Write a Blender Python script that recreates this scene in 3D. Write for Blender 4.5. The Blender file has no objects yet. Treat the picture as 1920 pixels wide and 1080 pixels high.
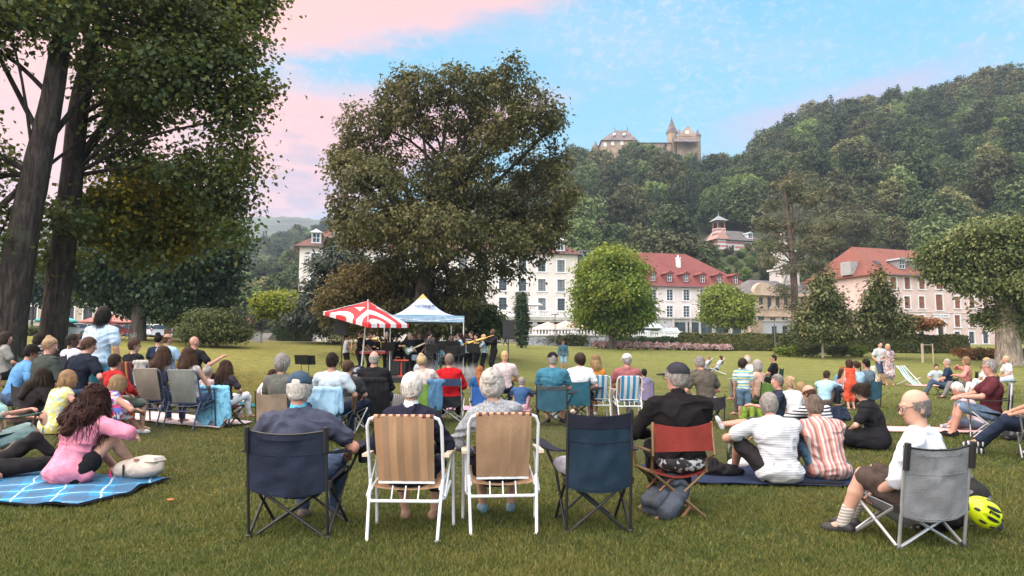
import bpy, math, random
import numpy as np
from mathutils import Vector, Matrix
R = math.radians
SC = bpy.context.scene
COL = SC.collection

# ------------------------------------------------------------------ camera, light, exposure
PITCH = R(5.5); FPX = 1330.0; CAMH = 1.35
cam_d = bpy.data.cameras.new('camera'); cam = bpy.data.objects.new('camera', cam_d); COL.objects.link(cam)
cam.location = (0, 0, CAMH); cam.rotation_euler = (math.pi/2 + PITCH, 0, 0)
cam_d.sensor_width = 36.0; cam_d.lens = FPX/1920*36; cam_d.clip_start = 0.05; cam_d.clip_end = 12000
SC.camera = cam
SC.render.resolution_x = 1024; SC.render.resolution_y = 576
SC.view_settings.view_transform = 'Standard'; SC.view_settings.look = 'None'
SC.view_settings.gamma = 1.0; SC.view_settings.use_curve_mapping = False
SC.view_settings.exposure = 1.50
SC.cycles.use_denoising = True
SC.cycles.max_bounces = 8; SC.cycles.transparent_max_bounces = 8
SC.cycles.volume_bounces = 0

SUN_EL, SUN_AZ = 55.0, -125.0     # azimuth from straight ahead, negative = left
sun_d = bpy.data.lights.new('sun', 'SUN'); sun = bpy.data.objects.new('sun', sun_d); COL.objects.link(sun)
sun_d.energy = 4.0; sun_d.angle = R(125); sun_d.color = (1.0, .945, .87)
_e, _a = R(SUN_EL), R(SUN_AZ)
_sv = Vector((math.cos(_e)*math.sin(_a), math.cos(_e)*math.cos(_a), math.sin(_e)))
sun.rotation_euler = _sv.to_track_quat('Z', 'Y').to_euler(); sun.location = (0, -20, 60)

class NT:
    """small node-tree helper"""
    def __init__(s, nt): s.nt = nt
    def n(s, t, **kw):
        nd = s.nt.nodes.new(t)
        for k, v in kw.items():
            if k.startswith('_'): setattr(nd, k[1:], v)
        return nd
    def link(s, a, b): s.nt.links.new(a, b)
    def val(s, x, sock):
        if isinstance(x, bpy.types.NodeSocket): s.link(x, sock)
        else: sock.default_value = x
    def math(s, op, a, b=0.0, c=0.0, clamp=False):
        m = s.nt.nodes.new('ShaderNodeMath'); m.operation = op; m.use_clamp = clamp
        s.val(a, m.inputs[0])
        if len(m.inputs) > 1: s.val(b, m.inputs[1])
        if op in ('MULTIPLY_ADD', 'SMOOTH_MIN', 'WRAP', 'COMPARE'): s.val(c, m.inputs[2])
        return m.outputs[0]
    def step(s, x, lo, hi, smooth=True):
        m = s.nt.nodes.new('ShaderNodeMapRange'); m.interpolation_type = 'SMOOTHSTEP' if smooth else 'LINEAR'
        m.clamp = True
        s.val(x, m.inputs[0]); s.val(lo, m.inputs[1]); s.val(hi, m.inputs[2]); m.inputs[3].default_value = 0; m.inputs[4].default_value = 1
        return m.outputs[0]
    def noise(s, vec, scale, detail=3, rough=.55, dist=0.0, dims='3D'):
        m = s.nt.nodes.new('ShaderNodeTexNoise'); m.noise_dimensions = dims
        if vec is not None: s.link(vec, m.inputs['Vector'])
        m.inputs['Scale'].default_value = scale; m.inputs['Detail'].default_value = detail
        m.inputs['Roughness'].default_value = rough; m.inputs['Distortion'].default_value = dist
        return m.outputs['Fac']
    def mix(s, f, a, b, blend='MIX'):
        m = s.nt.nodes.new('ShaderNodeMix'); m.data_type = 'RGBA'; m.blend_type = blend; m.clamp_factor = True
        s.val(f, m.inputs[0])
        for x, sk in ((a, m.inputs[6]), (b, m.inputs[7])):
            if isinstance(x, bpy.types.NodeSocket): s.link(x, sk)
            else: sk.default_value = (x[0], x[1], x[2], 1)
        return m.outputs[2]
    def xyz(s, vec):
        m = s.nt.nodes.new('ShaderNodeSeparateXYZ'); s.link(vec, m.inputs[0]); return m.outputs
    def comb(s, x, y, z):
        m = s.nt.nodes.new('ShaderNodeCombineXYZ')
        for i, v in enumerate((x, y, z)): s.val(v, m.inputs[i])
        return m.outputs[0]
    def scale(s, vec, sx, sy, sz):
        m = s.nt.nodes.new('ShaderNodeVectorMath'); m.operation = 'MULTIPLY'; s.link(vec, m.inputs[0]); m.inputs[1].default_value = (sx, sy, sz)
        return m.outputs[0]

def srgb(r, g, b):
    f = lambda c: (c/255/12.92) if c/255 <= .04045 else ((c/255+.055)/1.055)**2.4
    return (f(r), f(g), f(b))

# ------------------------------------------------------------------ sky
world = bpy.data.worlds.new('World'); SC.world = world; world.use_nodes = True
_t = world.node_tree; _t.nodes.clear(); W = NT(_t)
_bg = W.n('ShaderNodeBackground'); _out = W.n('ShaderNodeOutputWorld'); W.link(_bg.outputs[0], _out.inputs[0])
_tc = W.n('ShaderNodeTexCoord'); _dir = _tc.outputs['Generated']
_x, _y, _z = W.xyz(_dir)
_sky = W.n('ShaderNodeTexSky', _sky_type='NISHITA'); _sky.sun_disc = False
_sky.sun_elevation = R(12); _sky.sun_rotation = R(SUN_AZ); _sky.altitude = 400; _sky.air_density = 1.0; _sky.dust_density = .6; _sky.ozone_density = 2.0
U = W.math('ARCTAN2', _x, _y)                       # bearing
V = W.math('ARCSINE', _z)                           # elevation
_n1 = W.noise(W.comb(W.math('MULTIPLY', U, 1.6), W.math('MULTIPLY', V, 5.0), 3.1), 2.2, 5, .58, .3)
_n2 = W.noise(W.comb(W.math('MULTIPLY', U, 3.0), W.math('MULTIPLY', V, 9.0), 8.4), 4.5, 5, .6, .2)
_n3 = W.noise(W.comb(W.math('MULTIPLY', U, 44.0), W.math('MULTIPLY', V, 70.0), 1.7), 1.6, 4, .65, .6)   # mackerel flecks
_n4 = W.noise(W.comb(W.math('MULTIPLY', U, 2.0), W.math('MULTIPLY', V, 2.6), 5.7), 1.5, 3, .5)
_d1 = W.math('MULTIPLY', W.math('SUBTRACT', _n1, .5), .16)
_d2 = W.math('MULTIPLY', W.math('SUBTRACT', _n2, .5), .07)
# upper bank: above a line rising to the right
_l1 = W.math('SUBTRACT', V, W.math('MULTIPLY_ADD', U, .24, .467))
_c1 = W.step(W.math('ADD', _l1, _d2), -.03, .035)
# long wedge that points right
_l2a = W.math('SUBTRACT', W.math('MULTIPLY_ADD', U, -.023, .362), V)
_l2b = W.math('SUBTRACT', W.math('MULTIPLY_ADD', W.math('SUBTRACT', V, .355), 2.2, .13), U)
_c2 = W.math('MULTIPLY', W.step(W.math('ADD', _l2a, _d2), -.025, .04), W.step(W.math('ADD', _l2b, W.math('ADD', _d1, _d2)), -.01, .10))
# lilac streak over the right-hand ridge
_l3 = W.math('ABSOLUTE', W.math('SUBTRACT', V, W.math('MULTIPLY_ADD', U, .14, .254)))
_c3 = W.math('MULTIPLY', W.step(W.math('ADD', _l3, W.math('MULTIPLY', _d2, .9)), .036, .004), W.math('MULTIPLY', W.step(W.math('ADD', U, _d1), .22, .36), W.step(U, .66, .50)))
_c3 = W.math('MULTIPLY', _c3, .75)
# thin high flecks
_c4 = W.math('MULTIPLY', W.step(_n3, .45, .72), W.step(W.math('ADD', _n4, W.math('MULTIPLY', _n1, .3)), .50, .72))
_c4 = W.math('MULTIPLY', _c4, .5)
_c5 = W.math('MULTIPLY', W.step(_n1, .42, .70), .42)
_blue = W.mix(1.0, _sky.outputs[0], (.055, .092, .083), 'MULTIPLY')
_b2 = W.mix(W.step(V, 0, .75), (.165, .335, .425), (.055, .250, .420))
_blue = W.mix(.88, _blue, _b2)
_pink = W.mix(W.step(V, .08, .42), (.385, .250, .290), (.50, .270, .255))
_pink = W.mix(W.math('MULTIPLY', W.step(_n2, .42, .66), W.step(V, .46, .20)), _pink, (.24, .205, .275))
_warm = W.mix(W.math('MULTIPLY', W.step(U, -.1, -.6), .45), _pink, (.50, .325, .265))
c = W.mix(_c5, _blue, (.23, .31, .385))
c = W.mix(_c4, c, (.33, .335, .39))
c = W.mix(_c3, c, (.28, .25, .335))
c = W.mix(_c1, c, _warm)
c = W.mix(_c2, c, _warm)
c = W.mix(W.step(_z, -.02, -.12), c, (.12, .13, .10))
W.link(c, _bg.inputs[0]); _bg.inputs[1].default_value = .86

# ------------------------------------------------------------------ pixel <-> place
_cp, _sp = math.cos(PITCH), math.sin(PITCH)
def ray(px, py):
    x = (px-960)/FPX; y = (540-py)/FPX
    return Vector((x, _cp - y*_sp, _sp + y*_cp))
def at(px, py, Y):
    d = ray(px, py); return Vector((0, 0, CAMH)) + d*(Y/d.y)
def ppm(Y): return FPX/Y

_PY = [0, 5, 8, 12, 20, 28, 40, 50, 60, 71, 90, 115, 200, 600, 5000]
_PROF = {-.65: [0, 0, .12, .38, .85, 1.3, 2.05, 2.6, 3.05, 3.4, 3.8, 4.1, 5, 6, 6],
         -.20: [0, 0, .03, .13, .25, .38, 1.0, 1.8, 2.5, 2.8, 3.2, 3.8, 5, 6, 6],
          .22: [0, 0, .02, .08, .10, .12, .25, .6, 1.25, 1.95, 2.55, 3.2, 5, 6, 6]}
def ground_np(X, Y):
    X = np.asarray(X, float); Y = np.asarray(Y, float)
    t = X/np.maximum(Y, 3.0)
    a, b, c_ = (np.interp(Y, _PY, _PROF[k]) for k in (-.65, -.20, .22))
    w1 = np.clip((t+.65)/.45, 0, 1); w1 = w1*w1*(3-2*w1)
    w2 = np.clip((t+.20)/.42, 0, 1); w2 = w2*w2*(3-2*w2)
    z = a*(1-w1)+b*w1
    return z*(1-w2)+c_*w2
def ground(X, Y): return float(ground_np(X, Y))
def gp(px, Y):
    """ground point under pixel column px at forward distance Y"""
    z = 0.0
    for _ in range(4):
        dep = Y*_cp + (z-CAMH)*_sp; X = (px-960)/FPX*dep; z = ground(X, Y)
    return Vector((X, Y, z))
def hit(px, py, h=0.0):
    """point on the ground seen at a pixel (h: height above the ground)"""
    d = ray(px, py); lo = 1.0; prev = lo
    for i in range(4000):
        Y = 1.5*1.0016**i if i < 3000 else 1e4
        p = Vector((0, 0, CAMH)) + d*(Y/d.y)
        if p.z <= ground(p.x, p.y)+h: return Vector((p.x, p.y, ground(p.x, p.y)))
        if Y > 140: break
    return gp(px, 100)

# ------------------------------------------------------------------ materials
_MC = {}
def M(name, col, rough=.8, var=.12, scale=6.0, bump=0.0, bscale=60.0, metal=0.0, spec=.4, col2=None, sheen=0.0, trans=0.0, coat=0.0, alpha=1.0):
    key = (name, tuple(round(c, 4) for c in col), rough, var, scale, bump, bscale, metal, col2, sheen, trans, coat)
    if key in _MC: return _MC[key]
    m = bpy.data.materials.new(name); m.use_nodes = True
    t = NT(m.node_tree); b = m.node_tree.nodes['Principled BSDF']
    tc = t.n('ShaderNodeTexCoord').outputs['Object']
    n = t.noise(tc, scale, 5, .6)
    if col2 is None: col2 = tuple(max(0, c*(1-2.2*var)) for c in col); colA = tuple(min(1, c*(1+var)) for c in col)
    else: colA = col
    t.link(t.mix(t.step(n, .3, .7), colA, col2), b.inputs['Base Color'])
    b.inputs['Roughness'].default_value = rough; b.inputs['Metallic'].default_value = metal
    b.inputs['Specular IOR Level'].default_value = spec
    if sheen: b.inputs['Sheen Weight'].default_value = sheen
    if coat: b.inputs['Coat Weight'].default_value = coat; b.inputs['Coat Roughness'].default_value = .08
    if bump:
        bn = t.n('ShaderNodeBump'); bn.inputs['Strength'].default_value = bump; bn.inputs['Distance'].default_value = .02
        t.link(t.noise(tc, bscale, 4, .6), bn.inputs['Height']); t.link(bn.outputs[0], b.inputs['Normal'])
    if trans:
        tr = t.n('ShaderNodeBsdfTranslucent'); tr.inputs[0].default_value = (*col, 1)
        ms = t.n('ShaderNodeMixShader'); ms.inputs[0].default_value = trans
        o = m.node_tree.nodes['Material Output']
        t.link(b.outputs[0], ms.inputs[1]); t.link(tr.outputs[0], ms.inputs[2]); t.link(ms.outputs[0], o.inputs[0])
    _MC[key] = m; return m

def newmat(name, rough=.8):
    m = bpy.data.materials.new(name); m.use_nodes = True
    t = NT(m.node_tree); b = m.node_tree.nodes['Principled BSDF']; b.inputs['Roughness'].default_value = rough
    b.inputs['Specular IOR Level'].default_value = .3
    return m, t, b, t.n('ShaderNodeTexCoord').outputs['Object']

def stripes(name, cols, axis, width, rough=.85, wob=.0, fine=.06):
    """bands of the given colours, cycling along one axis of the thing (axis: 0, 1, 2)"""
    key = ('st', name, tuple(cols), axis, width)
    if key in _MC: return _MC[key]
    m, t, b, tc = newmat(name, rough)
    v = t.xyz(tc)[axis]
    if wob: v = t.math('ADD', v, t.math('MULTIPLY', t.noise(tc, 9, 2), wob))
    f = t.math('FRACT', t.math('ADD', t.math('DIVIDE', v, width*len(cols)), 20.0))
    out = cols[0]
    for i in range(1, len(cols)):
        out = t.mix(t.step(f, i/len(cols)-.012, i/len(cols)+.012, False), out, cols[i])
    n = t.noise(tc, 30, 4)
    out = t.mix(t.math('MULTIPLY', n, fine*4), out, (.03, .03, .03))
    t.link(out, b.inputs['Base Color']); _MC[key] = m; return m

def plaid(name, base, c2, c3, size=.14, axes=(0, 1), wob=0.0):
    m, t, b, tc = newmat(name, .9); o = t.xyz(tc)
    if wob:
        n_ = t.math('MULTIPLY', t.noise(tc, 3.0, 3), wob); o = [t.math('ADD', t.math('ADD', t.math('MULTIPLY', o[0], .85), t.math('MULTIPLY', o[1], .5)), n_), t.math('SUBTRACT', t.math('SUBTRACT', t.math('MULTIPLY', o[1], .85), t.math('MULTIPLY', o[0], .5)), n_), o[2]]
    def band(v, off, w):
        f = t.math('FRACT', t.math('ADD', t.math('DIVIDE', v, size), 20.0+off))
        return t.math('LESS_THAN', f, w)
    c = t.mix(t.math('MULTIPLY', band(o[axes[0]], 0, .5), .55), base, c2)
    c = t.mix(t.math('MULTIPLY', band(o[axes[1]], 0, .5), .55), c, c2)
    c = t.mix(t.math('MULTIPLY', band(o[axes[0]], .25, .05), .8), c, c3); c = t.mix(t.math('MULTIPLY', band(o[axes[1]], .25, .05), .8), c, c3)
    c = t.mix(t.math('MULTIPLY', t.noise(tc, 40, 4), .2), c, (.02, .02, .03))
    t.link(c, b.inputs['Base Color']); return m

def blotchy(name, cols, scale=16.0, rough=.85):
    """printed cloth: irregular patches of several colours"""
    key = ('bl', name, tuple(cols), scale)
    if key in _MC: return _MC[key]
    m, t, b, tc = newmat(name, rough)
    wv = t.n('ShaderNodeVectorMath'); wv.operation = 'ADD'
    nz = t.n('ShaderNodeTexNoise'); t.link(tc, nz.inputs['Vector']); nz.inputs['Scale'].default_value = scale*1.3; nz.inputs['Detail'].default_value = 3
    t.link(tc, wv.inputs[0]); t.link(t.scale(nz.outputs['Color'], 1.2/scale, 1.2/scale, 1.2/scale), wv.inputs[1])
    vo = t.n('ShaderNodeTexVoronoi'); t.link(wv.outputs[0], vo.inputs['Vector']); vo.inputs['Scale'].default_value = scale
    f = t.xyz(vo.outputs['Color'])[0]
    out = cols[0]
    for i in range(1, len(cols)):
        out = t.mix(t.math('GREATER_THAN', f, i/len(cols)), out, cols[i])
    t.link(out, b.inputs['Base Color']); _MC[key] = m; return m

LEAF = 1.45
def leafmat(name, c1, c2, c3=None, trans=.35, rough=.6, nscale=.35, each=0.0):
    """leaves differ one from the next; slow drift of hue across the crown"""
    c1, c2 = [tuple(min(.5, x*LEAF) for x in q) for q in (c1, c2)]; c3 = tuple(min(.5, x*LEAF) for x in c3) if c3 else None
    m, t, b, tc = newmat(name, rough)
    g = t.n('ShaderNodeNewGeometry'); rnd = g.outputs['Random Per Island']
    n = t.noise(tc, nscale, 3)
    f = t.math('ADD', t.math('MULTIPLY', rnd, .7), t.math('MULTIPLY', t.math('SUBTRACT', n, .5), 1.6))
    c = t.mix(t.step(f, .0, .8, False), c1, c2)
    if c3: c = t.mix(t.step(t.math('ADD', f, t.math('MULTIPLY', rnd, .3)), .62, 1.0, False), c, c3)
    if each:
        r_ = t.n('ShaderNodeObjectInfo').outputs['Random']
        c = t.mix(t.math('MULTIPLY', t.step(r_, .55, 1.0, False), each), c, tuple(x*1.9 for x in c2)); c = t.mix(t.math('MULTIPLY', t.step(r_, .45, 0.0, False), each), c, tuple(x*.55 for x in c1))
    t.link(c, b.inputs['Base Color']); b.inputs['Specular IOR Level'].default_value = .25
    tr = t.n('ShaderNodeBsdfTranslucent'); t.link(t.mix(.5, c, (.20, .22, .02), 'MIX') if trans > .3 else c, tr.inputs[0])
    ms = t.n('ShaderNodeMixShader'); ms.inputs[0].default_value = trans
    t.link(b.outputs[0], ms.inputs[1]); t.link(tr.outputs[0], ms.inputs[2])
    t.link(ms.outputs[0], m.node_tree.nodes['Material Output'].inputs[0])
    return m

# ------------------------------------------------------------------ mesh helpers
def finish(name, me, mat, parent=None, smooth=False, loc=None):
    if mat is not None:
        for m_ in (mat if isinstance(mat, (list, tuple)) else [mat]): me.materials.append(m_)
    if smooth and len(me.polygons): me.polygons.foreach_set('use_smooth', np.ones(len(me.polygons), bool))
    o = bpy.data.objects.new(name, me); COL.objects.link(o)
    if parent is not None: o.parent = parent
    if loc is not None: o.location = loc
    return o
def tag(o, label=None, cat=None, group=None, kind=None):
    if label: o['label'] = label
    if cat: o['category'] = cat
    if group: o['group'] = group
    if kind: o['kind'] = kind
    return o
def empty(name, loc, yaw=0.0, label=None, cat=None, group=None):
    """yaw: bearing the thing faces, degrees clockwise from straight ahead"""
    o = bpy.data.objects.new(name, None); COL.objects.link(o); o.empty_display_size = .1
    o.location = loc; o.rotation_euler = (0, 0, -R(yaw)); return tag(o, label, cat, group)
def copy_tree(o, parent=None):
    c = o.copy(); COL.objects.link(c); c.parent = parent
    for ch in o.children: copy_tree(ch, c)
    return c
def np_mesh(name, V_, F_, mat, parent=None, smooth=False, loc=None, quads=True):
    """fast mesh from arrays; F_ (n,3) or (n,4)"""
    me = bpy.data.meshes.new(name)
    V_ = np.asarray(V_, np.float32); F_ = np.asarray(F_, np.int32)
    k = F_.shape[1]
    me.vertices.add(len(V_)); me.vertices.foreach_set('co', V_.ravel())
    me.loops.add(F_.size); me.loops.foreach_set('vertex_index', F_.ravel())
    me.polygons.add(len(F_)); me.polygons.foreach_set('loop_start', np.arange(0, F_.size, k, dtype=np.int32))
    me.update(calc_edges=True)
    return finish(name, me, mat, parent, smooth, loc)

class MB:
    """collects shapes; build() links them as one mesh"""
    def __init__(s): s.v = []; s.f = []; s.mi = []; s.cur = 0
    def add(s, vs, fs):
        o = len(s.v); s.v += [tuple(v) for v in vs]; s.f += [tuple(i+o for i in f) for f in fs]; s.mi += [s.cur]*len(fs); return s
    def box(s, c, d, rz=0.0, taper=1.0, M4=None):
        x, y, z = d[0]/2, d[1]/2, d[2]/2; vs = []
        for zz, k in ((-z, 1.0), (z, taper)):
            for xx, yy in ((-x, -y), (x, -y), (x, y), (-x, y)): vs.append(Vector((xx*k, yy*k, zz)))
        if rz: m = Matrix.Rotation(rz, 3, 'Z'); vs = [m @ v for v in vs]
        if M4 is not None: vs = [M4 @ v for v in vs]
        vs = [v+Vector(c) for v in vs]
        return s.add(vs, [(3, 2, 1, 0), (4, 5, 6, 7), (0, 1, 5, 4), (1, 2, 6, 5), (2, 3, 7, 6), (3, 0, 4, 7)])
    def hexa(s, b, t):
        """8 corners: four below, four above"""
        return s.add(list(b)+list(t), [(3, 2, 1, 0), (4, 5, 6, 7), (0, 1, 5, 4), (1, 2, 6, 5), (2, 3, 7, 6), (3, 0, 4, 7)])
    def tube(s, pts, r, n=8, caps=True, closed=False):
        pts = [Vector(p) for p in pts]; m = len(pts)
        rs = list(r) if isinstance(r, (list, tuple)) else [r]*m
        vs, fs = [], []; up = None
        for i, p in enumerate(pts):
            a = pts[(i-1) % m] if (closed or i) else p; b_ = pts[(i+1) % m] if (closed or i < m-1) else p
            d = (b_-a); d = d.normalized() if d.length > 1e-9 else Vector((0, 0, 1))
            if up is None: up = d.orthogonal().normalized()
            up = (up - d*up.dot(d)); up = up.normalized() if up.length > 1e-6 else d.orthogonal().normalized()
            w = d.cross(up)
            for j in range(n):
                q = 2*math.pi*j/n; vs.append(p + (up*math.cos(q)+w*math.sin(q))*rs[i])
        for i in range(m if closed else m-1):
            k = (i+1) % m
            for j in range(n): fs.append((i*n+j, i*n+(j+1) % n, k*n+(j+1) % n, k*n+j))
        if caps and not closed: fs.append(tuple(range(n-1, -1, -1))); fs.append(tuple((m-1)*n+j for j in range(n)))
        return s.add(vs, fs)
    def lathe(s, prof, c=(0, 0, 0), n=16, sx=1.0, sy=1.0):
        vs, fs = [], []; c = Vector(c)
        for (r, z) in prof:
            for j in range(n): q = 2*math.pi*j/n; vs.append(c+Vector((r*math.cos(q)*sx, r*math.sin(q)*sy, z)))
        m = len(prof)
        for i in range(m-1):
            for j in range(n): fs.append((i*n+j, i*n+(j+1) % n, (i+1)*n+(j+1) % n, (i+1)*n+j))
        fs.append(tuple(range(n-1, -1, -1))); fs.append(tuple((m-1)*n+j for j in range(n)))
        return s.add(vs, fs)
    def ball(s, c, r, n=10, m=7, M3=None):
        r = (r, r, r) if not isinstance(r, (tuple, list)) else r; c = Vector(c); vs, fs = [], []
        for i in range(m+1):
            a = math.pi*i/m
            for j in range(n):
                q = 2*math.pi*j/n; p = Vector((r[0]*math.sin(a)*math.cos(q), r[1]*math.sin(a)*math.sin(q), r[2]*math.cos(a)))
                if M3 is not None: p = M3 @ p
                vs.append(c+p)
        for i in range(m):
            for j in range(n): fs.append((i*n+j, (i+1)*n+j, (i+1)*n+(j+1) % n, i*n+(j+1) % n))
        return s.add(vs, fs)
    def prism(s, poly, a, b):
        """extrude a closed outline given as 3-D points along vector b-a offset (a, b vectors)"""
        n = len(poly); a = Vector(a); b = Vector(b)
        vs = [Vector(p)+a for p in poly]+[Vector(p)+b for p in poly]
        fs = [tuple(range(n-1, -1, -1)), tuple(range(n, 2*n))]+[(i, (i+1) % n, n+(i+1) % n, n+i) for i in range(n)]
        return s.add(vs, fs)
    def sheet(s, P, nu, nv, th=.004):
        """curved sheet with thickness; P(u,v) -> point, u,v in 0..1"""
        pts = [[Vector(P(i/nu, j/nv)) for j in range(nv+1)] for i in range(nu+1)]
        vs = []; idx = {}
        for side in (0, 1):
            for i in range(nu+1):
                for j in range(nv+1):
                    du = pts[min(i+1, nu)][j]-pts[max(i-1, 0)][j]; dv = pts[i][min(j+1, nv)]-pts[i][max(j-1, 0)]
                    nn = du.cross(dv); nn = nn.normalized() if nn.length > 1e-9 else Vector((0, 0, 1))
                    idx[side, i, j] = len(vs); vs.append(pts[i][j]+nn*(th/2 if side else -th/2))
        fs = []
        for i in range(nu):
            for j in range(nv):
                fs.append((idx[1, i, j], idx[1, i+1, j], idx[1, i+1, j+1], idx[1, i, j+1]))
                fs.append((idx[0, i, j], idx[0, i, j+1], idx[0, i+1, j+1], idx[0, i+1, j]))
        for i in range(nu):
            fs.append((idx[0, i, 0], idx[0, i+1, 0], idx[1, i+1, 0], idx[1, i, 0])); fs.append((idx[0, i, nv], idx[1, i, nv], idx[1, i+1, nv], idx[0, i+1, nv]))
        for j in range(nv):
            fs.append((idx[0, 0, j], idx[1, 0, j], idx[1, 0, j+1], idx[0, 0, j+1])); fs.append((idx[0, nu, j], idx[0, nu, j+1], idx[1, nu, j+1], idx[1, nu, j]))
        return s.add(vs, fs)
    def build(s, name, mat, parent=None, smooth=False, loc=None):
        me = bpy.data.meshes.new(name); me.from_pydata(s.v, [], s.f); me.update()
        o = finish(name, me, mat, parent, smooth, loc)
        if any(s.mi): me.polygons.foreach_set('material_index', s.mi)
        if smooth:
            try: me.set_sharp_from_angle(angle=R(40))
            except Exception: pass
        return o

def vnoise(P, seed=0):
    """value noise on an (n,3) array, range about -1..1"""
    P = np.asarray(P, np.float32); i = np.floor(P).astype(np.int64); f = P-i; f = f*f*(3-2*f)
    out = np.zeros(P.shape[:-1], np.float32)
    for dx in (0, 1):
        for dy in (0, 1):
            for dz in (0, 1):
                h = ((i[..., 0]+dx)*374761393 + (i[..., 1]+dy)*668265263 + (i[..., 2]+dz)*2147483647 + seed*974711) & 0x7fffffff
                h = (h ^ (h >> 13))*1274126177 & 0x7fffffff; h = h ^ (h >> 16)
                w = (f[..., 0] if dx else 1-f[..., 0])*(f[..., 1] if dy else 1-f[..., 1])*(f[..., 2] if dz else 1-f[..., 2])
                out += w*((h % 65536)/32768.0-1.0)
    return out

# ------------------------------------------------------------------ soft bodies: blended solids -> one closed surface
def rcone(a, b, ra, rb=None): return ('c', np.array(a, float), np.array(b, float), ra, ra if rb is None else rb)
def ell(c_, r, F=None): return ('e', np.array(c_, float), np.array(r if isinstance(r, (tuple, list)) else (r, r, r), float), np.eye(3) if F is None else np.array(F, float))
def _pd(p, X, Y, Z):
    if p[0] == 'c':
        a, b, ra, rb = p[1:]; d = b-a; L = max(float(d @ d), 1e-12)
        x, y, z = X-a[0], Y-a[1], Z-a[2]
        t = np.clip((x*d[0]+y*d[1]+z*d[2])/L, 0, 1)
        return np.sqrt((x-t*d[0])**2+(y-t*d[1])**2+(z-t*d[2])**2) - (ra+t*(rb-ra))
    c_, r, F = p[1:]
    x, y, z = X-c_[0], Y-c_[1], Z-c_[2]
    q = [F[i, 0]*x+F[i, 1]*y+F[i, 2]*z for i in range(3)]
    k0 = np.sqrt(sum((q[i]/r[i])**2 for i in range(3))); k1 = np.sqrt(sum((q[i]/(r[i]**2))**2 for i in range(3)))
    return k0*(k0-1)/np.maximum(k1, 1e-6)
def _pb(p):
    if p[0] == 'c':
        a, b, ra, rb = p[1:]; return np.minimum(a-ra, b-rb), np.maximum(a+ra, b+rb)
    c_, r, F = p[1:]; e = np.sqrt(((F*r[:, None])**2).sum(0)); return c_-e, c_+e
def sdf_mesh(name, prims, mat, parent, vox=.015, k=.04, cuts=(), subs=(), fold=0.0, fscale=12.0, seed=0, fdir=(1, 1, 1), extra=None):
    """prims: blended solids; cuts: (n, d) keep n.p < d; subs: solids taken away; fold: depth of cloth folds in metres"""
    lo = np.min([_pb(p)[0] for p in prims], 0)-2.5*vox-fold; hi = np.max([_pb(p)[1] for p in prims], 0)+2.5*vox+fold
    n = np.ceil((hi-lo)/vox).astype(int)+1
    ax = [lo[i]+np.arange(n[i])*vox for i in range(3)]
    D = np.full(n, 1.0, np.float32)
    k0_ = k
    for pi_, p in enumerate(prims):
        k = k0_[pi_] if isinstance(k0_, (list, tuple)) else k0_
        a, b = _pb(p); m = k+3*vox+fold
        i0 = np.clip(np.floor((a-m-lo)/vox).astype(int), 0, n-1); i1 = np.clip(np.ceil((b+m-lo)/vox).astype(int)+1, 1, n)
        s = tuple(slice(i0[i], i1[i]) for i in range(3))
        g = np.meshgrid(ax[0][s[0]], ax[1][s[1]], ax[2][s[2]], indexing='ij', sparse=True)
        d = _pd(p, *g); e = D[s]
        h = np.clip(.5+.5*(e-d)/k, 0, 1) if k > 0 else (d < e)*1.0
        D[s] = e*(1-h)+d*h - k*h*(1-h)
    g = np.meshgrid(*ax, indexing='ij', sparse=True)
    if fold:
        band = np.argwhere(np.abs(D) < 3*vox+fold)
        P = lo+band*vox
        w = vnoise(P*fscale*np.array(fdir)*.5+seed*7.3, seed)
        q = np.abs(vnoise(P*fscale*np.array(fdir)+seed*3.1+w[:, None]*1.2, seed+5))
        D[tuple(band.T)] += (fold*(q*1.6-.5)).astype(np.float32)
    if extra is not None: D = extra(D, g)
    for (nn, dd) in cuts:
        D = np.maximum(D, (nn[0]*g[0]+nn[1]*g[1]+nn[2]*g[2]-dd).astype(np.float32))
    for p in subs: D = np.maximum(D, -_pd(p, *g))
    return surface_net(name, D, lo, vox, mat, parent)
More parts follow.
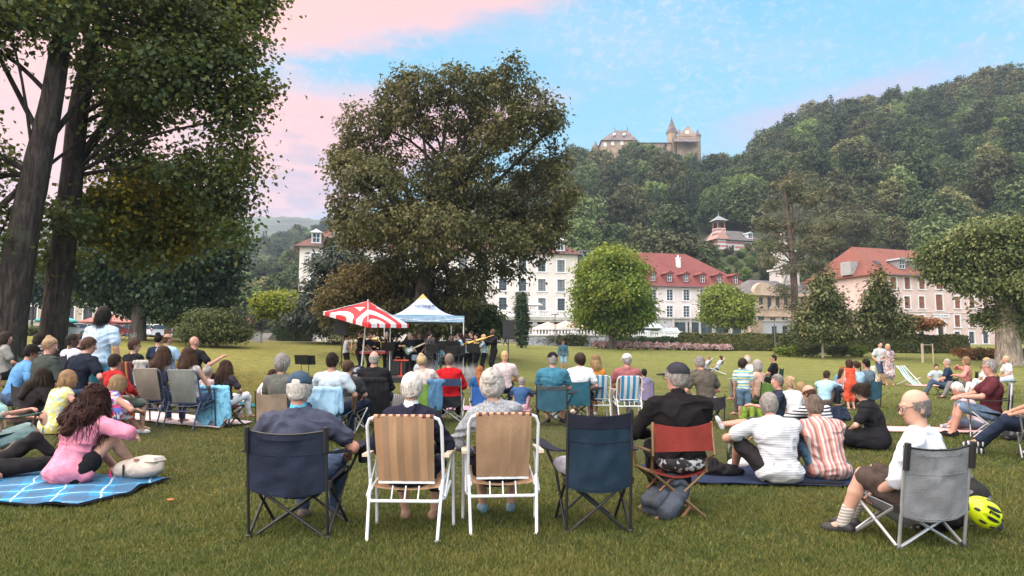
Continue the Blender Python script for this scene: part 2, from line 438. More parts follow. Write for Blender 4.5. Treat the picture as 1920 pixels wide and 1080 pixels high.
def surface_net(name, D, lo, vox, mat, parent):
    S = D < 0
    c8 = [S[i:S.shape[0]-1+i, j:S.shape[1]-1+j, l:S.shape[2]-1+l] for i in (0, 1) for j in (0, 1) for l in (0, 1)]
    any_ = np.logical_or.reduce(c8); all_ = np.logical_and.reduce(c8)
    act = any_ & ~all_
    I = np.argwhere(act)
    if len(I) == 0: return None
    vid = np.full(act.shape, -1, np.int32); vid[act] = np.arange(len(I))
    acc = np.zeros((len(I), 3)); cnt = np.zeros(len(I))
    corner = [(i, j, l) for i in (0, 1) for j in (0, 1) for l in (0, 1)]
    val = {cc: D[I[:, 0]+cc[0], I[:, 1]+cc[1], I[:, 2]+cc[2]] for cc in corner}
    for a in corner:
        for ax_ in range(3):
            if a[ax_]: continue
            b = list(a); b[ax_] = 1; b = tuple(b)
            va, vb = val[a], val[b]; m = (va < 0) != (vb < 0)
            t = np.where(m, va/np.where(m, va-vb, 1), 0)
            for q in range(3): acc[:, q] += np.where(m, a[q]+(t if q == ax_ else 0), 0)
            cnt += m
    P = lo+(I+acc/np.maximum(cnt, 1)[:, None])*vox
    Fs = []
    for ax_ in range(3):
        b, c_ = [(1, 2), (2, 0), (0, 1)][ax_]
        s0 = [slice(None)]*3; s1 = [slice(None)]*3; s0[ax_] = slice(0, -1); s1[ax_] = slice(1, None)
        A, B = S[tuple(s0)], S[tuple(s1)]
        for flip, m in ((False, A & ~B), (True, ~A & B)):
            E = np.argwhere(m)
            ok = (E[:, b] > 0) & (E[:, c_] > 0) & (E[:, b] < S.shape[b]-1) & (E[:, c_] < S.shape[c_]-1); E = E[ok]
            def cell(db, dc):
                Q = E.copy(); Q[:, b] -= db; Q[:, c_] -= dc; return vid[Q[:, 0], Q[:, 1], Q[:, 2]]
            q = [cell(1, 1), cell(0, 1), cell(0, 0), cell(1, 0)]
            if flip: q = q[::-1]
            Fs.append(np.stack(q, 1))
    F_ = np.concatenate(Fs); F_ = F_[(F_ >= 0).all(1)]
    return np_mesh(name, P, F_, mat, parent, smooth=True)
# ------------------------------------------------------------------ ground
def grass_colour(t, tc):
    """lawn colour by place: patchy; dry grass and a painted sunlit yellow up the bank at the left"""
    o = t.xyz(tc)
    n1 = t.noise(tc, .35, 4, .6); n2 = t.noise(tc, 2.6, 4, .65); n3 = t.noise(tc, 14, 4, .7)
    c = t.mix(t.step(n1, .35, .68), (.080, .114, .020), (.148, .150, .030))
    dry_sunlit = t.math('MULTIPLY', t.step(t.math('ADD', t.math('DIVIDE', o[0], t.math('MAXIMUM', o[1], 6.0)), t.math('MULTIPLY', t.math('SUBTRACT', n1, .5), .5)), -.10, -.42), t.step(o[1], 9, 22))
    c = t.mix(t.math('MULTIPLY', dry_sunlit, .75), c, (.33, .25, .035))  # yellow of dry grass, with warm light on the bank painted in
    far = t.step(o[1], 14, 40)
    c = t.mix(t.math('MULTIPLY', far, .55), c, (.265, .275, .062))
    c = t.mix(t.math('MULTIPLY', t.step(n2, .47, .66), .72), c, (.055, .092, .018))
    c = t.mix(t.math('MULTIPLY', t.step(n3, .52, .74), .55), c, (.235, .20, .075))
    n4 = t.noise(tc, .9, 3, .6); c = t.mix(t.math('MULTIPLY', t.step(n4, .56, .70), .45), c, (.21, .175, .06))
    return c
m_lawn, _t, _b, _tc0 = newmat('lawn_grass', .95)
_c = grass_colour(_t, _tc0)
_n = _t.noise(_tc0, 55, 5, .75)
_mow = _t.noise(_t.scale(_tc0, .5, 3.0, 1), 1.1, 3, .6)
_c = _t.mix(_t.math('MULTIPLY', _t.step(_n, .4, .75), .5), _c, (.035, .045, .010))
_c = _t.mix(_t.math('MULTIPLY', _t.step(_mow, .48, .62), .42), _c, (.085, .098, .020)); _m2 = _t.noise(_t.scale(_tc0, 1.6, 9.0, 1), 1.0, 4, .7); _c = _t.mix(_t.math('MULTIPLY', _t.step(_m2, .50, .62), .62), _c, (.085, .098, .020)); _c = _t.mix(_t.math('MULTIPLY', _t.step(_m2, .44, .28), .4), _c, (.33, .31, .10))
_c = _t.mix(_t.math('MULTIPLY', _t.step(_t.xyz(_tc0)[1], 24, 9), .62), _c, (.034, .034, .014))  # near ground darkened: shading among the grass roots painted in with brown thatch
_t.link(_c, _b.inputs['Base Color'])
_bn = _t.n('ShaderNodeBump'); _bn.inputs['Strength'].default_value = .9; _bn.inputs['Distance'].default_value = .06
_t.link(_t.math('ADD', _n, _t.math('MULTIPLY', _t.noise(_tc0, 7, 4, .7), 2.0)), _bn.inputs['Height']); _t.link(_bn.outputs[0], _b.inputs['Normal'])

def grid_sheet(name, xs, ys, zf, mat, kind='structure', smooth=True):
    X, Y = np.meshgrid(xs, ys, indexing='ij'); Z = zf(X, Y)
    Vv = np.stack([X, Y, Z], -1).reshape(-1, 3); ny = len(ys)
    i, j = np.meshgrid(np.arange(len(xs)-1), np.arange(ny-1), indexing='ij'); a = (i*ny+j).ravel()
    o = np_mesh(name, Vv, np.stack([a, a+ny, a+ny+1, a+1], 1), mat, smooth=smooth); o['kind'] = kind; return o
_xs = np.concatenate([-np.geomspace(2400, 40, 14), np.linspace(-38, 60, 160), np.geomspace(62, 2300, 14)])
_ys = np.concatenate([[-270, -60, -20, -8], np.linspace(-4, 80, 190), np.linspace(82, 140, 30), np.geomspace(150, 2090, 16)])
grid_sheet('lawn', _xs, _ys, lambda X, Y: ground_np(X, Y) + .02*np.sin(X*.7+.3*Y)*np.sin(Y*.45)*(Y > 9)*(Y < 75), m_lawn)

# grass blades near the camera, left out under rugs
def make_grass():
    rng = np.random.default_rng(5)
    n = 600000
    # density falls with distance: sample 1/Y uniformly
    inv = rng.uniform(1/30.0, 1/3.3, n); Y = 1/inv
    X = rng.uniform(-1, 1, n)*(0.80*Y+1.2)
    ok = np.ones(n, bool)
    for cx, cy, cr, w_, d_ in RUGS:
        u = (X-cx)*np.cos(cr)+(Y-cy)*np.sin(cr); v = -(X-cx)*np.sin(cr)+(Y-cy)*np.cos(cr); ok &= ~((np.abs(u) < w_*.49) & (np.abs(v) < d_*.49))
    X, Y = X[ok], Y[ok]
    n = len(X); Z = ground_np(X, Y)
    tuft = vnoise(np.stack([X*3.1, Y*3.1, X*0], 1), 3)*.5+vnoise(np.stack([X*11, Y*11, X*0], 1), 9)*.5
    h = (.020+.016*rng.random(n)+.022*np.clip(tuft, 0, 1))*(1+.012*Y)
    w = (.0024+.0022*rng.random(n))*(1+.13*(Y-3))
    patch = vnoise(np.stack([X*1.7, Y*1.7, X*0], 1), 21); broad = rng.random(n) < .04+.30*(patch > .38); w = np.where(broad, w*2.6, w); h = np.where(broad, h*.5, h)
    a = rng.uniform(0, 2*np.pi, n); lean = rng.uniform(.15, 1.2, n)*h
    la = rng.uniform(0, 2*np.pi, n)
    b = np.stack([X, Y, Z-.004], 1); wx = np.stack([np.cos(a)*w, np.sin(a)*w, 0*w], 1)
    tip = b+np.stack([np.cos(la)*lean, np.sin(la)*lean, h], 1)
    Vv = np.stack([b-wx, b+wx, tip], 1).reshape(-1, 3)
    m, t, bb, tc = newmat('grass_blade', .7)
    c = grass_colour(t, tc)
    rnd = t.n('ShaderNodeNewGeometry').outputs['Random Per Island']
    c = t.mix(t.math('MULTIPLY', t.step(rnd, .55, 1.0), .65), c, (.275, .235, .085)); c = t.mix(t.math('MULTIPLY', t.step(rnd, .45, 0.0), .85), c, (.036, .062, .013))
    t.link(c, bb.inputs['Base Color'])
    tr = t.n('ShaderNodeBsdfTranslucent'); t.link(c, tr.inputs[0]); ms = t.n('ShaderNodeMixShader'); ms.inputs[0].default_value = .35
    t.link(bb.outputs[0], ms.inputs[1]); t.link(tr.outputs[0], ms.inputs[2]); t.link(ms.outputs[0], m.node_tree.nodes['Material Output'].inputs[0])
    o = np_mesh('grass', Vv, np.arange(n*3).reshape(-1, 3), m)
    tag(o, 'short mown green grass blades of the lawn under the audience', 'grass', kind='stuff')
RUGS = []

def ribbon(name, pts, width, mat, lift=.012, kind='structure'):
    """path laid on the ground through plan points"""
    vs, fs = [], []
    P = [Vector((p[0], p[1], 0)) for p in pts]
    Q = []
    for i in range(len(P)-1):
        k = max(2, int((P[i+1]-P[i]).length/1.5))
        Q += [P[i].lerp(P[i+1], j/k) for j in range(k)]
    Q.append(P[-1])
    nw = 4
    for i, p in enumerate(Q):
        d = (Q[min(i+1, len(Q)-1)]-Q[max(i-1, 0)]).normalized(); s = Vector((d.y, -d.x, 0))
        for j in range(nw+1):
            q = p+s*width*(j/nw-.5); vs.append((q.x, q.y, ground(q.x, q.y)+lift))
    for i in range(len(Q)-1):
        for j in range(nw): a = i*(nw+1)+j; fs.append((a, a+1, a+nw+2, a+nw+1))
    mb = MB(); mb.add(vs, fs); o = mb.build(name, mat, smooth=True); o['kind'] = kind; return o
m_path = M('path_gravel', (.42, .36, .31), .95, .15, 3, .5, 90)
m_asph = M('asphalt', (.055, .055, .058), .9, .2, 1.2, .4, 120)
ribbon('footpath', [gp(300, 61), gp(470, 60.5), gp(560, 61), gp(640, 62.5), gp(760, 66), gp(880, 74), gp(955, 80)], 2.2, m_path)
ribbon('road', [(-90, 87), (-48, 86), (-30, 86), (-12, 90)], 17.0, m_asph, .02)

# ------------------------------------------------------------------ hills
def ridge_fn(ctrl, Rr):
    ts = np.array([(c_[0]-960)/FPX for c_ in ctrl]); zs = np.array([at(c_[0], c_[1], Rr).z for c_ in ctrl]); return ts, zs
_castle = ridge_fn([(-600, 560), (380, 560), (500, 520), (560, 478), (640, 455), (760, 440), (900, 415), (1040, 360), (1075, 335), (1120, 313), (1200, 311), (1310, 314), (1345, 330), (1400, 328), (1430, 300), (1500, 272), (1550, 243), (1650, 228), (1750, 208), (1850, 190), (1920, 176), (2150, 120), (2700, 60), (4200, 120)], 330)
def castle_z(X, Y):
    t = X/np.maximum(Y, 1); zr = np.interp(t, *_castle); base = 133.0
    s = np.clip((Y-base)/(330-base), 0, 1)**.92
    zb = ground_np(X, np.minimum(Y, 135))
    z = zb-.3+(zr-zb)*s
    z += 2.2*np.sin(X*.06+Y*.03)*np.sin(Y*.05)*np.clip(s*3, 0, 1)*np.clip((1-s)*3, 0, 1)
    return z-np.clip(Y-338, 0, None)*.45
_spur = ridge_fn([(-900, 640), (250, 628), (330, 612), (390, 588), (440, 562), (500, 522), (560, 492), (640, 462), (800, 440), (1000, 420)], 235)
def spur_z(X, Y):
    t = X/np.maximum(Y, 1); zr = np.interp(t, *_spur); s = np.clip((Y-125)/110, 0, 1)
    zb = ground_np(X, np.minimum(Y, 135))
    return zb-1+(zr-zb+1)*s**1.1-np.clip(Y-240, 0, None)*.3
_back = ridge_fn([(-1500, 560), (-300, 540), (250, 518), (330, 508), (400, 488), (470, 470), (540, 452), (640, 432), (900, 420)], 520)
def back_z(X, Y):
    t = X/np.maximum(Y, 1); zr = np.interp(t, *_back); s = np.clip((Y-260)/260, 0, 1)
    return 4+(zr-4)*s-np.clip(Y-530, 0, None)*.3
m_hill = M('forest_floor', (.035, .045, .018), .95, .3, .08, 0)
def polar_sheet(name, t0, t1, nt, ys, zf, mat):
    ts = np.linspace(t0, t1, nt); T, Y = np.meshgrid(ts, ys, indexing='ij'); X = T*Y; Z = zf(X, Y); ny = len(ys)
    i, j = np.meshgrid(np.arange(nt-1), np.arange(ny-1), indexing='ij'); a = (i*ny+j).ravel()
    o = np_mesh(name, np.stack([X, Y, Z], -1).reshape(-1, 3), np.stack([a, a+ny, a+ny+1, a+1], 1), mat, smooth=True); o['kind'] = 'structure'; return o
polar_sheet('castle_hill', -.12, 1.6, 150, np.linspace(133, 420, 60), castle_z, m_hill)
polar_sheet('spur_hill', -1.4, .02, 90, np.linspace(126, 330, 45), spur_z, m_hill)
polar_sheet('valley_hill', -1.8, -.05, 60, np.linspace(262, 700, 40), back_z, m_hill)
_mt = ridge_fn([(-3000, 470), (-600, 440), (0, 428), (300, 416), (430, 411), (480, 406), (545, 405), (600, 414), (700, 425), (900, 470), (1400, 560)], 1500)
def mount_z(X, Y):
    t = X/np.maximum(Y, 1); zr = np.interp(t, *_mt); s = np.clip((Y-650)/850, 0, 1)
    P = np.stack([X*.01, Y*.01, X*0], -1)
    return 2+(zr-2)*s**.8 + (vnoise(P, 2)*18*np.clip(s*2, 0, 1)*np.clip((1-s)*4, 0.12, 1))+vnoise(P*9, 4)*3.2*s-np.clip(Y-1540, 0, None)*.3
m_mount = M('far_forest', (.035, .05, .022), .95, .35, .02, 0)
polar_sheet('far_mountain', -1.4, .25, 300, np.linspace(650, 2000, 70), mount_z, m_mount)

# ------------------------------------------------------------------ foliage and trees
def leaves_np(C_, Nn, Tip, L, Wd, fold=.14):
    """leaf blades: base, left, tip, right"""
    Nn = Nn/np.maximum(np.linalg.norm(Nn, axis=1, keepdims=True), 1e-6)
    Tip = Tip-Nn*(Tip*Nn).sum(1, keepdims=True); Tip = Tip/np.maximum(np.linalg.norm(Tip, axis=1, keepdims=True), 1e-6)
    S_ = np.cross(Nn, Tip); L = L[:, None]; Wd = Wd[:, None]
    b = C_-Tip*L*.5; tip = C_+Tip*L*.5; mid = C_-Tip*L*.04+Nn*L*fold
    Vv = np.stack([b, mid-S_*Wd*.5, tip, mid+S_*Wd*.5], 1).reshape(-1, 3)
    n = len(C_); k = np.arange(n)*4
    return Vv, np.stack([k, k+1, k+2, k+3], 1)
def rand_unit(rng, n):
    v = rng.normal(size=(n, 3)); return v/np.linalg.norm(v, axis=1, keepdims=True)
def foliage(lobes, n, size, seed, per=26, clump=.55, flat=.65, inner=.5, up=.55, droop=.5, asp=.62, outn=.55):
    rng = np.random.default_rng(seed); L = np.array(lobes, float)
    w = (L[:, 3]*L[:, 5]+L[:, 4]*L[:, 5]+L[:, 3]*L[:, 4]); w /= w.sum()
    nc = max(1, n//per); li = rng.choice(len(L), nc, p=w)
    d = rand_unit(rng, nc); rad = 1-inner*rng.random(nc)**1.6
    cc = L[li, :3]+d*L[li, 3:6]*rad[:, None]
    csz = clump*rng.uniform(.6, 1.35, nc)
    ci = np.repeat(np.arange(nc), per); m = len(ci)
    off = rng.normal(size=(m, 3))*.5*csz[ci][:, None]*np.array([1, 1, flat])
    P = cc[ci]+off
    dd = d[ci]
    Nn = outn*dd+np.array([0, 0, up])+.75*rand_unit(rng, m)
    Tip = .6*dd*np.array([1, 1, .4])+np.array([0, 0, -droop])+.7*rand_unit(rng, m)+off/np.maximum(csz[ci][:, None], .01)*.6
    Ls = size*rng.uniform(.65, 1.3, m)
    return leaves_np(P, Nn, Tip, Ls, Ls*asp)
def bark_tube(mb, path, radii, n=20, rings=None, amp=.05, seed=1, flare=0.0):
    path = [Vector(p) for p in path]; k = len(path)
    rings = rings or k*4
    cum = [0]
    for i in range(1, k): cum.append(cum[-1]+(path[i]-path[i-1]).length)
    vs = []; tot = cum[-1]
    up = Vector((1, 0, 0)); fs = []
    for r_ in range(rings+1):
        s = tot*r_/rings; i = max(j for j in range(k) if cum[j] <= s+1e-9); i = min(i, k-2); f = (s-cum[i])/max(cum[i+1]-cum[i], 1e-9)
        def cr(a, b, c_, d_, t_): return .5*((2*b)+(-a+c_)*t_+(2*a-5*b+4*c_-d_)*t_*t_+(-a+3*b-3*c_+d_)*t_**3)
        g = lambda q: path[max(0, min(k-1, q))]
        p = cr(g(i-1), g(i), g(i+1), g(i+2), f); rr = radii[i]+(radii[i+1]-radii[i])*f
        rr *= 1+flare*math.exp(-s/max(radii[0]*1.2, .01))
        d = (g(i+1)-g(i)).normalized(); u = (up-d*up.dot(d)).normalized(); w = d.cross(u)
        for j in range(n):
            q = 2*math.pi*j/n; vs.append((p, u*math.cos(q)+w*math.sin(q), rr, q, s))
    A = np.array([[math.cos(v[3])*3.2, math.sin(v[3])*3.2, v[4]*1.1] for v in vs])
    nz = vnoise(A*1.0+seed, seed)*.6+vnoise(A*2.3, seed+3)*.4
    out = [v[0]+v[1]*v[2]*(1+amp*float(nz[i])) for i, v in enumerate(vs)]
    for r_ in range(rings):
        for j in range(n): fs.append((r_*n+j, r_*n+(j+1) % n, (r_+1)*n+(j+1) % n, (r_+1)*n+j))
    mb.add(out, fs)
def barkmat(name, c1, c2, sc=1.0):
    m, t, b, tc = newmat(name, .95)
    v = t.scale(tc, 9*sc, 9*sc, 1.6*sc)
    n = t.noise(v, 1.0, 6, .7, .6); n2 = t.noise(tc, 1.5, 4)
    c = t.mix(t.step(n, .38, .66), c1, c2); c = t.mix(t.math('MULTIPLY', t.step(n2, .5, .75), .4), c, (.10, .10, .075))
    t.link(c, b.inputs['Base Color'])
    bn = t.n('ShaderNodeBump'); bn.inputs['Strength'].default_value = 1.0; bn.inputs['Distance'].default_value = .06
    t.link(n, bn.inputs['Height']); t.link(bn.outputs[0], b.inputs['Normal']); return m
m_bark = barkmat('plane_bark', (.050, .038, .032), (.15, .115, .095)); m_bark2 = barkmat('grey_bark', (.05, .042, .036), (.13, .11, .092), .7)

def tree(name, label, base, trunk, radii, lobes, n, leaf, mats, seed, cat='tree', group=None, limbs=True, amp=.06, flare=.35, parts=None, limb_r=.3, stems=None, **kw):
    """trunk: path points relative to the base; lobes: (x,y,z,rx,ry,rz) relative to the base"""
    root = empty(name, base, 0, label, cat, group)
    mb = MB(); bark_tube(mb, trunk, radii, 22, None, amp, seed, flare)
    rng = random.Random(seed)
    if limbs:
        top = Vector(trunk[-1]); k = len(trunk)
        for i, L in enumerate(lobes):
            if L[3] < .32*max(q[3] for q in lobes): continue
            c_ = Vector(L[:3]); j = rng.uniform(.45, .95)*(k-1); j0 = int(j); a = Vector(trunk[j0]).lerp(Vector(trunk[min(j0+1, k-1)]), j-j0)
            if c_.z < a.z-.5: a = Vector(trunk[max(1, k//2)])
            mid = a.lerp(c_, .5)+Vector((rng.uniform(-.4, .4), rng.uniform(-.4, .4), rng.uniform(.2, .9)))*max(L[3], .6)*.4
            r0 = radii[min(j0, k-1)]*limb_r*rng.uniform(.75, 1.1)
            bark_tube(mb, [a, mid, c_, c_+(c_-mid)*.12], [r0, r0*.7, r0*.4, r0*.1], 8, 8, .08, seed+i)
            for _ in range(3):
                e = c_+Vector([rng.uniform(-1, 1)*L[3+q]*.6 for q in range(3)])
                bark_tube(mb, [mid.lerp(c_, rng.uniform(.1, .9)), (mid+e)/2+Vector((0, 0, .2)), e], [r0*.35, r0*.22, r0*.05], 6, 4, .05, seed+i)
    mb.build('trunk', mats[1], root, smooth=True)
    Vv, F_ = foliage(lobes, n, leaf, seed, **kw)
    np_mesh('crown', Vv, F_, mats[0], root)
    return root

def lobes_px(base, Y, ells, depth=1.0, jit=.35, seed=0):
    """crown lobes from outlines (cx, cy, rx, ry in photo pixels) read at the tree's own distance"""
    rng = random.Random(seed); out = []
    for e in ells:
        cx, cy, rx, ry = e[:4]; dy = e[4] if len(e) > 4 else rng.uniform(-jit, jit)*rx/FPX*Y*2
        p = at(cx, cy, Y)-Vector(base); s = Y/FPX
        out.append((p.x, p.y+dy, p.z, rx*s, rx*s*depth, ry*s))
        for _ in range(2):      # small boughs that break the outline
            q = rng.uniform(0, 6.28); h = rng.uniform(-.5, .9); k = rng.uniform(.24, .42); w = math.sqrt(max(.1, 1-h*h))*.88
            out.append((p.x+math.cos(q)*w*rx*s, p.y+dy+math.sin(q)*w*rx*s*depth, p.z+h*.88*ry*s, rx*s*k, rx*s*k*depth, ry*s*k))
    return out
# ------------------------------------------------------------------ park trees
lf_plane = leafmat('plane_leaves', (.026, .046, .018), (.052, .074, .026), (.095, .098, .024), .34)
lf_chest = leafmat('chestnut_leaves', (.016, .034, .017), (.034, .056, .024), None, .22)
lf_lime = leafmat('lime_leaves', (.042, .046, .016), (.078, .076, .027), (.115, .102, .040), .28, nscale=.25)
lf_maple = leafmat('maple_leaves', (.060, .110, .018), (.120, .165, .024), (.20, .22, .03), .32)
lf_yel = leafmat('sunlit_gold_leaves', (.055, .065, .014), (.150, .120, .012), (.27, .20, .012), .5)  # lit lower plane foliage: the light is put into the leaf colour
lf_mag = leafmat('magnolia_leaves', (.040, .056, .020), (.080, .088, .030), (.135, .122, .052), .15, .4)
lf_pine = leafmat('pine_needles', (.040, .050, .024), (.075, .078, .036), (.10, .085, .045), .15)
lf_con = leafmat('conifer_needles', (.030, .042, .032), (.060, .075, .058), None, .12)
lf_cyp = leafmat('cypress_scales', (.022, .042, .020), (.045, .070, .030), None, .15)
lf_bush = leafmat('shrub_leaves', (.040, .055, .018), (.075, .090, .028), None, .25)
lf_brown = leafmat('brown_leaves', (.060, .052, .018), (.105, .080, .026), (.135, .098, .028), .28)
lf_lime2 = leafmat('lemon_leaves', (.12, .15, .016), (.22, .24, .025), None, .35)
lf_hedge = leafmat('hedge_leaves', (.030, .045, .015), (.060, .078, .024), (.11, .095, .03), .2)
lf_red = leafmat('copper_leaves', (.16, .075, .035), (.26, .12, .05), (.10, .09, .03), .3)

# two tall plane trees at the left
b1 = gp(4, 19.0); b2 = gp(92, 21.0)
def rel(px, py, Y, b): p = at(px, py, Y)-b; return (p.x, p.y, p.z)
L1 = lobes_px(b1, 19.0, [(-60, 90, 130, 100, -1), (60, 25, 100, 75, -1.3), (140, 60, 70, 70, -1), (160, 60, 95, 90, 2), (105, 240, 55, 90, 4.5), (100, 130, 60, 60, 4), (-15, 300, 45, 60, -.9), (-10, 450, 40, 60, -.9), (170, 330, 50, 70, 5), (-70, 330, 70, 80, .5), (-60, 450, 60, 60, 1), (110, 230, 50, 45, 3), (-160, 220, 110, 110), (60, -110, 180, 100), (210, -60, 130, 100), (-120, -60, 140, 110), (15, 470, 45, 45, 2.4), (30, 380, 50, 55, 2.6), (-100, 540, 60, 60)], .5, .5, 1)
tree('plane_tree', 'tall plane tree with the trunk nearest the edge, its crown filling the upper corner', b1,
     [(0, 0, -.3), (.05, 0, 1.2), rel(38, 470, 19.0, b1), rel(66, 330, 19.0, b1), rel(96, 190, 19.0, b1), rel(118, 60, 19, b1), rel(135, -60, 19, b1)], [.48, .445, .39, .34, .28, .22, .14], L1, 40000, .15, (lf_plane, barkmat('plane_bark', (.020, .016, .015), (.070, .056, .050))), 11, group='plane trees at the lawn edge', amp=.07, flare=.15, per=34, clump=.75, droop=.7, asp=.85, flat=.7)
L2 = lobes_px(b2, 21.0, [(280, 60, 90, 75), (380, 70, 85, 70), (440, 30, 55, 45), (330, 170, 90, 70), (420, 150, 75, 60), (470, 200, 36, 40), (430, 230, 62, 52), (250, 200, 60, 60), (380, 300, 62, 45), (450, 320, 36, 52), (415, 390, 42, 46), (330, 330, 45, 30), (200, 120, 80, 70, 2.5), (210, 310, 40, 40, 2), (438, 440, 18, 26), (300, -60, 150, 80), (420, -40, 90, 60), (497, 170, 20, 26), (470, 110, 32, 36), (395, 350, 40, 35), (180, 400, 45, 30, 2.2), (150, 420, 40, 22, -.8), (215, 470, 40, 26, 1)], .5, .5, 2)
pl2 = tree('plane_tree', 'leaning plane tree with the slimmer dark trunk, its crown overhanging the lawn', b2,
     [(0, 0, -.3), (.06, 0, 1.2), rel(118, 470, 21.0, b2), rel(135, 330, 21.0, b2), rel(150, 190, 21, b2), rel(185, 60, 21, b2), rel(230, -50, 21, b2)], [.39, .36, .34, .31, .27, .21, .12], L2, 36000, .15, (lf_plane, barkmat('dark_bark', (.022, .016, .015), (.075, .055, .048))), 12, group='plane trees at the lawn edge', flare=.2, per=34, clump=.72, droop=.7, asp=.85, inner=.6)
Vv, F_ = foliage(lobes_px(b2, 22.5, [(250, 380, 60, 34), (320, 365, 50, 34), (330, 425, 50, 34), (240, 440, 50, 30), (290, 450, 60, 34), (380, 410, 34, 34)], .8, .4, 3), 12000, .15, 13, per=26, clump=.6, asp=.85, inner=.8)
o_ = np_mesh('lower_crown', Vv, F_, lf_yel, pl2); o_['label'] = 'lower leaves painted a sunlit yellow'
# horse chestnut with the bikes under it
b3 = gp(258, 50.0)
L = lobes_px(b3, 50.0, [(200, 480, 75, 60), (290, 450, 80, 60), (370, 490, 70, 60), (250, 530, 80, 50), (340, 550, 75, 40), (420, 500, 38, 50), (180, 540, 45, 36), (400, 555, 45, 22), (300, 400, 80, 50), (200, 410, 60, 45), (380, 430, 50, 45), (260, 566, 90, 18), (150, 510, 34, 36), (440, 450, 25, 30)], .9, .5, 4)
tree('chestnut_tree', 'dark dense horse chestnut with the parked bikes at its trunk', b3, [(0, 0, -.3), (0, 0, 1.0), (.05, 0, 3), (.1, 0, 6), (.2, 0, 9)], [.52, .47, .45, .36, .2], L, 46000, .33, (lf_chest, m_bark2), 14, per=20, clump=1.2, droop=.8, asp=.7)

# big lime tree behind the stage
bL = gp(795, 43.0)
EL = [(735, 188, 50, 36), (690, 235, 55, 38), (660, 280, 40, 40), (790, 185, 52, 34), (850, 178, 45, 36), (870, 205, 50, 40), (790, 230, 60, 45), (720, 290, 60, 45), (900, 165, 45, 38), (925, 142, 28, 24), (962, 180, 46, 40), (900, 230, 65, 45), (1000, 240, 50, 38), (1030, 250, 30, 32), (950, 270, 60, 45), (830, 300, 70, 50), (1000, 310, 60, 50), (1045, 330, 32, 50), (1050, 390, 32, 45), (680, 340, 50, 35), (730, 370, 70, 45), (640, 390, 28, 40), (680, 410, 60, 40), (800, 390, 80, 55), (880, 340, 60, 50), (920, 400, 70, 55), (1000, 400, 60, 50), (1010, 450, 50, 45), (740, 440, 70, 40), (830, 460, 80, 50), (930, 470, 60, 45), (965, 510, 28, 22), (900, 520, 45, 35), (830, 530, 70, 40), (760, 500, 60, 35), (690, 460, 45, 30), (875, 560, 30, 30), (780, 560, 70, 40), (850, 580, 45, 40), (640, 430, 22, 22), (1070, 360, 14, 30), (640, 290, 20, 22), (800, 605, 70, 24), (740, 590, 50, 26)]
L = lobes_px(bL, 43.0, EL, 1.0, .9, 5)
tree('lime_tree', 'huge spreading olive-brown lime tree rising behind the stage tent', bL, [(0, 0, -.3), (0, 0, 1.5), (-.1, 0, 4), (.3, .2, 7), (.9, .2, 10), (1.6, 0, 13)], [.62, .55, .5, .42, .32, .16], L, 80000, .25, (lf_lime, barkmat('lime_bark', (.02, .016, .013), (.055, .045, .036))), 15, per=26, clump=.62, inner=.55, droop=.85, asp=.6, flat=.62, limb_r=.34)

def simple(name, label, px, Y, ells, n, leaf, mats, seed, trunk_r=.2, th=None, group=None, cat='tree', depth=.95, jit=.5, **kw):
    b = gp(px, Y); L = lobes_px(b, Y, ells, depth, jit, seed)
    zt = max(l[2] for l in L); th = th or zt
    lean = random.Random(seed).uniform(-.15, .15)
    return tree(name, label, b, [(0, 0, -.3), (lean*.2, 0, th*.2), (lean, .05, th*.5), (lean*1.2, 0, th*.8), (lean, 0, th)], [trunk_r, trunk_r*.85, trunk_r*.7, trunk_r*.45, trunk_r*.12], L, n, leaf, mats, seed, cat, group, **kw)
simple('maple_tree', 'bright green maple tree in front of the long cream hotel', 1146, 72, [(1150, 500, 42, 30), (1120, 510, 35, 30), (1180, 515, 30, 30), (1110, 550, 35, 30), (1150, 545, 55, 40), (1195, 560, 25, 35), (1130, 590, 48, 28), (1180, 590, 36, 28), (1100, 580, 22, 22), (1148, 478, 26, 18), (1205, 585, 20, 22), (1160, 612, 40, 12)], 42000, .33, (lf_maple, m_bark2), 21, .28, per=18, clump=1.0, inner=.65)
simple('round_tree', 'small round-headed green tree in front of the red-roofed building', 1362, 96, [(1362, 552, 32, 20), (1340, 570, 24, 20), (1385, 570, 24, 20), (1362, 590, 36, 22), (1335, 592, 18, 16), (1392, 595, 18, 16)], 20000, .40, (leafmat('round_leaves', (.075, .11, .018), (.14, .17, .025), None, .3), m_bark2), 22, .3, per=18, clump=1.0)
simple('magnolia_tree', 'broad evergreen magnolia with a pale slim trunk before the hedge', 1543, 60, [(1547, 530, 14, 20), (1535, 562, 20, 20), (1560, 565, 20, 20), (1524, 598, 22, 20), (1552, 598, 30, 22), (1578, 600, 18, 18), (1530, 624, 32, 11), (1572, 624, 28, 11), (1506, 620, 14, 12)], 21000, .28, (lf_mag, M('pale_bark', (.42, .38, .33), .9)), 23, .11, per=18, clump=.8, inner=.7, group='magnolia trees by the hedge')
simple('magnolia_tree', 'thinner evergreen magnolia in front of the pink building corner', 1658, 58, [(1652, 535, 11, 17), (1642, 562, 16, 18), (1668, 565, 14, 16), (1636, 592, 17, 16), (1664, 595, 22, 17), (1686, 606, 14, 12), (1643, 615, 22, 12), (1676, 620, 24, 9), (1647, 515, 6, 13)], 12000, .28, (lf_mag, m_bark2), 24, .11, per=16, clump=.7, inner=.75, group='magnolia trees by the hedge')
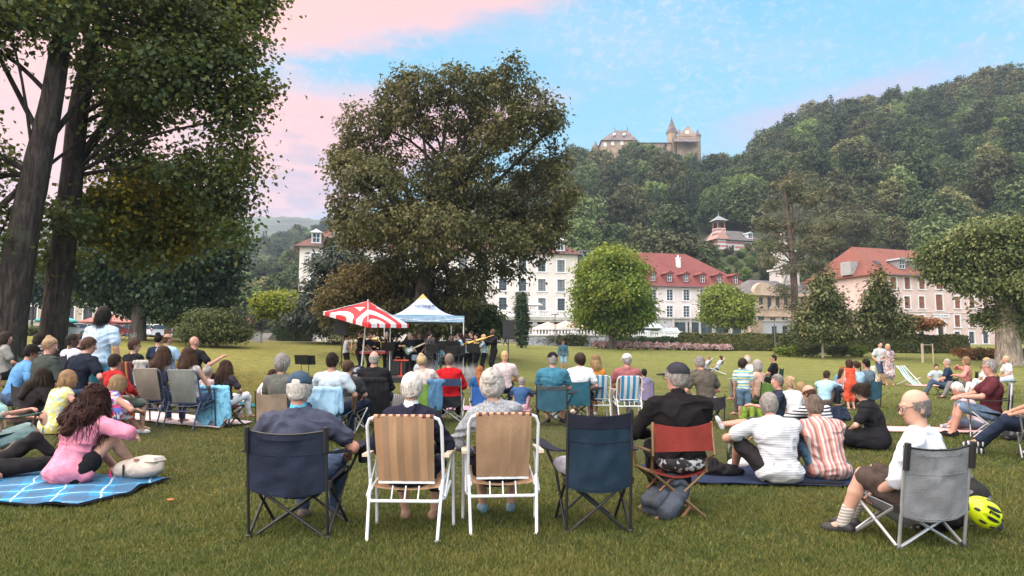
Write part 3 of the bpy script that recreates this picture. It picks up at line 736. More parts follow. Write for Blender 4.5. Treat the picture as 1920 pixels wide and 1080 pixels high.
simple('pollard_plane_tree', 'broad flat-bottomed tree with a thick pale trunk at the lawn edge', 1893, 52, [(1850, 440, 60, 25), (1910, 445, 60, 28), (1800, 480, 50, 32), (1860, 490, 65, 36), (1930, 495, 60, 40), (1780, 500, 34, 28), (1830, 530, 45, 24), (1890, 540, 55, 30), (1960, 470, 60, 50), (1880, 590, 30, 25), (1905, 610, 28, 20), (1960, 550, 50, 50), (1770, 470, 24, 22)], 52000, .28, (leafmat('pollard_leaves', (.045, .070, .022), (.095, .115, .040), (.15, .16, .06), .28), barkmat('pale_plane_bark', (.12, .10, .08), (.34, .29, .235), .8)), 25, .85, per=20, clump=.95, droop=.6)
# tall pine with a bare stem
bP = gp(1492, 98)
LP = lobes_px(bP, 98, [(1484, 330, 16, 12), (1486, 345, 24, 14), (1480, 350, 28, 18), (1450, 385, 20, 14), (1500, 375, 34, 20), (1440, 420, 26, 14), (1490, 420, 44, 24), (1545, 430, 26, 16), (1450, 460, 38, 18), (1520, 465, 36, 18), (1430, 490, 22, 12), (1480, 505, 30, 14), (1540, 500, 20, 14), (1465, 545, 18, 16), (1490, 575, 14, 10)], .9, .5, 6)
tree('pine_tree', 'tall thin pine with a bare reddish stem before the stone building', bP, [(0, 0, -.3), (.1, 0, 6), (0, 0, 12), (-.4, 0, 18), (-.7, 0, 23)], [.55, .5, .42, .3, .1], LP, 9500, .8, (lf_pine, barkmat('pine_bark', (.075, .05, .042), (.16, .115, .10), .5)), 26, per=16, clump=1.3, asp=.16, inner=.9, flat=.45, droop=.0)
bP = gp(1572, 150)
tree('pine_tree', 'second tall pine standing behind the stone building', bP, [(0, 0, -.3), (.1, 0, 10), (0, 0, 20), (0, 0, 32)], [.5, .45, .35, .1], lobes_px(bP, 150, [(1570, 365, 26, 20), (1545, 395, 30, 18), (1600, 400, 30, 18), (1570, 425, 46, 22), (1610, 445, 30, 20), (1535, 450, 30, 20), (1575, 465, 50, 20), (1600, 490, 34, 14)], .9, .5, 7), 10000, 1.05, (lf_pine, m_bark2), 27, per=16, clump=1.9, asp=.2, inner=.9, flat=.5, droop=.1)
# dark conifer, lemon bush, brown shrub, and the shrub right of the tent
simple('blue_cedar', 'dark blue-green cedar against the hotel wall beside the lime tree', 628, 58, [(630, 465, 22, 22), (615, 500, 30, 18), (650, 495, 36, 20), (600, 535, 34, 18), (640, 535, 40, 22), (600, 570, 44, 20), (640, 575, 50, 24), (590, 600, 40, 20), (630, 610, 50, 25), (560, 600, 20, 14)], 16000, .55, (lf_con, m_bark2), 28, .35, per=16, clump=.9, asp=.25, flat=.5, inner=.8)
simple('lemon_tree', 'small bright yellow-green tree above the clipped hedge blocks', 527, 64, [(500, 568, 20, 16), (525, 562, 28, 14), (552, 568, 20, 14), (525, 582, 38, 14), (565, 575, 14, 12)], 15000, .26, (lf_lime2, m_bark2), 29, .14, per=16, clump=.7)
simple('brown_maple', 'low bronze-brown leafed maple under the lime tree crown', 675, 46, [(690, 520, 60, 25), (650, 540, 44, 26), (720, 530, 60, 28), (640, 570, 40, 24), (700, 565, 60, 30), (625, 590, 22, 18), (760, 560, 50, 35), (660, 605, 36, 20), (720, 600, 50, 26)], 30000, .22, (lf_brown, m_bark2), 30, .22, per=20, clump=.7, inner=.7)
simple('viburnum_shrub', 'dark green rounded shrub beside the tent, before the hotel terrace', 905, 49, [(905, 590, 26, 16), (888, 606, 26, 18), (922, 610, 24, 18), (905, 625, 38, 16), (870, 625, 22, 14)], 9000, .28, (leafmat('viburnum_leaves', (.035, .055, .018), (.07, .095, .03), (.12, .13, .05), .25), m_bark2), 31, .08, cat='shrub', per=16, clump=.6)
simple('dark_shrub', 'dark understorey shrub in the shade right behind the stage', 800, 52, [(740, 600, 50, 30), (800, 600, 50, 34), (850, 605, 40, 30), (700, 615, 40, 22), (780, 575, 50, 30)], 9000, .34, (lf_chest, m_bark2), 36, .1, cat='shrub', per=18, clump=.9)
simple('round_shrub', 'large rounded green shrub at the top of the lawn bank', 405, 47, [(405, 600, 38, 16), (378, 612, 26, 18), (430, 612, 26, 18), (405, 622, 50, 18), (365, 625, 16, 12), (448, 626, 14, 12)], 24000, .17, (lf_bush, m_bark2), 32, .08, cat='shrub', per=18, clump=.55, inner=.6)
simple('copper_shrub', 'reddish young maple bush before the pink building door', 1733, 66, [(1722, 602, 14, 6), (1745, 606, 14, 6), (1733, 612, 22, 6)], 1600, .34, (lf_red, m_bark2), 33, .05, cat='shrub', per=10, clump=.5)
b = gp(978, 66)
Lc = [(0, 0, z, .62*math.sin(min(1, (z+.2)/4.3)*2.4+.55), .6, .55) for z in [.6, 1.1, 1.6, 2.1, 2.6, 3.1, 3.6, 4.0, 4.4, 4.8]]
Lc = [(x, y, z, max(.25, .66-.09*abs(z-2.0)*.9), max(.25, .66-.09*abs(z-2.0)*.9), .5) for (x, y, z, *_r) in Lc]
tree('cypress', 'slim dark columnar cypress beside the loudspeaker', b, [(0, 0, -.2), (0, 0, 1), (0, 0, 3), (0, 0, 4.9)], [.12, .1, .07, .03], Lc, 8000, .26, (lf_cyp, m_bark2), 34, 'tree', None, limbs=False, per=14, clump=.3, asp=.3, droop=-.5)
b = gp(30, 80)
for i, (px, Y, lab) in enumerate([(58, 84, 'dark street tree seen between the two plane trunks'), (115, 88, 'pale green street tree behind the parked estate car'), (330, 92, 'green street tree behind the row of parked white cars'), (372, 62, 'light green bush tree by the traffic sign'), (-60, 70, 'leafy street tree beyond the nearest plane trunk')]):
    simple('street_tree', lab, px, Y, [(px, 520 if i != 3 else 575, 34, 26), (px-22, 545 if i != 3 else 590, 28, 20), (px+24, 545 if i != 3 else 592, 26, 20)], 6000, .5, (lf_bush if i % 2 else lf_chest, m_bark2), 40+i, .16, group='street trees beyond the car park', per=16, clump=1.2)

# ------------------------------------------------------------------ hillside woods
_fm = [leafmat('wood_leaves', (.026, .046, .018), (.055, .078, .028), (.085, .095, .035), .2, nscale=.12, each=.8), leafmat('wood_leaves', (.030, .054, .018), (.065, .095, .028), None, .2, nscale=.12, each=.8), leafmat('wood_leaves', (.040, .050, .020), (.085, .088, .034), None, .2, nscale=.12, each=.8), leafmat('fir_needles', (.018, .034, .022), (.038, .056, .034), None, .1)]
_src = []
_labs = [('lone_tree', 'lone round tree on the saddle right of the castle', 1367, 352, 290, .85), ('ridge_tree', 'tall oak breaking the skyline right of the saddle', 1445, 322, 300, 1.05), ('ridge_tree', 'broad olive-green tree standing just under the castle wall', 1235, 300, 322, .9), ('fir_tree', 'dark pointed fir on the slope above the striped villa', 1480, 300, 400, 1.2)]
for i, (nm, lab, px, Y, py, sc_) in enumerate(_labs):
    rng = random.Random(60+i)
    if i < 3:
        lob = []
        for _ in range(10):
            a = rng.uniform(0, 6.28); r = rng.uniform(.6, 3.1); z = rng.uniform(3.5, 8.8); r *= 1-.09*abs(z-5.5); q = rng.uniform(1.5, 2.4)
            lob.append((math.cos(a)*r, math.sin(a)*r, z, q, q, q*.8))
        lob.append((0, 0, 6.5, 3, 3, 3)); nl = 6500; kw = dict(per=18, clump=.75, inner=.4)
    else:
        lob = [(0, 0, z, max(.3, 2.4-z*.2), max(.3, 2.4-z*.2), .9) for z in (1.6, 3, 4.4, 5.8, 7.2, 8.6, 10, 11)]; nl = 2600; kw = dict(per=12, clump=.7, asp=.35, droop=.4)
    X = (px-960)/FPX*Y; z = float(castle_z(np.array(X), np.array(float(Y))))
    r_ = tree(nm, lab, (X, Y, z-.4), [(0, 0, -.5), (0, 0, 2), (.1, 0, 5), (0, 0, 8)], [.35, .3, .22, .08], lob, nl, .52, (_fm[i], m_bark2), 70+i, group='trees on the castle ridge', **kw)
    r_.scale = (sc_,)*3; _src.append([c_ for c_ in r_.children if c_.name.startswith('crown')][0])

def scatter(name, label, pts, scl, rot, idx, srcs):
    me = bpy.data.meshes.new(name); me.vertices.add(len(pts)); me.vertices.foreach_set('co', np.asarray(pts, np.float32).ravel())
    for nm, ty, dat in (('scl', 'FLOAT', scl), ('rot', 'FLOAT', rot), ('pick', 'INT', idx)):
        a = me.attributes.new(nm, ty, 'POINT'); a.data.foreach_set('value', np.asarray(dat, np.float32 if ty == 'FLOAT' else np.int32))
    o = bpy.data.objects.new(name, me); COL.objects.link(o); tag(o, label, 'wood', kind='stuff')
    ng = bpy.data.node_groups.new(name+'_nodes', 'GeometryNodeTree')
    ng.interface.new_socket('Geometry', in_out='INPUT', socket_type='NodeSocketGeometry'); ng.interface.new_socket('Geometry', in_out='OUTPUT', socket_type='NodeSocketGeometry')
    N = ng.nodes; Lk = ng.links
    gi = N.new('NodeGroupInput'); go = N.new('NodeGroupOutput'); iop = N.new('GeometryNodeInstanceOnPoints'); g2i = N.new('GeometryNodeGeometryToInstance')
    for s in reversed(srcs):
        oi = N.new('GeometryNodeObjectInfo'); oi.inputs['Object'].default_value = s; oi.transform_space = 'ORIGINAL'; oi.inputs['As Instance'].default_value = False
        Lk.new(oi.outputs['Geometry'], g2i.inputs[0])
    Lk.new(gi.outputs[0], iop.inputs['Points']); Lk.new(g2i.outputs[0], iop.inputs['Instance']); iop.inputs['Pick Instance'].default_value = True
    def attr(nm, ty):
        a = N.new('GeometryNodeInputNamedAttribute'); a.data_type = ty; a.inputs[0].default_value = nm; return [s for s in a.outputs if s.enabled][0]
    Lk.new(attr('pick', 'INT'), iop.inputs['Instance Index']); Lk.new(attr('scl', 'FLOAT'), iop.inputs['Scale'])
    cb = N.new('ShaderNodeCombineXYZ'); Lk.new(attr('rot', 'FLOAT'), cb.inputs[2]); Lk.new(cb.outputs[0], iop.inputs['Rotation'])
    Lk.new(iop.outputs[0], go.inputs[0])
    md = o.modifiers.new('scatter', 'NODES'); md.node_group = ng
    return o
CLEAR = []          # plan rectangles kept free of wood: (x0, x1, y0, y1)
def wood(name, label, t0, t1, y0, y1, zf, spacing, seed, s0, s1, firs=.08):
    rng = np.random.default_rng(seed); pts = []
    Y = y0
    while Y < y1:
        X = t0*Y
        while X < t1*Y:
            x = X+rng.uniform(-.45, .45)*spacing; y = Y+rng.uniform(-.45, .45)*spacing
            if not any(a < x < b_ and c_ < y < d_ for a, b_, c_, d_ in CLEAR): pts.append((x, y))
            X += spacing
        Y += spacing*.9
    P = np.array(pts); z = zf(P[:, 0], P[:, 1])-.6
    n = len(P); idx = rng.integers(0, 3, n); idx[rng.random(n) < firs] = 3
    clus = .5+.5*vnoise(np.stack([P[:, 0]*.03, P[:, 1]*.03, P[:, 0]*0], 1), seed)
    return scatter(name, label, np.column_stack([P, z]), (s0+(s1-s0)*rng.random(n)**1.5)*(.85+.3*clus), rng.uniform(0, 6.28, n), idx, _src)
# villa garden, castle terrace
CLEAR += [(43, 84, 138, 202), (32, 97, 314, 420), (75, 132, 322, 420)]
wood('castle_hill_wood', 'thick deciduous wood covering the castle hill', -.11, .98, 142, 352, castle_z, 8.4, 81, .85, 1.75)
_cl = CLEAR[:]; CLEAR.clear(); wood('villa_garden_wood', 'low garden shrubs and small trees below the striped villa', .27, .46, 136, 186, castle_z, 4.2, 84, .22, .5, 0); CLEAR += _cl
wood('spur_hill_wood', 'bushy green wood on the near slope of the valley', -.62, -.13, 134, 260, spur_z, 6.6, 82, .55, 1.15)
wood('valley_hill_wood', 'hazy pale wood on the farther slope of the valley', -.75, -.15, 300, 560, back_z, 10.5, 83, .9, 1.5, .12)
# ------------------------------------------------------------------ buildings
m_cream = M('cream_render', (.58, .545, .52), .92, .05, .6, .15, 30); m_pinkw = M('pink_render', (.55, .42, .40), .92, .05, .5, .15, 30)
m_white = M('white_paint', (.66, .67, .70), .6, .04); m_stone = M('pale_stone', (.46, .35, .275), .92, .12, .9, .3, 14)
m_slate = M('slate', (.11, .105, .11), .75, .25, 2.0, .4, 9); m_grey = M('grey_render', (.40, .41, .43), .9, .08, .8)
m_conc = M('concrete', (.42, .41, .40), .92, .12, 1.2, .3, 30)
m_glass = M('window_glass', (.035, .045, .055), .08, .2, 2.0, spec=.9); m_dark = M('dark_interior', (.012, .012, .014), .9, .3)
m_blind = M('blue_grey_blind', (.19, .215, .23), .7, .12, 6); m_frame = M('grey_frame', (.11, .12, .13), .6)
m_shut = M('brown_shutter', (.22, .085, .055), .75, .15, 5); m_iron = M('black_iron', (.015, .016, .018), .5)
def roofmat(name, c1, c2, row=.28):
    m, t, b, tc = newmat(name, .85)
    o = t.xyz(tc); f = t.math('FRACT', t.math('ADD', t.math('DIVIDE', o[2], row), 50.0)); fx = t.math('FRACT', t.math('ADD', t.math('DIVIDE', o[0], .30), 90.0))
    n = t.noise(t.scale(tc, 3.3, 3.3, 3.6), 1.0, 4, .7); n2 = t.noise(tc, .35, 3)
    c = t.mix(t.step(n, .35, .7), c1, c2); c = t.mix(t.math('MULTIPLY', t.step(n2, .45, .7), .4), c, tuple(x*.55 for x in c1))
    t.link(c, b.inputs['Base Color'])
    bn = t.n('ShaderNodeBump'); bn.inputs['Strength'].default_value = .8; bn.inputs['Distance'].default_value = .05
    t.link(t.math('ADD', f, t.math('MULTIPLY', fx, .4)), bn.inputs['Height']); t.link(bn.outputs[0], b.inputs['Normal']); return m
m_tileA = roofmat('brown_red_tiles', (.155, .068, .058), (.11, .05, .044)); m_tileB = roofmat('red_tiles', (.185, .056, .052), (.145, .045, .042)); m_tileC = roofmat('orange_tiles', (.225, .082, .060), (.135, .052, .042))

class Facade:
    """a box house standing on its front line A-B; local x along the front, y into the house, z up"""
    def __init__(s, name, label, A, B, zb, ze, depth, wallmat, cat='building'):
        s.A = Vector((A.x, A.y, 0)); d = Vector((B.x-A.x, B.y-A.y, 0)); s.W = d.length; s.d = d.normalized(); s.n = Vector((-s.d.y, s.d.x, 0))
        s.zb, s.ze, s.D = zb, ze, depth; s.wm = wallmat; s.op = []
        s.root = bpy.data.objects.new(name, None); COL.objects.link(s.root); s.root.location = (A.x, A.y, zb)
        s.root.rotation_euler = (0, 0, math.atan2(s.d.y, s.d.x)); tag(s.root, label, cat); s.H = ze-zb; s.cache = {}
    def uz(s, px, py, out=0.0):
        """where the sight line through a pixel meets the front (out: metres in front of it)"""
        r = ray(px, py); o = Vector((0, 0, CAMH)); P0 = s.A-s.n*out; k = (P0-o).dot(s.n)/r.dot(s.n); p = o+r*k
        return (p-s.A).dot(s.d), p.z-s.zb
    def opening(s, u, z, w, h): s.op.append((u-w/2, u+w/2, z-h/2, z+h/2))
    def walls(s, th=.35, name='wall'):
        xs = sorted({0.0, s.W, *[v for o in s.op for v in o[:2]]}); zs = sorted({0.0, s.H, *[v for o in s.op for v in o[2:]]})
        mb = MB()
        for i in range(len(xs)-1):
            for j in range(len(zs)-1):
                cx, cz = (xs[i]+xs[i+1])/2, (zs[j]+zs[j+1])/2
                if any(a < cx < b_ and c_ < cz < d_ for a, b_, c_, d_ in s.op): continue
                mb.add([(xs[i], 0, zs[j]), (xs[i+1], 0, zs[j]), (xs[i+1], 0, zs[j+1]), (xs[i], 0, zs[j+1])], [(0, 1, 2, 3)])
        for a, b_, c_, d_ in s.op:
            q = [(a, c_), (b_, c_), (b_, d_), (a, d_)]
            for i in range(4):
                p, r = q[i], q[(i+1) % 4]; mb.add([(p[0], 0, p[1]), (p[0], th, p[1]), (r[0], th, r[1]), (r[0], 0, r[1])], [(0, 1, 2, 3)])
        W, D, H = s.W, s.D, s.H
        mb.add([(0, 0, 0), (W, 0, 0), (W, D, 0), (0, D, 0), (0, 0, H), (W, 0, H), (W, D, H), (0, D, H)], [(1, 2, 6, 5), (2, 3, 7, 6), (3, 0, 4, 7), (4, 5, 6, 7)])
        mb.build(name, s.wm, s.root)
    def window(s, u, z, w, h, style='casement', surround=.16, yoff=0.0, sur_mat=None, name='window', parent=None):
        s.opening(u, z, w, h) if yoff == 0 else None
        key = (round(w, 2), round(h, 2), style, surround, sur_mat)
        if key not in s.cache:
            f = MB(); sr = surround; y0 = -.05
            if sr > 0:
                for (cx, cz, dx, dz) in ((-w/2-sr/2, 0, sr, h+2*sr), (w/2+sr/2, 0, sr, h+2*sr), (0, h/2+sr/2, w, sr)): f.box((cx, y0+.03, cz), (dx, .08, dz))
                f.box((0, y0, -h/2-sr*.4), (w+2*sr+.25, .22, sr*.8))
            f2 = MB()
            g = .06
            for cx in (-w/2+g/2, w/2-g/2): f2.box((cx, .16, 0), (g, .07, h))
            for cz in (-h/2+g/2, h/2-g/2): f2.box((0, .161, cz), (w-2*g, .07, g))
            p = MB()
            if style == 'shutter':
                for sg in (-1, 1):
                    p.box((sg*w/4, .11, 0), (w/2-.03, .04, h-.02))
                    for q in range(6): p.box((sg*w/4, .085, -h/2+h*(q+.5)/6), (w/2-.16, .02, h/6-.08))
                pm = m_shut
            else:
                f2.box((0, .155, 0), (.07, .06, h-2*g))
                nb = 2 if style == 'casement' else 3
                for q in range(1, nb+1): f2.box((0, .157, -h/2+h*q/(nb+1)), (w-2*g, .05, .045))
                if style == 'barred':
                    for q in (-.32, -.16, .16, .32): f2.box((q*w, .158, 0), (.03, .05, h-2*g))
                p.box((0, .20, 0), (w, .02, h)); pm = m_blind if style == 'blind' else m_glass
            s.cache[key] = (f, f2, p, pm, {})
        f, f2, p, pm, objs = s.cache[key]
        P = parent or s.root
        if not objs:
            o = f2.build(name, m_frame if style != 'white' else m_white, P); objs['w'] = o
            objs['p'] = p.build('shutter' if style == 'shutter' else 'pane', pm, o)
            objs['s'] = f.build('surround', sur_mat or m_white, o) if surround > 0 else None
        else:
            o = objs['w'].copy(); COL.objects.link(o); o.parent = P
            for k_ in ('p', 's'):
                if objs[k_]: q = objs[k_].copy(); COL.objects.link(q); q.parent = o
        o.location = (u, yoff, z); return o
    def hip(s, rise, inset, over=.5, mat=None, yr=.5, left_inset=None, lip=True):
        W, D, H = s.W, s.D, s.H; li = inset if left_inset is None else left_inset; t = .18
        a = [(-over, -over, H), (W+over, -over, H), (W+over, D+over, H), (-over, D+over, H)]; b = [(li, D*yr, H+rise), (W-inset, D*yr, H+rise)]
        mb = MB(); mb.add([(x, y, z-t) for x, y, z in a]+a+b, [(3, 2, 1, 0), (0, 1, 5, 4), (1, 2, 6, 5), (2, 3, 7, 6), (3, 0, 4, 7), (4, 5, 9, 8), (5, 6, 9), (6, 7, 8, 9), (7, 4, 8)])
        s.roof = mb.build('roof', mat, s.root)
        g = MB(); g.box((W/2, -over-.06, H-.10), (W+2*over, .12, .14)); g.build('gutter', m_frame, s.roof); s.rise, s.over, s.yr = rise, over, yr
    def roof_y(s, z):
        """depth at which the front roof plane reaches height z above the eave"""
        return -s.over+(s.D*s.yr+s.over)*z/s.rise
    def dormer(s, u, zbot, w, h, wallm, roofm, pitch=.45, eave=.3, frame='white'):
        y0 = s.roof_y(zbot)-.25; z0 = s.H+zbot; dep = 2.4
        mb = MB(); th = .14
        mb.box((u-w/2-th/2, y0+dep/2, z0+h/2), (th, dep, h)); mb.box((u+w/2+th/2, y0+dep/2, z0+h/2), (th, dep, h)); mb.box((u, y0+dep/2, z0+h+.06), (w+2*th, dep, .12)); mb.box((u, y0+dep/2-.05, z0-.06), (w+.5, dep, .12))
        o = mb.build('dormer', wallm, s.root)
        r = MB(); x = w/2+th+eave; zt = z0+h+.12
        r.add([(u-x, y0-.35, zt-.1), (u+x, y0-.35, zt-.1), (u, y0-.35, zt+pitch), (u-x, y0+dep+.6, zt-.1), (u+x, y0+dep+.6, zt-.1), (u, y0+dep+1.2, zt+pitch)], [(0, 1, 2), (0, 2, 5, 3), (1, 4, 5, 2), (0, 3, 4, 1)])
        r.build('dormer_roof', roofm, o)
        p = MB(); p.box((u, y0+.12, z0+h/2), (w, .03, h)); p.build('pane', m_glass, o)
        f = MB()
        for q in (-w/2+.04, 0, w/2-.04): f.box((u+q, y0+.08, z0+h/2), (.07, .06, h))
        for q in (.04, h*.5, h-.04): f.box((u, y0+.081, z0+q), (w, .055, .06))
        f.build('sash', m_white if frame == 'white' else m_frame, o)

def balustrade(mb, a, b, z, h=.8, step=.34, r=.075, rail=.16, pier=None):
    a = Vector(a); b = Vector(b); L = (b-a).length; d = (b-a).normalized(); n = max(1, int(L/step)); rz = math.atan2(d.y, d.x); mid = (a+b)/2
    mb.box((mid.x, mid.y, z+h-.07), (L, rail+.08, .14), rz); mb.box((mid.x, mid.y, z+.06), (L, rail+.08, .12), rz)
    for i in range(n):
        p = a.lerp(b, (i+.5)/n)
        mb.lathe([(r*.6, 0), (r*1.15, .12*h), (r*1.2, .3*h), (r*.5, .62*h), (r*.8, .78*h)], (p.x, p.y, z+.10), 6)
    if pier:
        k = max(1, int(L/pier))
        for i in range(k+1): p = a.lerp(b, i/k); mb.box((p.x, p.y, z+h/2+.03), (.5, .5, h+.1), rz)

# --- long cream hotel behind the lime tree
A = at(562, 460, 106); B = at(1083, 477, 115); zb = 3.2; ze = (A.z+B.z)/2
H1 = Facade('hotel', 'long four-storey cream hotel with brown tiled roof and terrace behind the lime tree', A, B, zb, ze, 14, m_cream)
u0, _ = H1.uz(1052, 535); u1, _ = H1.uz(1016, 535); sp = u0-u1
rows = [H1.uz(1052, y)[1] for y in (499, 535.5, 571)]
cols = []; u = u0
while u > 1.2: cols.append(u); u -= sp
for ci, u in enumerate(cols):
    for ri, z in enumerate(rows): H1.window(u, z, 1.25, 1.95, 'blind' if (ci*3+ri*2) % 5 in (0, 2) else 'barred', .2)
    if ci < 14: H1.window(u, rows[2]-3.55, 1.7, 2.2, 'casement', 0)
H1.walls(); H1.hip(4.4, 5.0, .6, m_tileA, .5)
for ci, u in enumerate(cols):
    if ci in (0, 1, 2, 3, 5, 7, 9, 11, 12): H1.dormer(u, .55, 1.15, 1.5, M('dormer_grey', (.45, .47, .50), .8), m_white, .5, .25)
uL, zt = H1.uz(925, 597, 5.0); uR, _ = H1.uz(1088, 597, 5.0); zt = H1.uz(1010, 594, 5.0)[1]
t_ = MB(); t_.box(((uL+uR)/2, -2.6, zt-.25), (uR-uL, 5.1, .45)); t_.box(((uL+uR)/2, -2.6, zt-.62), (uR-uL-.4, 4.8, .28)); ts_ = t_.build('terrace_slab', m_conc, H1.root)
b_ = MB(); balustrade(b_, (uL+.2, -5.0, 0), (uR-.2, -5.0, 0), zt, .95, .36, .09, pier=6.0); balustrade(b_, (uR-.2, -5.0, 0), (uR-.2, -.4, 0), zt, .95); _o = b_.build('balustrade', m_white, H1.root); _o['kind'] = 'stuff'
for px in (930, 1003, 1034, 1075):
    u, _ = H1.uz(px, 610, 4.6); c_ = MB(); c_.box((u, -4.4, zt/2-.4), (.7, .6, zt-.8)); c_.build('pillar', m_cream, H1.root)
aw = MB(); aw.add([(uL+2, -.3, zt-.8), (uR-1, -.3, zt-.8), (uR-1, -4.9, zt-1.15), (uL+2, -4.9, zt-1.15), (uL+2, -4.9, zt-1.45), (uR-1, -4.9, zt-1.45)], [(0, 1, 2, 3), (3, 2, 5, 4)]); aw.build('awning', M('grey_awning', (.30, .32, .36), .85), H1.root)

# outside steel stair at its right end
st = empty('fire_stair', (0, 0, 0), 0, 'grey steel fire stair at the right end of the cream hotel', 'stair')
p0 = at(1087, 470, 117); p1 = at(1112, 470, 117); st.location = (p0.x, p0.y, zb)
fr = MB(); w_ = p1.x-p0.x; hh = p0.z-zb
for x in (0, w_*.5, w_):
    for y in (0, 2.0): fr.tube([(x, y, 0), (x, y, hh)], .05, 6)
for k in range(4):
    z = hh*(.25+.25*k); fr.box((w_/2, 1.0, z), (w_, 2.1, .08))
    for y in (0, 2.0): fr.tube([(0, y, z+.9 if k < 3 else z-.1), (w_, y, z+.9 if k < 3 else z-.1)], .03, 5)
fr.build('frame', M('steel', (.16, .19, .22), .5, metal=.4), st)
for k in range(3):
    z = hh*(.25+.25*k); f_ = MB(); s_ = 1 if k % 2 else -1
    f_.hexa([(w_/2-s_*w_*.4, -.1, z-.1), (w_/2+s_*w_*.4, -.1, z+hh*.25-.1), (w_/2+s_*w_*.4, .9, z+hh*.25-.1), (w_/2-s_*w_*.4, .9, z-.1)], [(w_/2-s_*w_*.4, -.1, z+.15), (w_/2+s_*w_*.4, -.1, z+hh*.25+.15), (w_/2+s_*w_*.4, .9, z+hh*.25+.15), (w_/2-s_*w_*.4, .9, z+.15)])
    f_.build('stair_flight', M('blue_steel', (.20, .30, .42), .5), st)

# --- white building with the big red roof
A = at(1192, 536, 124); B = at(1408, 540, 130); zb = 3.0
H2 = Facade('red_roofed_building', 'white three-storey building with a steep red roof and six small dormers', A, B, zb, (A.z+B.z)/2, 16, M('white_render', (.58, .54, .53), .92, .05, .6))
for i in range(6):
    for py in (553, 584):
        u, z = H2.uz(1225+31.2*i, py); H2.window(u, z, 1.25, 2.0, 'white', .22)
H2.walls(); H2.hip(7.2, 8.5, .7, m_tileB, .52, left_inset=.5)
for i in range(6):
    u, z = H2.uz(1225+31.0*i+.5, 527, 0); H2.dormer(u, .9, .85, 1.35, M('dormer_red', (.20, .06, .055), .85), m_tileB, .45, .35)
u, z = H2.uz(1295, 500); ch = MB(); ch.box((u, H2.roof_y(4.2), H2.H+4.9), (.7, .6, 1.8)); ch.box((u, H2.roof_y(4.2), H2.H+5.85), (.85, .75, .15)); ch.lathe([(.14, 0), (.12, .5)], (u, H2.roof_y(4.2), H2.H+5.92), 8); ch.build('chimney', m_white, H2.roof)
# grey single-storey front with glazed porch
A = at(1190, 597, 117); B = at(1440, 597, 121)
H3 = Facade('grey_annexe', 'low grey flat-roofed annexe with shop windows in front of the red-roofed building', A, B, 2.8, A.z, 5.5, m_grey)
for px in (1207, 1275, 1300, 1325, 1352, 1380, 1410):
    u, z = H3.uz(px, 616); H3.window(u, z-.1, 2.0, 2.3, 'casement', 0)
H3.walls(); f_ = MB(); f_.box((H3.W/2, 2.7, H3.H+.12), (H3.W+.5, 6.1, .24)); f_.build('flat_roof', m_conc, H3.root)
for px in (1229, 1262, 1294, 1338, 1370, 1398): u, z = H3.uz(px, 610); f_ = MB(); f_.box((u, -.12, H3.H/2), (.35, .3, H3.H)); f_.build('pilaster', m_conc, H3.root)
u, z = H3.uz(1209, 606); f_ = MB(); f_.hexa([(u-2.4, -1.8, z-.9), (u+2.4, -1.8, z-.9), (u+2.4, -.02, z-.1), (u-2.4, -.02, z-.1)], [(u-2.4, -1.8, z-.75), (u+2.4, -1.8, z-.75), (u+2.4, -.02, z+.05), (u-2.4, -.02, z+.05)]); f_.build('awning', M('pale_blue_awning', (.55, .66, .74), .8), H3.root)
pr = MB(); u, z = H3.uz(1248, 610)
prof = [(0, 0)] + [(0, 2.0)] + [(1.6-1.6*math.cos(a), 2.0+1.3*math.sin(a)) for a in np.linspace(.3, 1.57, 5)] + [(1.6, 0)]
for x in (-1.7, -.85, 0, .85, 1.7): pr.tube([(u+x, -.1-q[0], q[1]) for q in [(0, 3.3), (.7, 3.15), (1.3, 2.7), (1.6, 2.0), (1.6, 0)]], .05, 6)
for q in [(.7, 3.15), (1.3, 2.7), (1.6, 2.0), (1.6, .9)]: pr.tube([(u-1.7, -.1-q[0], q[1]), (u+1.7, -.1-q[0], q[1])], .045, 6)
pr.build('porch_frame', m_white, H3.root); pg = MB()
pg.sheet(lambda a, b: (u-1.65+3.3*a, *[(-.08-q[0], q[1]) for q in [(1.55*math.sin(b*1.57), 3.25*math.cos(b*1.57)*.4+1.95 if b < 1 else 0)]][0]), 2, 6, .02); pg.build('porch_glass', M('porch_glazing', (.35, .42, .46), .1, spec=.8), H3.root)

# --- pale stone building with arches, behind the pine
A = at(1412, 552, 118); B = at(1648, 560, 128)
H4 = Facade('stone_pavilion', 'ornate pale stone building with arched ground floor behind the tall pine', A, B, 2.9, A.z, 12, m_stone)
for i in range(10):
    u, z = H4.uz(1427+15.5*i, 568)
    if u < H4.W-.8: H4.window(u, z, .9, 1.9, 'casement', .14, sur_mat=m_stone)
    u, z = H4.uz(1427+22*i, 598)
    if u < H4.W-1: H4.window(u, z-.4, 1.3, 1.8, 'casement', .18, sur_mat=m_stone)
H4.walls(); H4.hip(3.2, 4, .5, m_slate, .5)
f_ = MB(); f_.box((H4.W/2, -.28, H4.H+.1), (H4.W+.8, .7, .5)); f_.box((H4.W/2, -.14, H4.H*.60), (H4.W, .3, .3)); f_.build('cornice', m_stone, H4.root)
f_ = MB(); u, z = H4.uz(1430, 548); f_.prism([(u-2.2, 0, H4.H+.35)]+[(u-2.2*math.cos(a), 0, H4.H+.35+1.7*math.sin(a)) for a in np.linspace(0, math.pi, 10)], (0, -.45, 0), (0, .4, 0)); f_.build('arched_pediment', m_stone, H4.root)
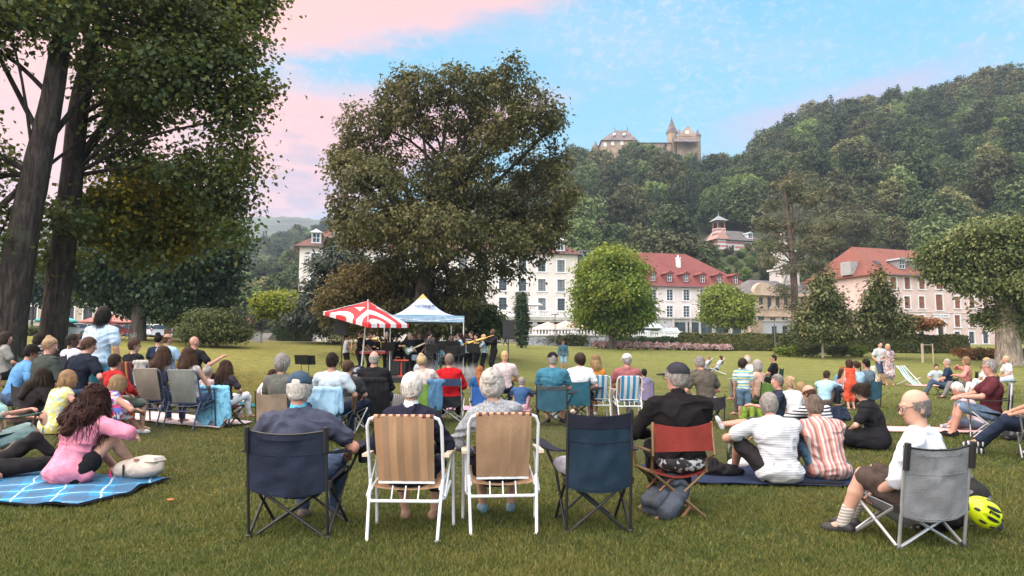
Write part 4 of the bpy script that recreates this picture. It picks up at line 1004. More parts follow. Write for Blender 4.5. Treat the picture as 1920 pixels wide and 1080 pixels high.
for i in range(6):
    u, z = H4.uz(1429+22*i, 590); f_ = MB(); f_.prism([(u-.95*math.cos(a), 0, z+.75+.95*math.sin(a)) for a in np.linspace(0, math.pi, 9)]+[(u+.65*math.cos(a), 0, z+.75+.65*math.sin(a)) for a in np.linspace(0, math.pi, 9)], (0, -.10, 0), (0, .05, 0)); f_.build('arch', m_stone, H4.root)
u, _ = H4.uz(1517, 520); tw = MB(); zt = H4.H+3.0
tw.box((u, 6, zt+.6), (3.6, 3.6, 3.0)); tw.box((u, 6, zt+2.25), (4.2, 4.2, .35)); tw.box((u, 6, zt+4.0), (2.6, 2.6, 3.2)); tw.box((u, 6, zt+5.7), (3.1, 3.1, .3)); tw.lathe([(1.3, 5.8), (1.25, 6.6), (.95, 7.4), (.5, 8.0), (.42, 9.2), (.6, 9.4), (.12, 9.9), (.03, 11.5)], (u, 6, zt), 12)
tw.build('lantern_tower', M('grey_stone', (.46, .44, .43), .9, .1), H4.root); f_ = MB(); f_.ball((u, 4.62, zt+4.1), (.8, .08, .8)); f_.build('clock_face', M('clock', (.7, .7, .68), .5), H4.root)
# low blue-grey pavilion in front of it
A = at(1428, 603, 100); B = at(1512, 603, 100)
H5 = Facade('garden_pavilion', 'low blue-grey garden pavilion with stone corner behind the hedge', A, B, 2.5, A.z, 5, M('blue_grey_render', (.42, .45, .50), .9, .08))
for px in (1452, 1472): u, z = H5.uz(px, 620); H5.window(u, z, .7, 1.3, 'casement', 0)
H5.walls(); f_ = MB(); f_.box((H5.W/2, 2.5, H5.H+.1), (H5.W+.4, 5.4, .2)); f_.build('flat_roof', m_conc, H5.root); f_ = MB(); f_.box((-.6, .4, H5.H/2), (1.3, 1.4, H5.H+.3)); f_.build('quoin', m_stone, H5.root)

# --- pink building with closed brown shutters
A = at(1641, 519, 112); B = at(1900, 521, 122); zb = 2.6
H6 = Facade('pink_hotel', 'pink hotel with orange tiled roof, closed brown shutters and a name board', A, B, zb, (A.z+B.z)/2, 15, m_pinkw)
for px in (1675, 1701, 1728, 1761, 1795, 1822, 1848, 1874):
    for r_, py in enumerate((531, 567, 602, 633)):
        u, z = H6.uz(px, py); big = px == 1761
        if big and r_ in (2, 3): continue
        H6.window(u, z, 1.5 if big else 1.2, 2.6 if (big and r_ == 1) else 1.95, 'shutter' if r_ < 3 else 'casement', .2)
u, z = H6.uz(1764, 623); H6.opening(u, z, 1.3, 2.6)
H6.walls(); H6.hip(5.6, 7, .7, m_tileC, .5, left_inset=3.0)
f_ = MB(); f_.box((u, .2, z), (1.3, .08, 2.6)); dr = f_.build('door', M('dark_door', (.03, .025, .025), .6), H6.root)
f_ = MB(); f_.box((u-.85, -.05, z), (.28, .2, 2.7)); f_.box((u+.85, -.05, z), (.28, .2, 2.7)); f_.box((u, -.08, z+1.5), (2.3, .3, .25)); f_.prism([(u-1.3, 0, z+1.62), (u+1.3, 0, z+1.62), (u, 0, z+2.3)], (0, -.25, 0), (0, .02, 0)); f_.build('door_surround', m_white, dr)
u, z = H6.uz(1764, 592); f_ = MB(); f_.box((u, -.08, z), (3.6, .1, .62)); sg = f_.build('name_board', m_white, H6.root)
def text_mesh(txt, size, mat, parent, M4, name='lettering', ext=.003, bold=0.0):
    cu = bpy.data.curves.new(name, 'FONT'); cu.body = txt; cu.size = size; cu.align_x = 'CENTER'; cu.align_y = 'CENTER'; cu.extrude = ext; cu.offset = bold
    to = bpy.data.objects.new(name+'_tmp', cu); COL.objects.link(to); dg = bpy.context.evaluated_depsgraph_get(); me = bpy.data.meshes.new_from_object(to.evaluated_get(dg)); bpy.data.objects.remove(to); bpy.data.curves.remove(cu)
    me.transform(M4); me.materials.clear(); return finish(name, me, mat, parent)
text_mesh('HOTEL des BAINS', .40, m_iron, sg, Matrix.Translation((u, -.14, z)) @ Matrix.Rotation(math.pi/2, 4, 'X'))
f_ = MB(); f_.box((H6.W/2, -.05, z-.05+.62), (H6.W, .12, .14)); f_.build('string_course', M('pink_band', (.66, .55, .52), .9), H6.root)
for px in (1700, 1727): u, z = H6.uz(px, 500); H6.dormer(u, 1.2, 1.1, 1.4, M('lead_grey', (.22, .23, .24), .7), M('lead_grey', (.22, .23, .24), .7), .35, .4)
f_ = MB(); y = H6.roof_y(2.2); u, z = H6.uz(1668, 499); f_.hexa([(u-.5, y-.55, H6.H+1.80), (u+.5, y-.55, H6.H+1.80), (u+.5, y+.35, H6.H+2.50), (u-.5, y+.35, H6.H+2.50)], [(u-.5, y-.62, H6.H+1.92), (u+.5, y-.62, H6.H+1.92), (u+.5, y+.28, H6.H+2.62), (u-.5, y+.28, H6.H+2.62)]); f_.build('skylight', m_glass, H6.roof)
f_ = MB(); f_.box((-.2, 5.0, H6.H+1.4), (1.6, 2.2, 2.2)); f_.build('box_dormer', M('zinc', (.30, .30, .31), .6), H6.roof)

# --- striped villa on the hillside
vz = float(castle_z(np.array([60.0]), np.array([190.0]))[0])
A = at(1350, 450, 188); B = at(1428, 452, 192); zb = at(1390, 482, 190).z-1.5
m_stripe = stripes('striped_brick', [(.62, .60, .60), (.46, .20, .18)], 2, .55, .9)
H7 = Facade('striped_villa', 'pink and white striped villa with a belvedere turret on the wooded hillside', A, B, zb, (A.z+B.z)/2, 9, m_stripe)
for px, py in ((1362, 466), (1374, 466), (1402, 462), (1412, 462), (1422, 462)): u, z = H7.uz(px, py); H7.window(u, z, .9, 1.8, 'casement', .18)
H7.walls(); H7.hip(3.4, 3.2, .7, m_slate, .5, left_inset=1.5)
H7.dormer(H7.uz(1408, 440)[0], .8, 1.2, 1.2, m_white, M('copper_green', (.30, .42, .44), .7), .5, .3)
u, _ = H7.uz(1354, 440); f_ = MB(); x = u-.5
f_.hexa([(x-1.3, -.6, H7.H-3), (x+1.3, -.6, H7.H-3), (x+1.3, 2.0, H7.H-3), (x-1.3, 2.0, H7.H-3)], [(x-1.3, -.6, H7.H+3.0), (x+1.3, -.6, H7.H+3.0), (x+1.3, 2.0, H7.H+3.0), (x-1.3, 2.0, H7.H+3.0)]); f_.build('turret', m_stripe, H7.root)
f_ = MB()
for sx in (-1, 1):
    for sy in (-1, 1): f_.box((x+sx*1.05, .7+sy*1.05, H7.H+4.0), (.25, .25, 2.0))
f_.build('turret_post', M('red_brick', (.35, .14, .11), .9), H7.root)
f_ = MB(); f_.add([(x-1.9, -1.2, H7.H+5), (x+1.9, -1.2, H7.H+5), (x+1.9, 2.6, H7.H+5), (x-1.9, 2.6, H7.H+5), (x, .7, H7.H+6.6)], [(3, 2, 1, 0), (0, 1, 4), (1, 2, 4), (2, 3, 4), (3, 0, 4)]); f_.lathe([(.12, 0), (.2, .3), (.05, .6), (.03, 1.4)], (x, .7, H7.H+6.4), 8); f_.build('turret_roof', M('slate_blue', (.20, .23, .25), .7), H7.root)
f_ = MB(); f_.prism([(x-2.0, 0, H7.H), (x+2.2, 0, H7.H), (x+.1, 0, H7.H+2.6)], (0, -.95, 0), (0, 4, 0)); f_.build('gable', M('pink_gable', (.52, .30, .26), .9), H7.root)
f_ = MB(); f_.box((-3.6, 1.5, 1.6), (4.4, 4, 3.8)); an = f_.build('side_wing', m_white, H7.root); f_ = MB(); f_.add([(-6.1, -.8, 3.4), (-1.2, -.8, 3.4), (-1.2, 3.8, 3.4), (-6.1, 3.8, 3.4), (-3.6, 1.5, 5.0)], [(3, 2, 1, 0), (0, 1, 4), (1, 2, 4), (2, 3, 4), (3, 0, 4)]); f_.build('wing_roof', m_slate, an)
f_ = MB(); f_.box((H7.W+.5, -2, 1.2), (7, 3, 2.6)); sw = f_.build('conservatory', M('conservatory_glazing', (.30, .34, .36), .2, spec=.7), H7.root); f_ = MB()
for q in range(8): f_.box((H7.W-2.8+q*.95, -3.52, 1.2), (.14, .1, 2.6))
f_.box((H7.W+.5, -2, 2.6), (7.4, 3.4, .2)); f_.build('frame', m_white, sw)

# --- castle
m_cst = M('castle_stone', (.36, .275, .205), .92, .2, .25, .3, 3); m_croof = M('castle_slate', (.13, .105, .105), .8, .25, .5, .3, 4)
cY = 338.0; s = cY/FPX
def cp(px, py, dy=0): return at(px, py, cY+dy)
cs = empty('castle', cp(1215, 292), 0, 'hilltop castle with steep slate roofs and pointed round towers above the wood', 'castle'); o0 = Vector(cs.location)
def cpt(px, py): q = cp(px, py)-o0; return q.x, q.z
def cbox(name, x0, x1, y0, y1, d0, d1, mat):
    a = cpt(x0, y1); b = cpt(x1, y0); f_ = MB(); f_.box(((a[0]+b[0])/2, (d0+d1)/2, (a[1]+b[1])/2), (b[0]-a[0], d1-d0, b[1]-a[1])); return f_.build(name, mat, cs)
kw_ = cbox('keep', 1126, 1187, 272, 318, -7, 9, m_cst)
a = cpt(1123, 272); b = cpt(1190, 272); r1 = cpt(1153, 244); r2 = cpt(1177, 243)
f_ = MB(); f_.add([(a[0], -8, a[1]), (b[0], -8, b[1]), (b[0], 10, b[1]), (a[0], 10, a[1]), (r1[0], 1, r1[1]), (r2[0], 1, r2[1])], [(3, 2, 1, 0), (0, 1, 5, 4), (1, 2, 5), (2, 3, 4, 5), (3, 0, 4)]); kr = f_.build('keep_roof', m_croof, cs)
for q in (r1, r2): f_ = MB(); f_.tube([(q[0], 1, q[1]-.2), (q[0], 1, q[1]+2.6)], [.12, .03], 6); f_.ball((q[0], 1, q[1]+.9), .22); f_.build('finial', m_iron, kr)
for px, py in ((1131, 279), (1145, 277), (1162, 276)): q = cpt(px, py); f_ = MB(); f_.box((q[0], -7.05, q[1]), (1.4, .2, 1.9)); f_.build('window', m_white, kw_)
for px in (1149, 1167): q = cpt(px, 258); f_ = MB(); f_.box((q[0], -4.6, q[1]), (.9, 2.2, 1.1)); f_.build('dormer', m_white, kr)
cbox('curtain_wing', 1187, 1255, 273, 318, -4, 6, m_cst)
a = cpt(1187, 273); b = cpt(1256, 273); t = cpt(1222, 267)[1]; f_ = MB(); f_.add([(a[0], -5, a[1]), (b[0], -5, a[1]), (b[0], 7, a[1]), (a[0], 7, a[1]), (a[0], 1, t), (b[0], 1, t)], [(3, 2, 1, 0), (0, 1, 5, 4), (1, 2, 5), (2, 3, 4, 5), (3, 0, 4)]); f_.build('wing_roof', m_slate, cs)
def ctower(px, pyt, pyb, rw, pyr, mat=m_cst):
    q = cpt(px, pyt); z0 = cpt(px, pyb)[1]; zr = cpt(px, pyr)[1]; f_ = MB(); f_.lathe([(rw, z0), (rw, q[1]-.8), (rw*1.12, q[1]-.4), (rw*1.12, q[1])], (q[0], -1, 0), 14); tw = f_.build('tower', mat, cs, True)
    f_ = MB(); f_.lathe([(rw*1.3, q[1]-.1), (rw*.75, q[1]+(zr-q[1])*.32), (rw*.2, q[1]+(zr-q[1])*.72), (.05, zr)], (q[0], -1, 0), 14); f_.build('spire', m_croof, tw, True)
ctower(1259, 251, 318, 2.3, 219); ctower(1307, 256, 318, 1.35, 243); ctower(1116, 276, 318, 1.2, 265)
cbox('great_hall', 1268, 1303, 258, 318, -3, 8, m_cst)
a = cpt(1268, 259); b = cpt(1303, 257); t = cpt(1287, 240); f_ = MB(); f_.prism([(a[0], 0, a[1]), (b[0], 0, a[1]), (t[0], 0, t[1])], (0, -3.2, 0), (0, 8.2, 0)); f_.build('gable', m_cst, cs)
q = cpt(1276, 249); f_ = MB(); f_.box((q[0], 2, q[1]), (.9, .9, 4)); f_.build('chimney', m_cst, cs); q = cpt(1285, 252); f_ = MB(); f_.box((q[0], -3.3, q[1]), (1.6, .2, 1.5)); f_.build('window', m_white, cs)
a = cpt(1258, 269); b = cpt(1304, 275); f_ = MB(); f_.hexa([(a[0], -9, b[1]-.5), (b[0], -9, b[1]-.5), (b[0], -3, a[1]), (a[0], -3, a[1])], [(a[0], -9, b[1]), (b[0], -9, b[1]), (b[0], -3, a[1]+1.8), (a[0], -3, a[1]+1.8)]); f_.build('lean_to_roof', m_croof, cs)
sw = empty('stone_bridge', at(1362, 312, 335), 0, 'small pale stone bridge on the saddle beside the castle', 'bridge'); f_ = MB(); f_.box((0, 0, -.9), (20, 2, 1.4)); f_.build('deck', M('ashlar', (.45, .42, .42), .9), sw)
for x in (-9, -3, 3, 9): f_ = MB(); f_.box((x, 0, -4.6), (1.4, 1.8, 6)); f_.build('pier', M('ashlar', (.45, .42, .42), .9), sw)

# --- house seen between the plane trunks at the left
A = at(-140, 520, 98); B = at(205, 522, 104)
H8 = Facade('town_house', 'grey-roofed town house glimpsed between the plane trunks', A, B, 3.6, A.z, 10, M('ochre_render', (.46, .40, .33), .9))
for i in range(10):
    for py in (547, 588): u, z = H8.uz(-115+35*i, py); H8.window(u, z, 1.2, 2.0, 'casement', .16)
H8.walls(); H8.hip(4.0, 5, .6, m_slate, .5)

# ------------------------------------------------------------------ terrace wall, balustrades, parasols
w0 = gp(986, 84); w1 = gp(1142, 84); zt = at(1060, 630, 84).z
tw = empty('terrace_wall', (w0.x, w0.y, 0), 0, 'pale blue-grey stone terrace wall with a white balustrade below the hotel', 'wall'); Lw = w1.x-w0.x
f_ = MB(); f_.box((Lw/2, .4, zt/2+.7), (Lw, .8, zt-1.4)); f_.build('wall', M('limewashed_stone', (.40, .44, .52), .95, .25, .8, .5, 5), tw)
f_ = MB(); f_.box((Lw/2, .38, zt+.07), (Lw+.2, 1.0, .14)); f_.build('coping', m_conc, tw)
f_ = MB(); balustrade(f_, (-.9, .4, 0), (Lw, .4, 0), zt+.12, .80, .37, .10); o = f_.build('balustrade', m_white, tw); o['kind'] = 'stuff'
b0 = gp(1150, 86); b1 = gp(1275, 92)
bz = at(1200, 634, 88).z; tb = empty('garden_balustrade', (b0.x, b0.y, 0), 0, 'white stone balustrade behind the rose bed, right of the maple', 'balustrade')
f_ = MB(); balustrade(f_, (0, 0, 0), (b1.x-b0.x, b1.y-b0.y, 0), bz, .9, .38, .10, pier=5); o = f_.build('balustrade', m_white, tb); o['kind'] = 'stuff'
f_ = MB(); f_.hexa([(0, -.3, bz-1.6), (b1.x-b0.x, b1.y-b0.y-.3, bz-1.6), (b1.x-b0.x, b1.y-b0.y+.3, bz-1.6), (0, .3, bz-1.6)], [(0, -.3, bz), (b1.x-b0.x, b1.y-b0.y-.3, bz), (b1.x-b0.x, b1.y-b0.y+.3, bz), (0, .3, bz)]); f_.build('plinth', m_conc, tb)

def parasol(name, label, loc, r, h, mat, group=None, sides=8, open_=True, drop=.42):
    t = empty(name, loc, 20, label, 'parasol', group)
    f_ = MB(); f_.tube([(0, 0, 0), (0, 0, h+.1)], .04, 8); f_.build('pole', m_white, t)
    f_ = MB(); f_.lathe([(.28, 0), (.28, .08), (.05, .12), (.05, .3)], (0, 0, 0), 12); f_.build('base', m_conc, t)
    f_ = MB()
    if open_:
        vs = [(0, 0, h+.06)]
        for j in range(sides):
            a = 2*math.pi*j/sides; vs.append((math.cos(a)*r, math.sin(a)*r, h-drop*r*.85)); 
        for j in range(sides):
            a = 2*math.pi*j/sides; vs.append((math.cos(a)*r, math.sin(a)*r, h-drop*r*.85-.16))
        fs = [(0, 1+j, 1+(j+1) % sides) for j in range(sides)]+[(1+j, 1+sides+j, 1+sides+(j+1) % sides, 1+(j+1) % sides) for j in range(sides)]
        f_.add(vs, fs)
    else: f_.lathe([(.05, h+.1), (.11, h-.4), (.17, h-1.4), (.12, h-1.7)], (0, 0, 0), 8)
    c_ = f_.build('canopy', mat, t)
    if open_:
        for j in range(0, sides):
            g = MB(); a = 2*math.pi*j/sides; g.tube([(0, 0, h-.05), (math.cos(a)*r*.98, math.sin(a)*r*.98, h-drop*r*.85-.05)], .012, 5); g.build('rib', m_white, t)
    return t
m_par = M('blush_canvas', (.46, .33, .29), .85, .05); m_par2 = M('sand_canvas', (.46, .34, .22), .85, .05)
zt2 = zt-.1
for px, py, Y, r, lab, mt in ((1027, 604, 90, 2.6, 'blush parasol on the hotel terrace, left of the lamp post', m_par), (1060, 602, 91, 2.6, 'blush parasol on the hotel terrace, right of the lamp post', m_par), (1100, 603, 92, 2.5, 'sand-coloured parasol on the terrace beside the maple', m_par2), (953, 602, 92, 2.5, 'blush parasol behind the loudspeaker and cypress', m_par)):
    p = at(px, py, Y); parasol('terrace_parasol', lab, (p.x, Y, zt2), r, p.z-zt2, mt, 'open parasols on the hotel terrace')
p = at(998, 560, 112.5); parasol('balcony_parasol', 'white parasol open on the hotel balcony', (p.x, p.y-3, H1.zb+H1.uz(1010, 594, 5)[1]), 1.6, 2.5, m_white)
p = at(1041, 560, 112.5); parasol('closed_parasol', 'folded white parasol on the hotel balcony', (p.x, p.y-3, H1.zb+H1.uz(1010, 594, 5)[1]), 1, 2.7, m_white, open_=False)

# ------------------------------------------------------------------ hedges, roses, posts
def hedge(name, label, corners, h, mat, n, leaf, seed, z0=None, rz_core=None, wob=.12, cat='hedge'):
    """clipped block of leaves over a solid heart; corners: plan line (x,y) and half thickness"""
    (x0, y0), (x1, y1), hw = corners; rng = np.random.default_rng(seed)
    d = np.array([x1-x0, y1-y0]); L = np.linalg.norm(d); d /= L; nn = np.array([-d[1], d[0]])
    zg = ground(x0, y0) if z0 is None else z0; root = empty(name, (x0, y0, zg), 0, label, cat)
    per_top, per_f = L*2*hw, L*h; k = rng.random(n); face = rng.choice(4, n, p=np.array([per_top*1.2, per_f*1.4, per_f*.5, 2*hw*h*2+.01])/(per_top*1.2+per_f*1.9+4*hw*h+.01))
    u = rng.uniform(0, L, n); v = rng.uniform(-hw, hw, n); z = rng.uniform(.02, h, n); jit = rng.normal(0, .05, n)+.06*np.sin(u*2.1)+wob*vnoise(np.stack([u*1.3, v*1.3, z*1.3], 1), seed)
    v = np.where(face == 1, -hw-jit, np.where(face == 2, hw+jit, v)); z = np.where(face == 0, h+jit, z); u = np.where(face == 3, np.where(rng.random(n) < .5, 0-jit, L+jit), u)
    Nn = np.zeros((n, 3)); Nn[face == 0, 2] = 1
    for f, sg in ((1, -1), (2, 1)): Nn[face == f, :2] = sg*nn
    Nn[face == 3, :2] = d*np.where(u[face == 3] < L/2, -1, 1)[:, None]
    gx = x0+d[0]*u; gy = y0+d[1]*u; gz = (ground_np(gx, gy)-zg) if z0 is None else 0
    P = np.stack([d[0]*u+nn[0]*v, d[1]*u+nn[1]*v, z+gz], 1); Ls = leaf*rng.uniform(.7, 1.3, n)
    Vv, F_ = leaves_np(P, Nn+.8*rand_unit(rng, n), rand_unit(rng, n), Ls, Ls*.65)
    np_mesh('foliage', Vv, F_, mat, root)
    m = max(2, int(L/2)); mb = MB()
    for i in range(m):
        a, b = L*i/m, L*(i+1)/m; q = []
        for uu, vv in ((a, -hw+.08), (b, -hw+.08), (b, hw-.08), (a, hw-.08)): q.append((d[0]*uu+nn[0]*vv, d[1]*uu+nn[1]*vv, ground(x0+d[0]*uu, y0+d[1]*uu)-zg if z0 is None else 0))
        mb.hexa([(x, y, z-.1) for x, y, z in q], [(x, y, z+h-.08) for x, y, z in q])
    mb.build('twigs', M('hedge_heart', (.018, .022, .010), .95, .3), root); return root
pA, pB = gp(1275, 72), gp(1812, 66)
hedge('long_hedge', 'long clipped green hedge along the far side of the lawn', ((pA.x, pA.y), (pB.x, pB.y), .6), 1.55, lf_hedge, 26000, .22, 91)
pA, pB = gp(1150, 82), gp(1278, 76); hedge('low_hedge', 'low dark hedge under the garden balustrade behind the roses', ((pA.x, pA.y), (pB.x, pB.y), .6), 1.15, lf_cyp, 6000, .22, 92)
def bush(name, label, px, Y, w, h, mat, n, leaf, seed, d=None, cat='bush', group=None, flowers=None):
    b = gp(px, Y); root = empty(name, b, 0, label, cat, group); rng = random.Random(seed); lob = []
    for i in range(7): lob.append((rng.uniform(-.36, .36)*w, rng.uniform(-.25, .25)*(d or w), h*rng.uniform(.4, .62), w*rng.uniform(.18, .30), (d or w)*rng.uniform(.2, .3), h*rng.uniform(.32, .42)))
    Vv, F_ = foliage(lob, n, leaf, seed, per=12, clump=leaf*1.6); np_mesh('foliage', Vv, F_, mat, root)
    mb = MB()
    for i in range(6): a = rng.uniform(0, 6.28); mb.tube([(0, 0, -.05), (math.cos(a)*w*.15, math.sin(a)*w*.1, h*.4), (math.cos(a)*w*.3, math.sin(a)*w*.2, h*.75)], [.03, .02, .006], 5)
    mb.build('stem', m_bark2, root)
    if flowers:
        nf, fm, fs_ = flowers; r2 = np.random.default_rng(seed); d_ = rand_unit(r2, nf); d_[:, 2] = np.abs(d_[:, 2]); d_[:, 1] = -np.abs(d_[:, 1])
        c_ = np.stack([d_[:, 0]*w*.46, d_[:, 1]*(d or w)*.46, h*.35+d_[:, 2]*h*.62], 1); c_ = np.repeat(c_, 5, 0)+r2.normal(0, fs_*.35, (nf*5, 3))
        Ls = np.full(len(c_), fs_); Vv, F_ = leaves_np(c_, rand_unit(r2, len(c_)), rand_unit(r2, len(c_)), Ls, Ls*.9); np_mesh('blossom', Vv, F_, fm, root)
    return root
m_rose = leafmat('rose_petals', (.46, .18, .19), (.50, .30, .29), (.50, .38, .36), .3); m_rleaf = leafmat('rose_leaves', (.075, .070, .026), (.115, .095, .036), None, .25)
for i in range(14):
    px = 1122+i*18.3; bush('rose_bush', ['first', 'second', 'third', 'fourth', 'fifth', 'sixth', 'seventh', 'eighth', 'ninth', 'tenth', 'eleventh', 'twelfth', 'thirteenth', 'fourteenth'][i]+' pink rose bush from the maple end of the flower bed', px, 73-i*.25, 1.35, .82-.02*i, m_rleaf, 700, .13, 100+i, .9, 'rose bush', 'pink rose bushes in the bed', (64, m_rose, .19))
for i, (px, w, mt, lab) in enumerate([(1482, 2.4, lf_maple, 'light green low bush at the near foot of the long hedge'), (1512, 2.2, lf_bush, 'low bush between the light green bush and the magnolia trunk'), (1572, 2.6, lf_bush, 'rounded low bush right of the pale magnolia trunk'), (1615, 2.4, lf_maple, 'yellow-green low bush before the hedge near the couple'), (1808, 2.0, lf_red, 'rusty low bush just right of the hedge end'), (1838, 2.2, lf_brown, 'brownish low bush in the middle before the pink building'), (1866, 2.0, lf_red, 'rusty low bush beside the thick plane trunk'), (1918, 2.2, lf_brown, 'brownish bush at the far edge, right of the thick trunk')]):
    bush('low_bush', lab, px, 61 if i < 4 else 57, w, .95, mt, 2200, .16, 120+i, 1.2, group='low bushes before the hedge')
bush('roadside_bush', 'low scrubby bush between the plane trunks by the car park', 55, 60, 3.0, .9, lf_bush, 2000, .2, 131)
bush('flowering_bush', 'bush with pink blossom beside the traffic sign', 452, 63, 2.2, 1.9, lf_brown, 1500, .2, 132, flowers=(30, leafmat('magenta_petals', (.6, .12, .22), (.7, .25, .3), None, .3), .2))
bush('copper_bush', 'copper-leaved round bush by the stone steps', 437, 60, 2.6, 1.6, lf_brown, 1500, .2, 133)
bush('ivy_bush', 'ivy clump hanging on the terrace wall, left one', 1050, 83.3, 4.6, 1.4, lf_hedge, 1800, .2, 134, .7); bush('ivy_bush', 'ivy clump on the terrace wall near the maple', 1092, 83.3, 2.6, 1.6, lf_hedge, 1200, .2, 135, .7)
bush('pale_grass_tuft', 'pale cream plumed shrub behind the left loudspeaker', 640, 56, 1.6, 1.5, leafmat('plume', (.42, .34, .18), (.55, .46, .26), None, .3), 900, .22, 136)
p = gp(510, 60.5); q = gp(545, 60.5); hedge('clipped_hedge', 'left and darker of the two clipped box hedges beyond the path', ((p.x, p.y+2), (q.x, q.y+2), .8), 1.6, leafmat('yew', (.020, .036, .014), (.036, .055, .02), None, .15), 5000, .13, 93)
p = gp(542, 62); q = gp(578, 62); hedge('clipped_hedge', 'nearer clipped hedge with an orange-tinted top beside the statue', ((p.x, p.y+1.2), (q.x, q.y+1.2), .8), 1.75, lf_hedge, 6000, .13, 94)
# ------------------------------------------------------------------ people
def cloth(col, var=.10, bump=.35): return M('cloth', col, .95, var, 14, bump, 160, spec=.08)
def C8(r, g, b): return srgb(r, g, b)
SK = {'l': M('skin', (.47, .275, .205), .55, .06, 18, .1, 200, spec=.35), 't': M('skin', (.38, .205, .14), .55, .06, 18, .1, 200, spec=.35), 'd': M('skin', (.075, .038, .026), .5, .06, 18, spec=.35), 'r': M('skin', (.46, .235, .18), .55, .06, 18, .1, 200, spec=.35)}
_HM = {}
def hairmat(col):
    key = tuple(round(c, 3) for c in col)
    if key in _HM: return _HM[key]
    m, t, b, tc = newmat('hair', .55)
    rnd = t.n('ShaderNodeNewGeometry').outputs['Random Per Island']; n = t.noise(t.scale(tc, 90, 90, 14), 1.0, 4, .7); n2 = t.noise(tc, 26, 3)
    c = t.mix(t.step(t.math('ADD', t.math('MULTIPLY', rnd, .55), t.math('ADD', t.math('MULTIPLY', n, .5), t.math('MULTIPLY', n2, .35))), .35, 1.0, False), tuple(x*.34 for x in col), tuple(min(1, x*1.35) for x in col))
    bn = t.n('ShaderNodeBump'); bn.inputs['Strength'].default_value = .9; bn.inputs['Distance'].default_value = .02; t.link(n, bn.inputs['Height']); t.link(bn.outputs[0], b.inputs['Normal'])
    t.link(c, b.inputs['Base Color']); b.inputs['Specular IOR Level'].default_value = .12
    _HM[key] = m; return m
HC = {'white': (.62, .58, .54), 'grey': (.30, .28, .265), 'salt': (.20, .185, .175), 'black': (.013, .011, .010), 'dark': (.030, .020, .015), 'brown': (.062, .033, .021), 'mid': (.13, .078, .045), 'blond': (.36, .24, .125), 'fair': (.46, .34, .20), 'red': (.28, .095, .038), 'auburn': (.034, .013, .010)}
def ik(a, t, l1, l2, hint):
    a, t, hint = Vector(a), Vector(t), Vector(hint); d = t-a
    L = min(max(d.length, abs(l1-l2)+.02), (l1+l2)*.998); d = d.normalized() if d.length > 1e-6 else Vector((0, 0, -1)); t = a+d*L
    x = (l1*l1-l2*l2+L*L)/(2*L); h = math.sqrt(max(l1*l1-x*x, 0)); hp = hint-d*hint.dot(d)
    hp = hp.normalized() if hp.length > 1e-5 else d.orthogonal().normalized()
    return a+d*x+hp*h, t
POSES = {
 'chair': dict(pel=(0, .0, .50), lean=-10, hunch=10, feet=((-.13, .50, 0), (.13, .50, 0)), knee=((-.15, .4, 1), (.15, .4, 1)), hands=((-.13, .30, .60), (.13, .30, .60)), elb=((-1, -.6, -.4), (1, -.6, -.4)), fd=(0, 1, 0)),
 'knees': dict(pel=(0, .0, .115), lean=14, hunch=22, feet=((-.14, .56, 0), (.14, .56, 0)), knee=((-.1, 0, 1), (.1, 0, 1)), hands=((-.05, .50, .42), (.05, .50, .40)), elb=((-1, .1, -.3), (1, .1, -.3)), fd=(0, 1, 0)),
 'cross': dict(pel=(0, .0, .115), lean=6, hunch=20, feet=((.10, .36, .02), (-.12, .30, .02)), knee=((-1, .5, .22), (1, .5, .22)), hands=((-.20, .30, .20), (.20, .30, .20)), elb=((-1, -.3, 0), (1, -.3, 0)), fd=(0, .6, 0)),
 'side': dict(pel=(0, .0, .12), lean=4, hunch=14, feet=((-.42, .10, .02), (-.40, .26, .02)), knee=((.1, 1, .1), (.2, 1, .15)), hands=((-.10, .34, .22), (.14, .34, .20)), elb=((-1, -.2, 0), (1, -.2, 0)), fd=(-1, 0, 0)),
 'recline': dict(pel=(0, .0, .115), lean=-28, hunch=14, feet=((-.10, .88, 0), (.10, .88, 0)), knee=((0, 0, 1), (0, 0, 1)), hands=((-.22, -.42, .02), (.26, -.40, .02)), elb=((-1, -1, 0), (1, -1, 0)), fd=(0, .35, .94)),
 'stand': dict(pel=(0, .0, .90), lean=0, hunch=5, feet=((-.11, .0, 0), (.11, .03, 0)), knee=((0, 1, 0), (0, 1, 0)), hands=((-.25, .06, .78), (.25, .06, .78)), elb=((-.3, -1, 0), (.3, -1, 0)), fd=(0, 1, 0)),
}
def ribbons(paths, w, nrm):
    """thin strands: paths (n,m,3), widths (n,), outward normals (n,m,3)"""
    n, m, _ = paths.shape; tan = np.gradient(paths, axis=1); sd = np.cross(tan, nrm); sd /= np.maximum(np.linalg.norm(sd, axis=2, keepdims=True), 1e-6)
    tp = np.linspace(1, .35, m)[None, :, None]; a = paths-sd*w[:, None, None]*tp; b = paths+sd*w[:, None, None]*tp
    Vv = np.stack([a, b], 2).reshape(-1, 3); k = (np.arange(n)[:, None]*m+np.arange(m-1)[None])*2
    k = k.ravel(); return Vv, np.stack([k, k+1, k+3, k+2], 1)

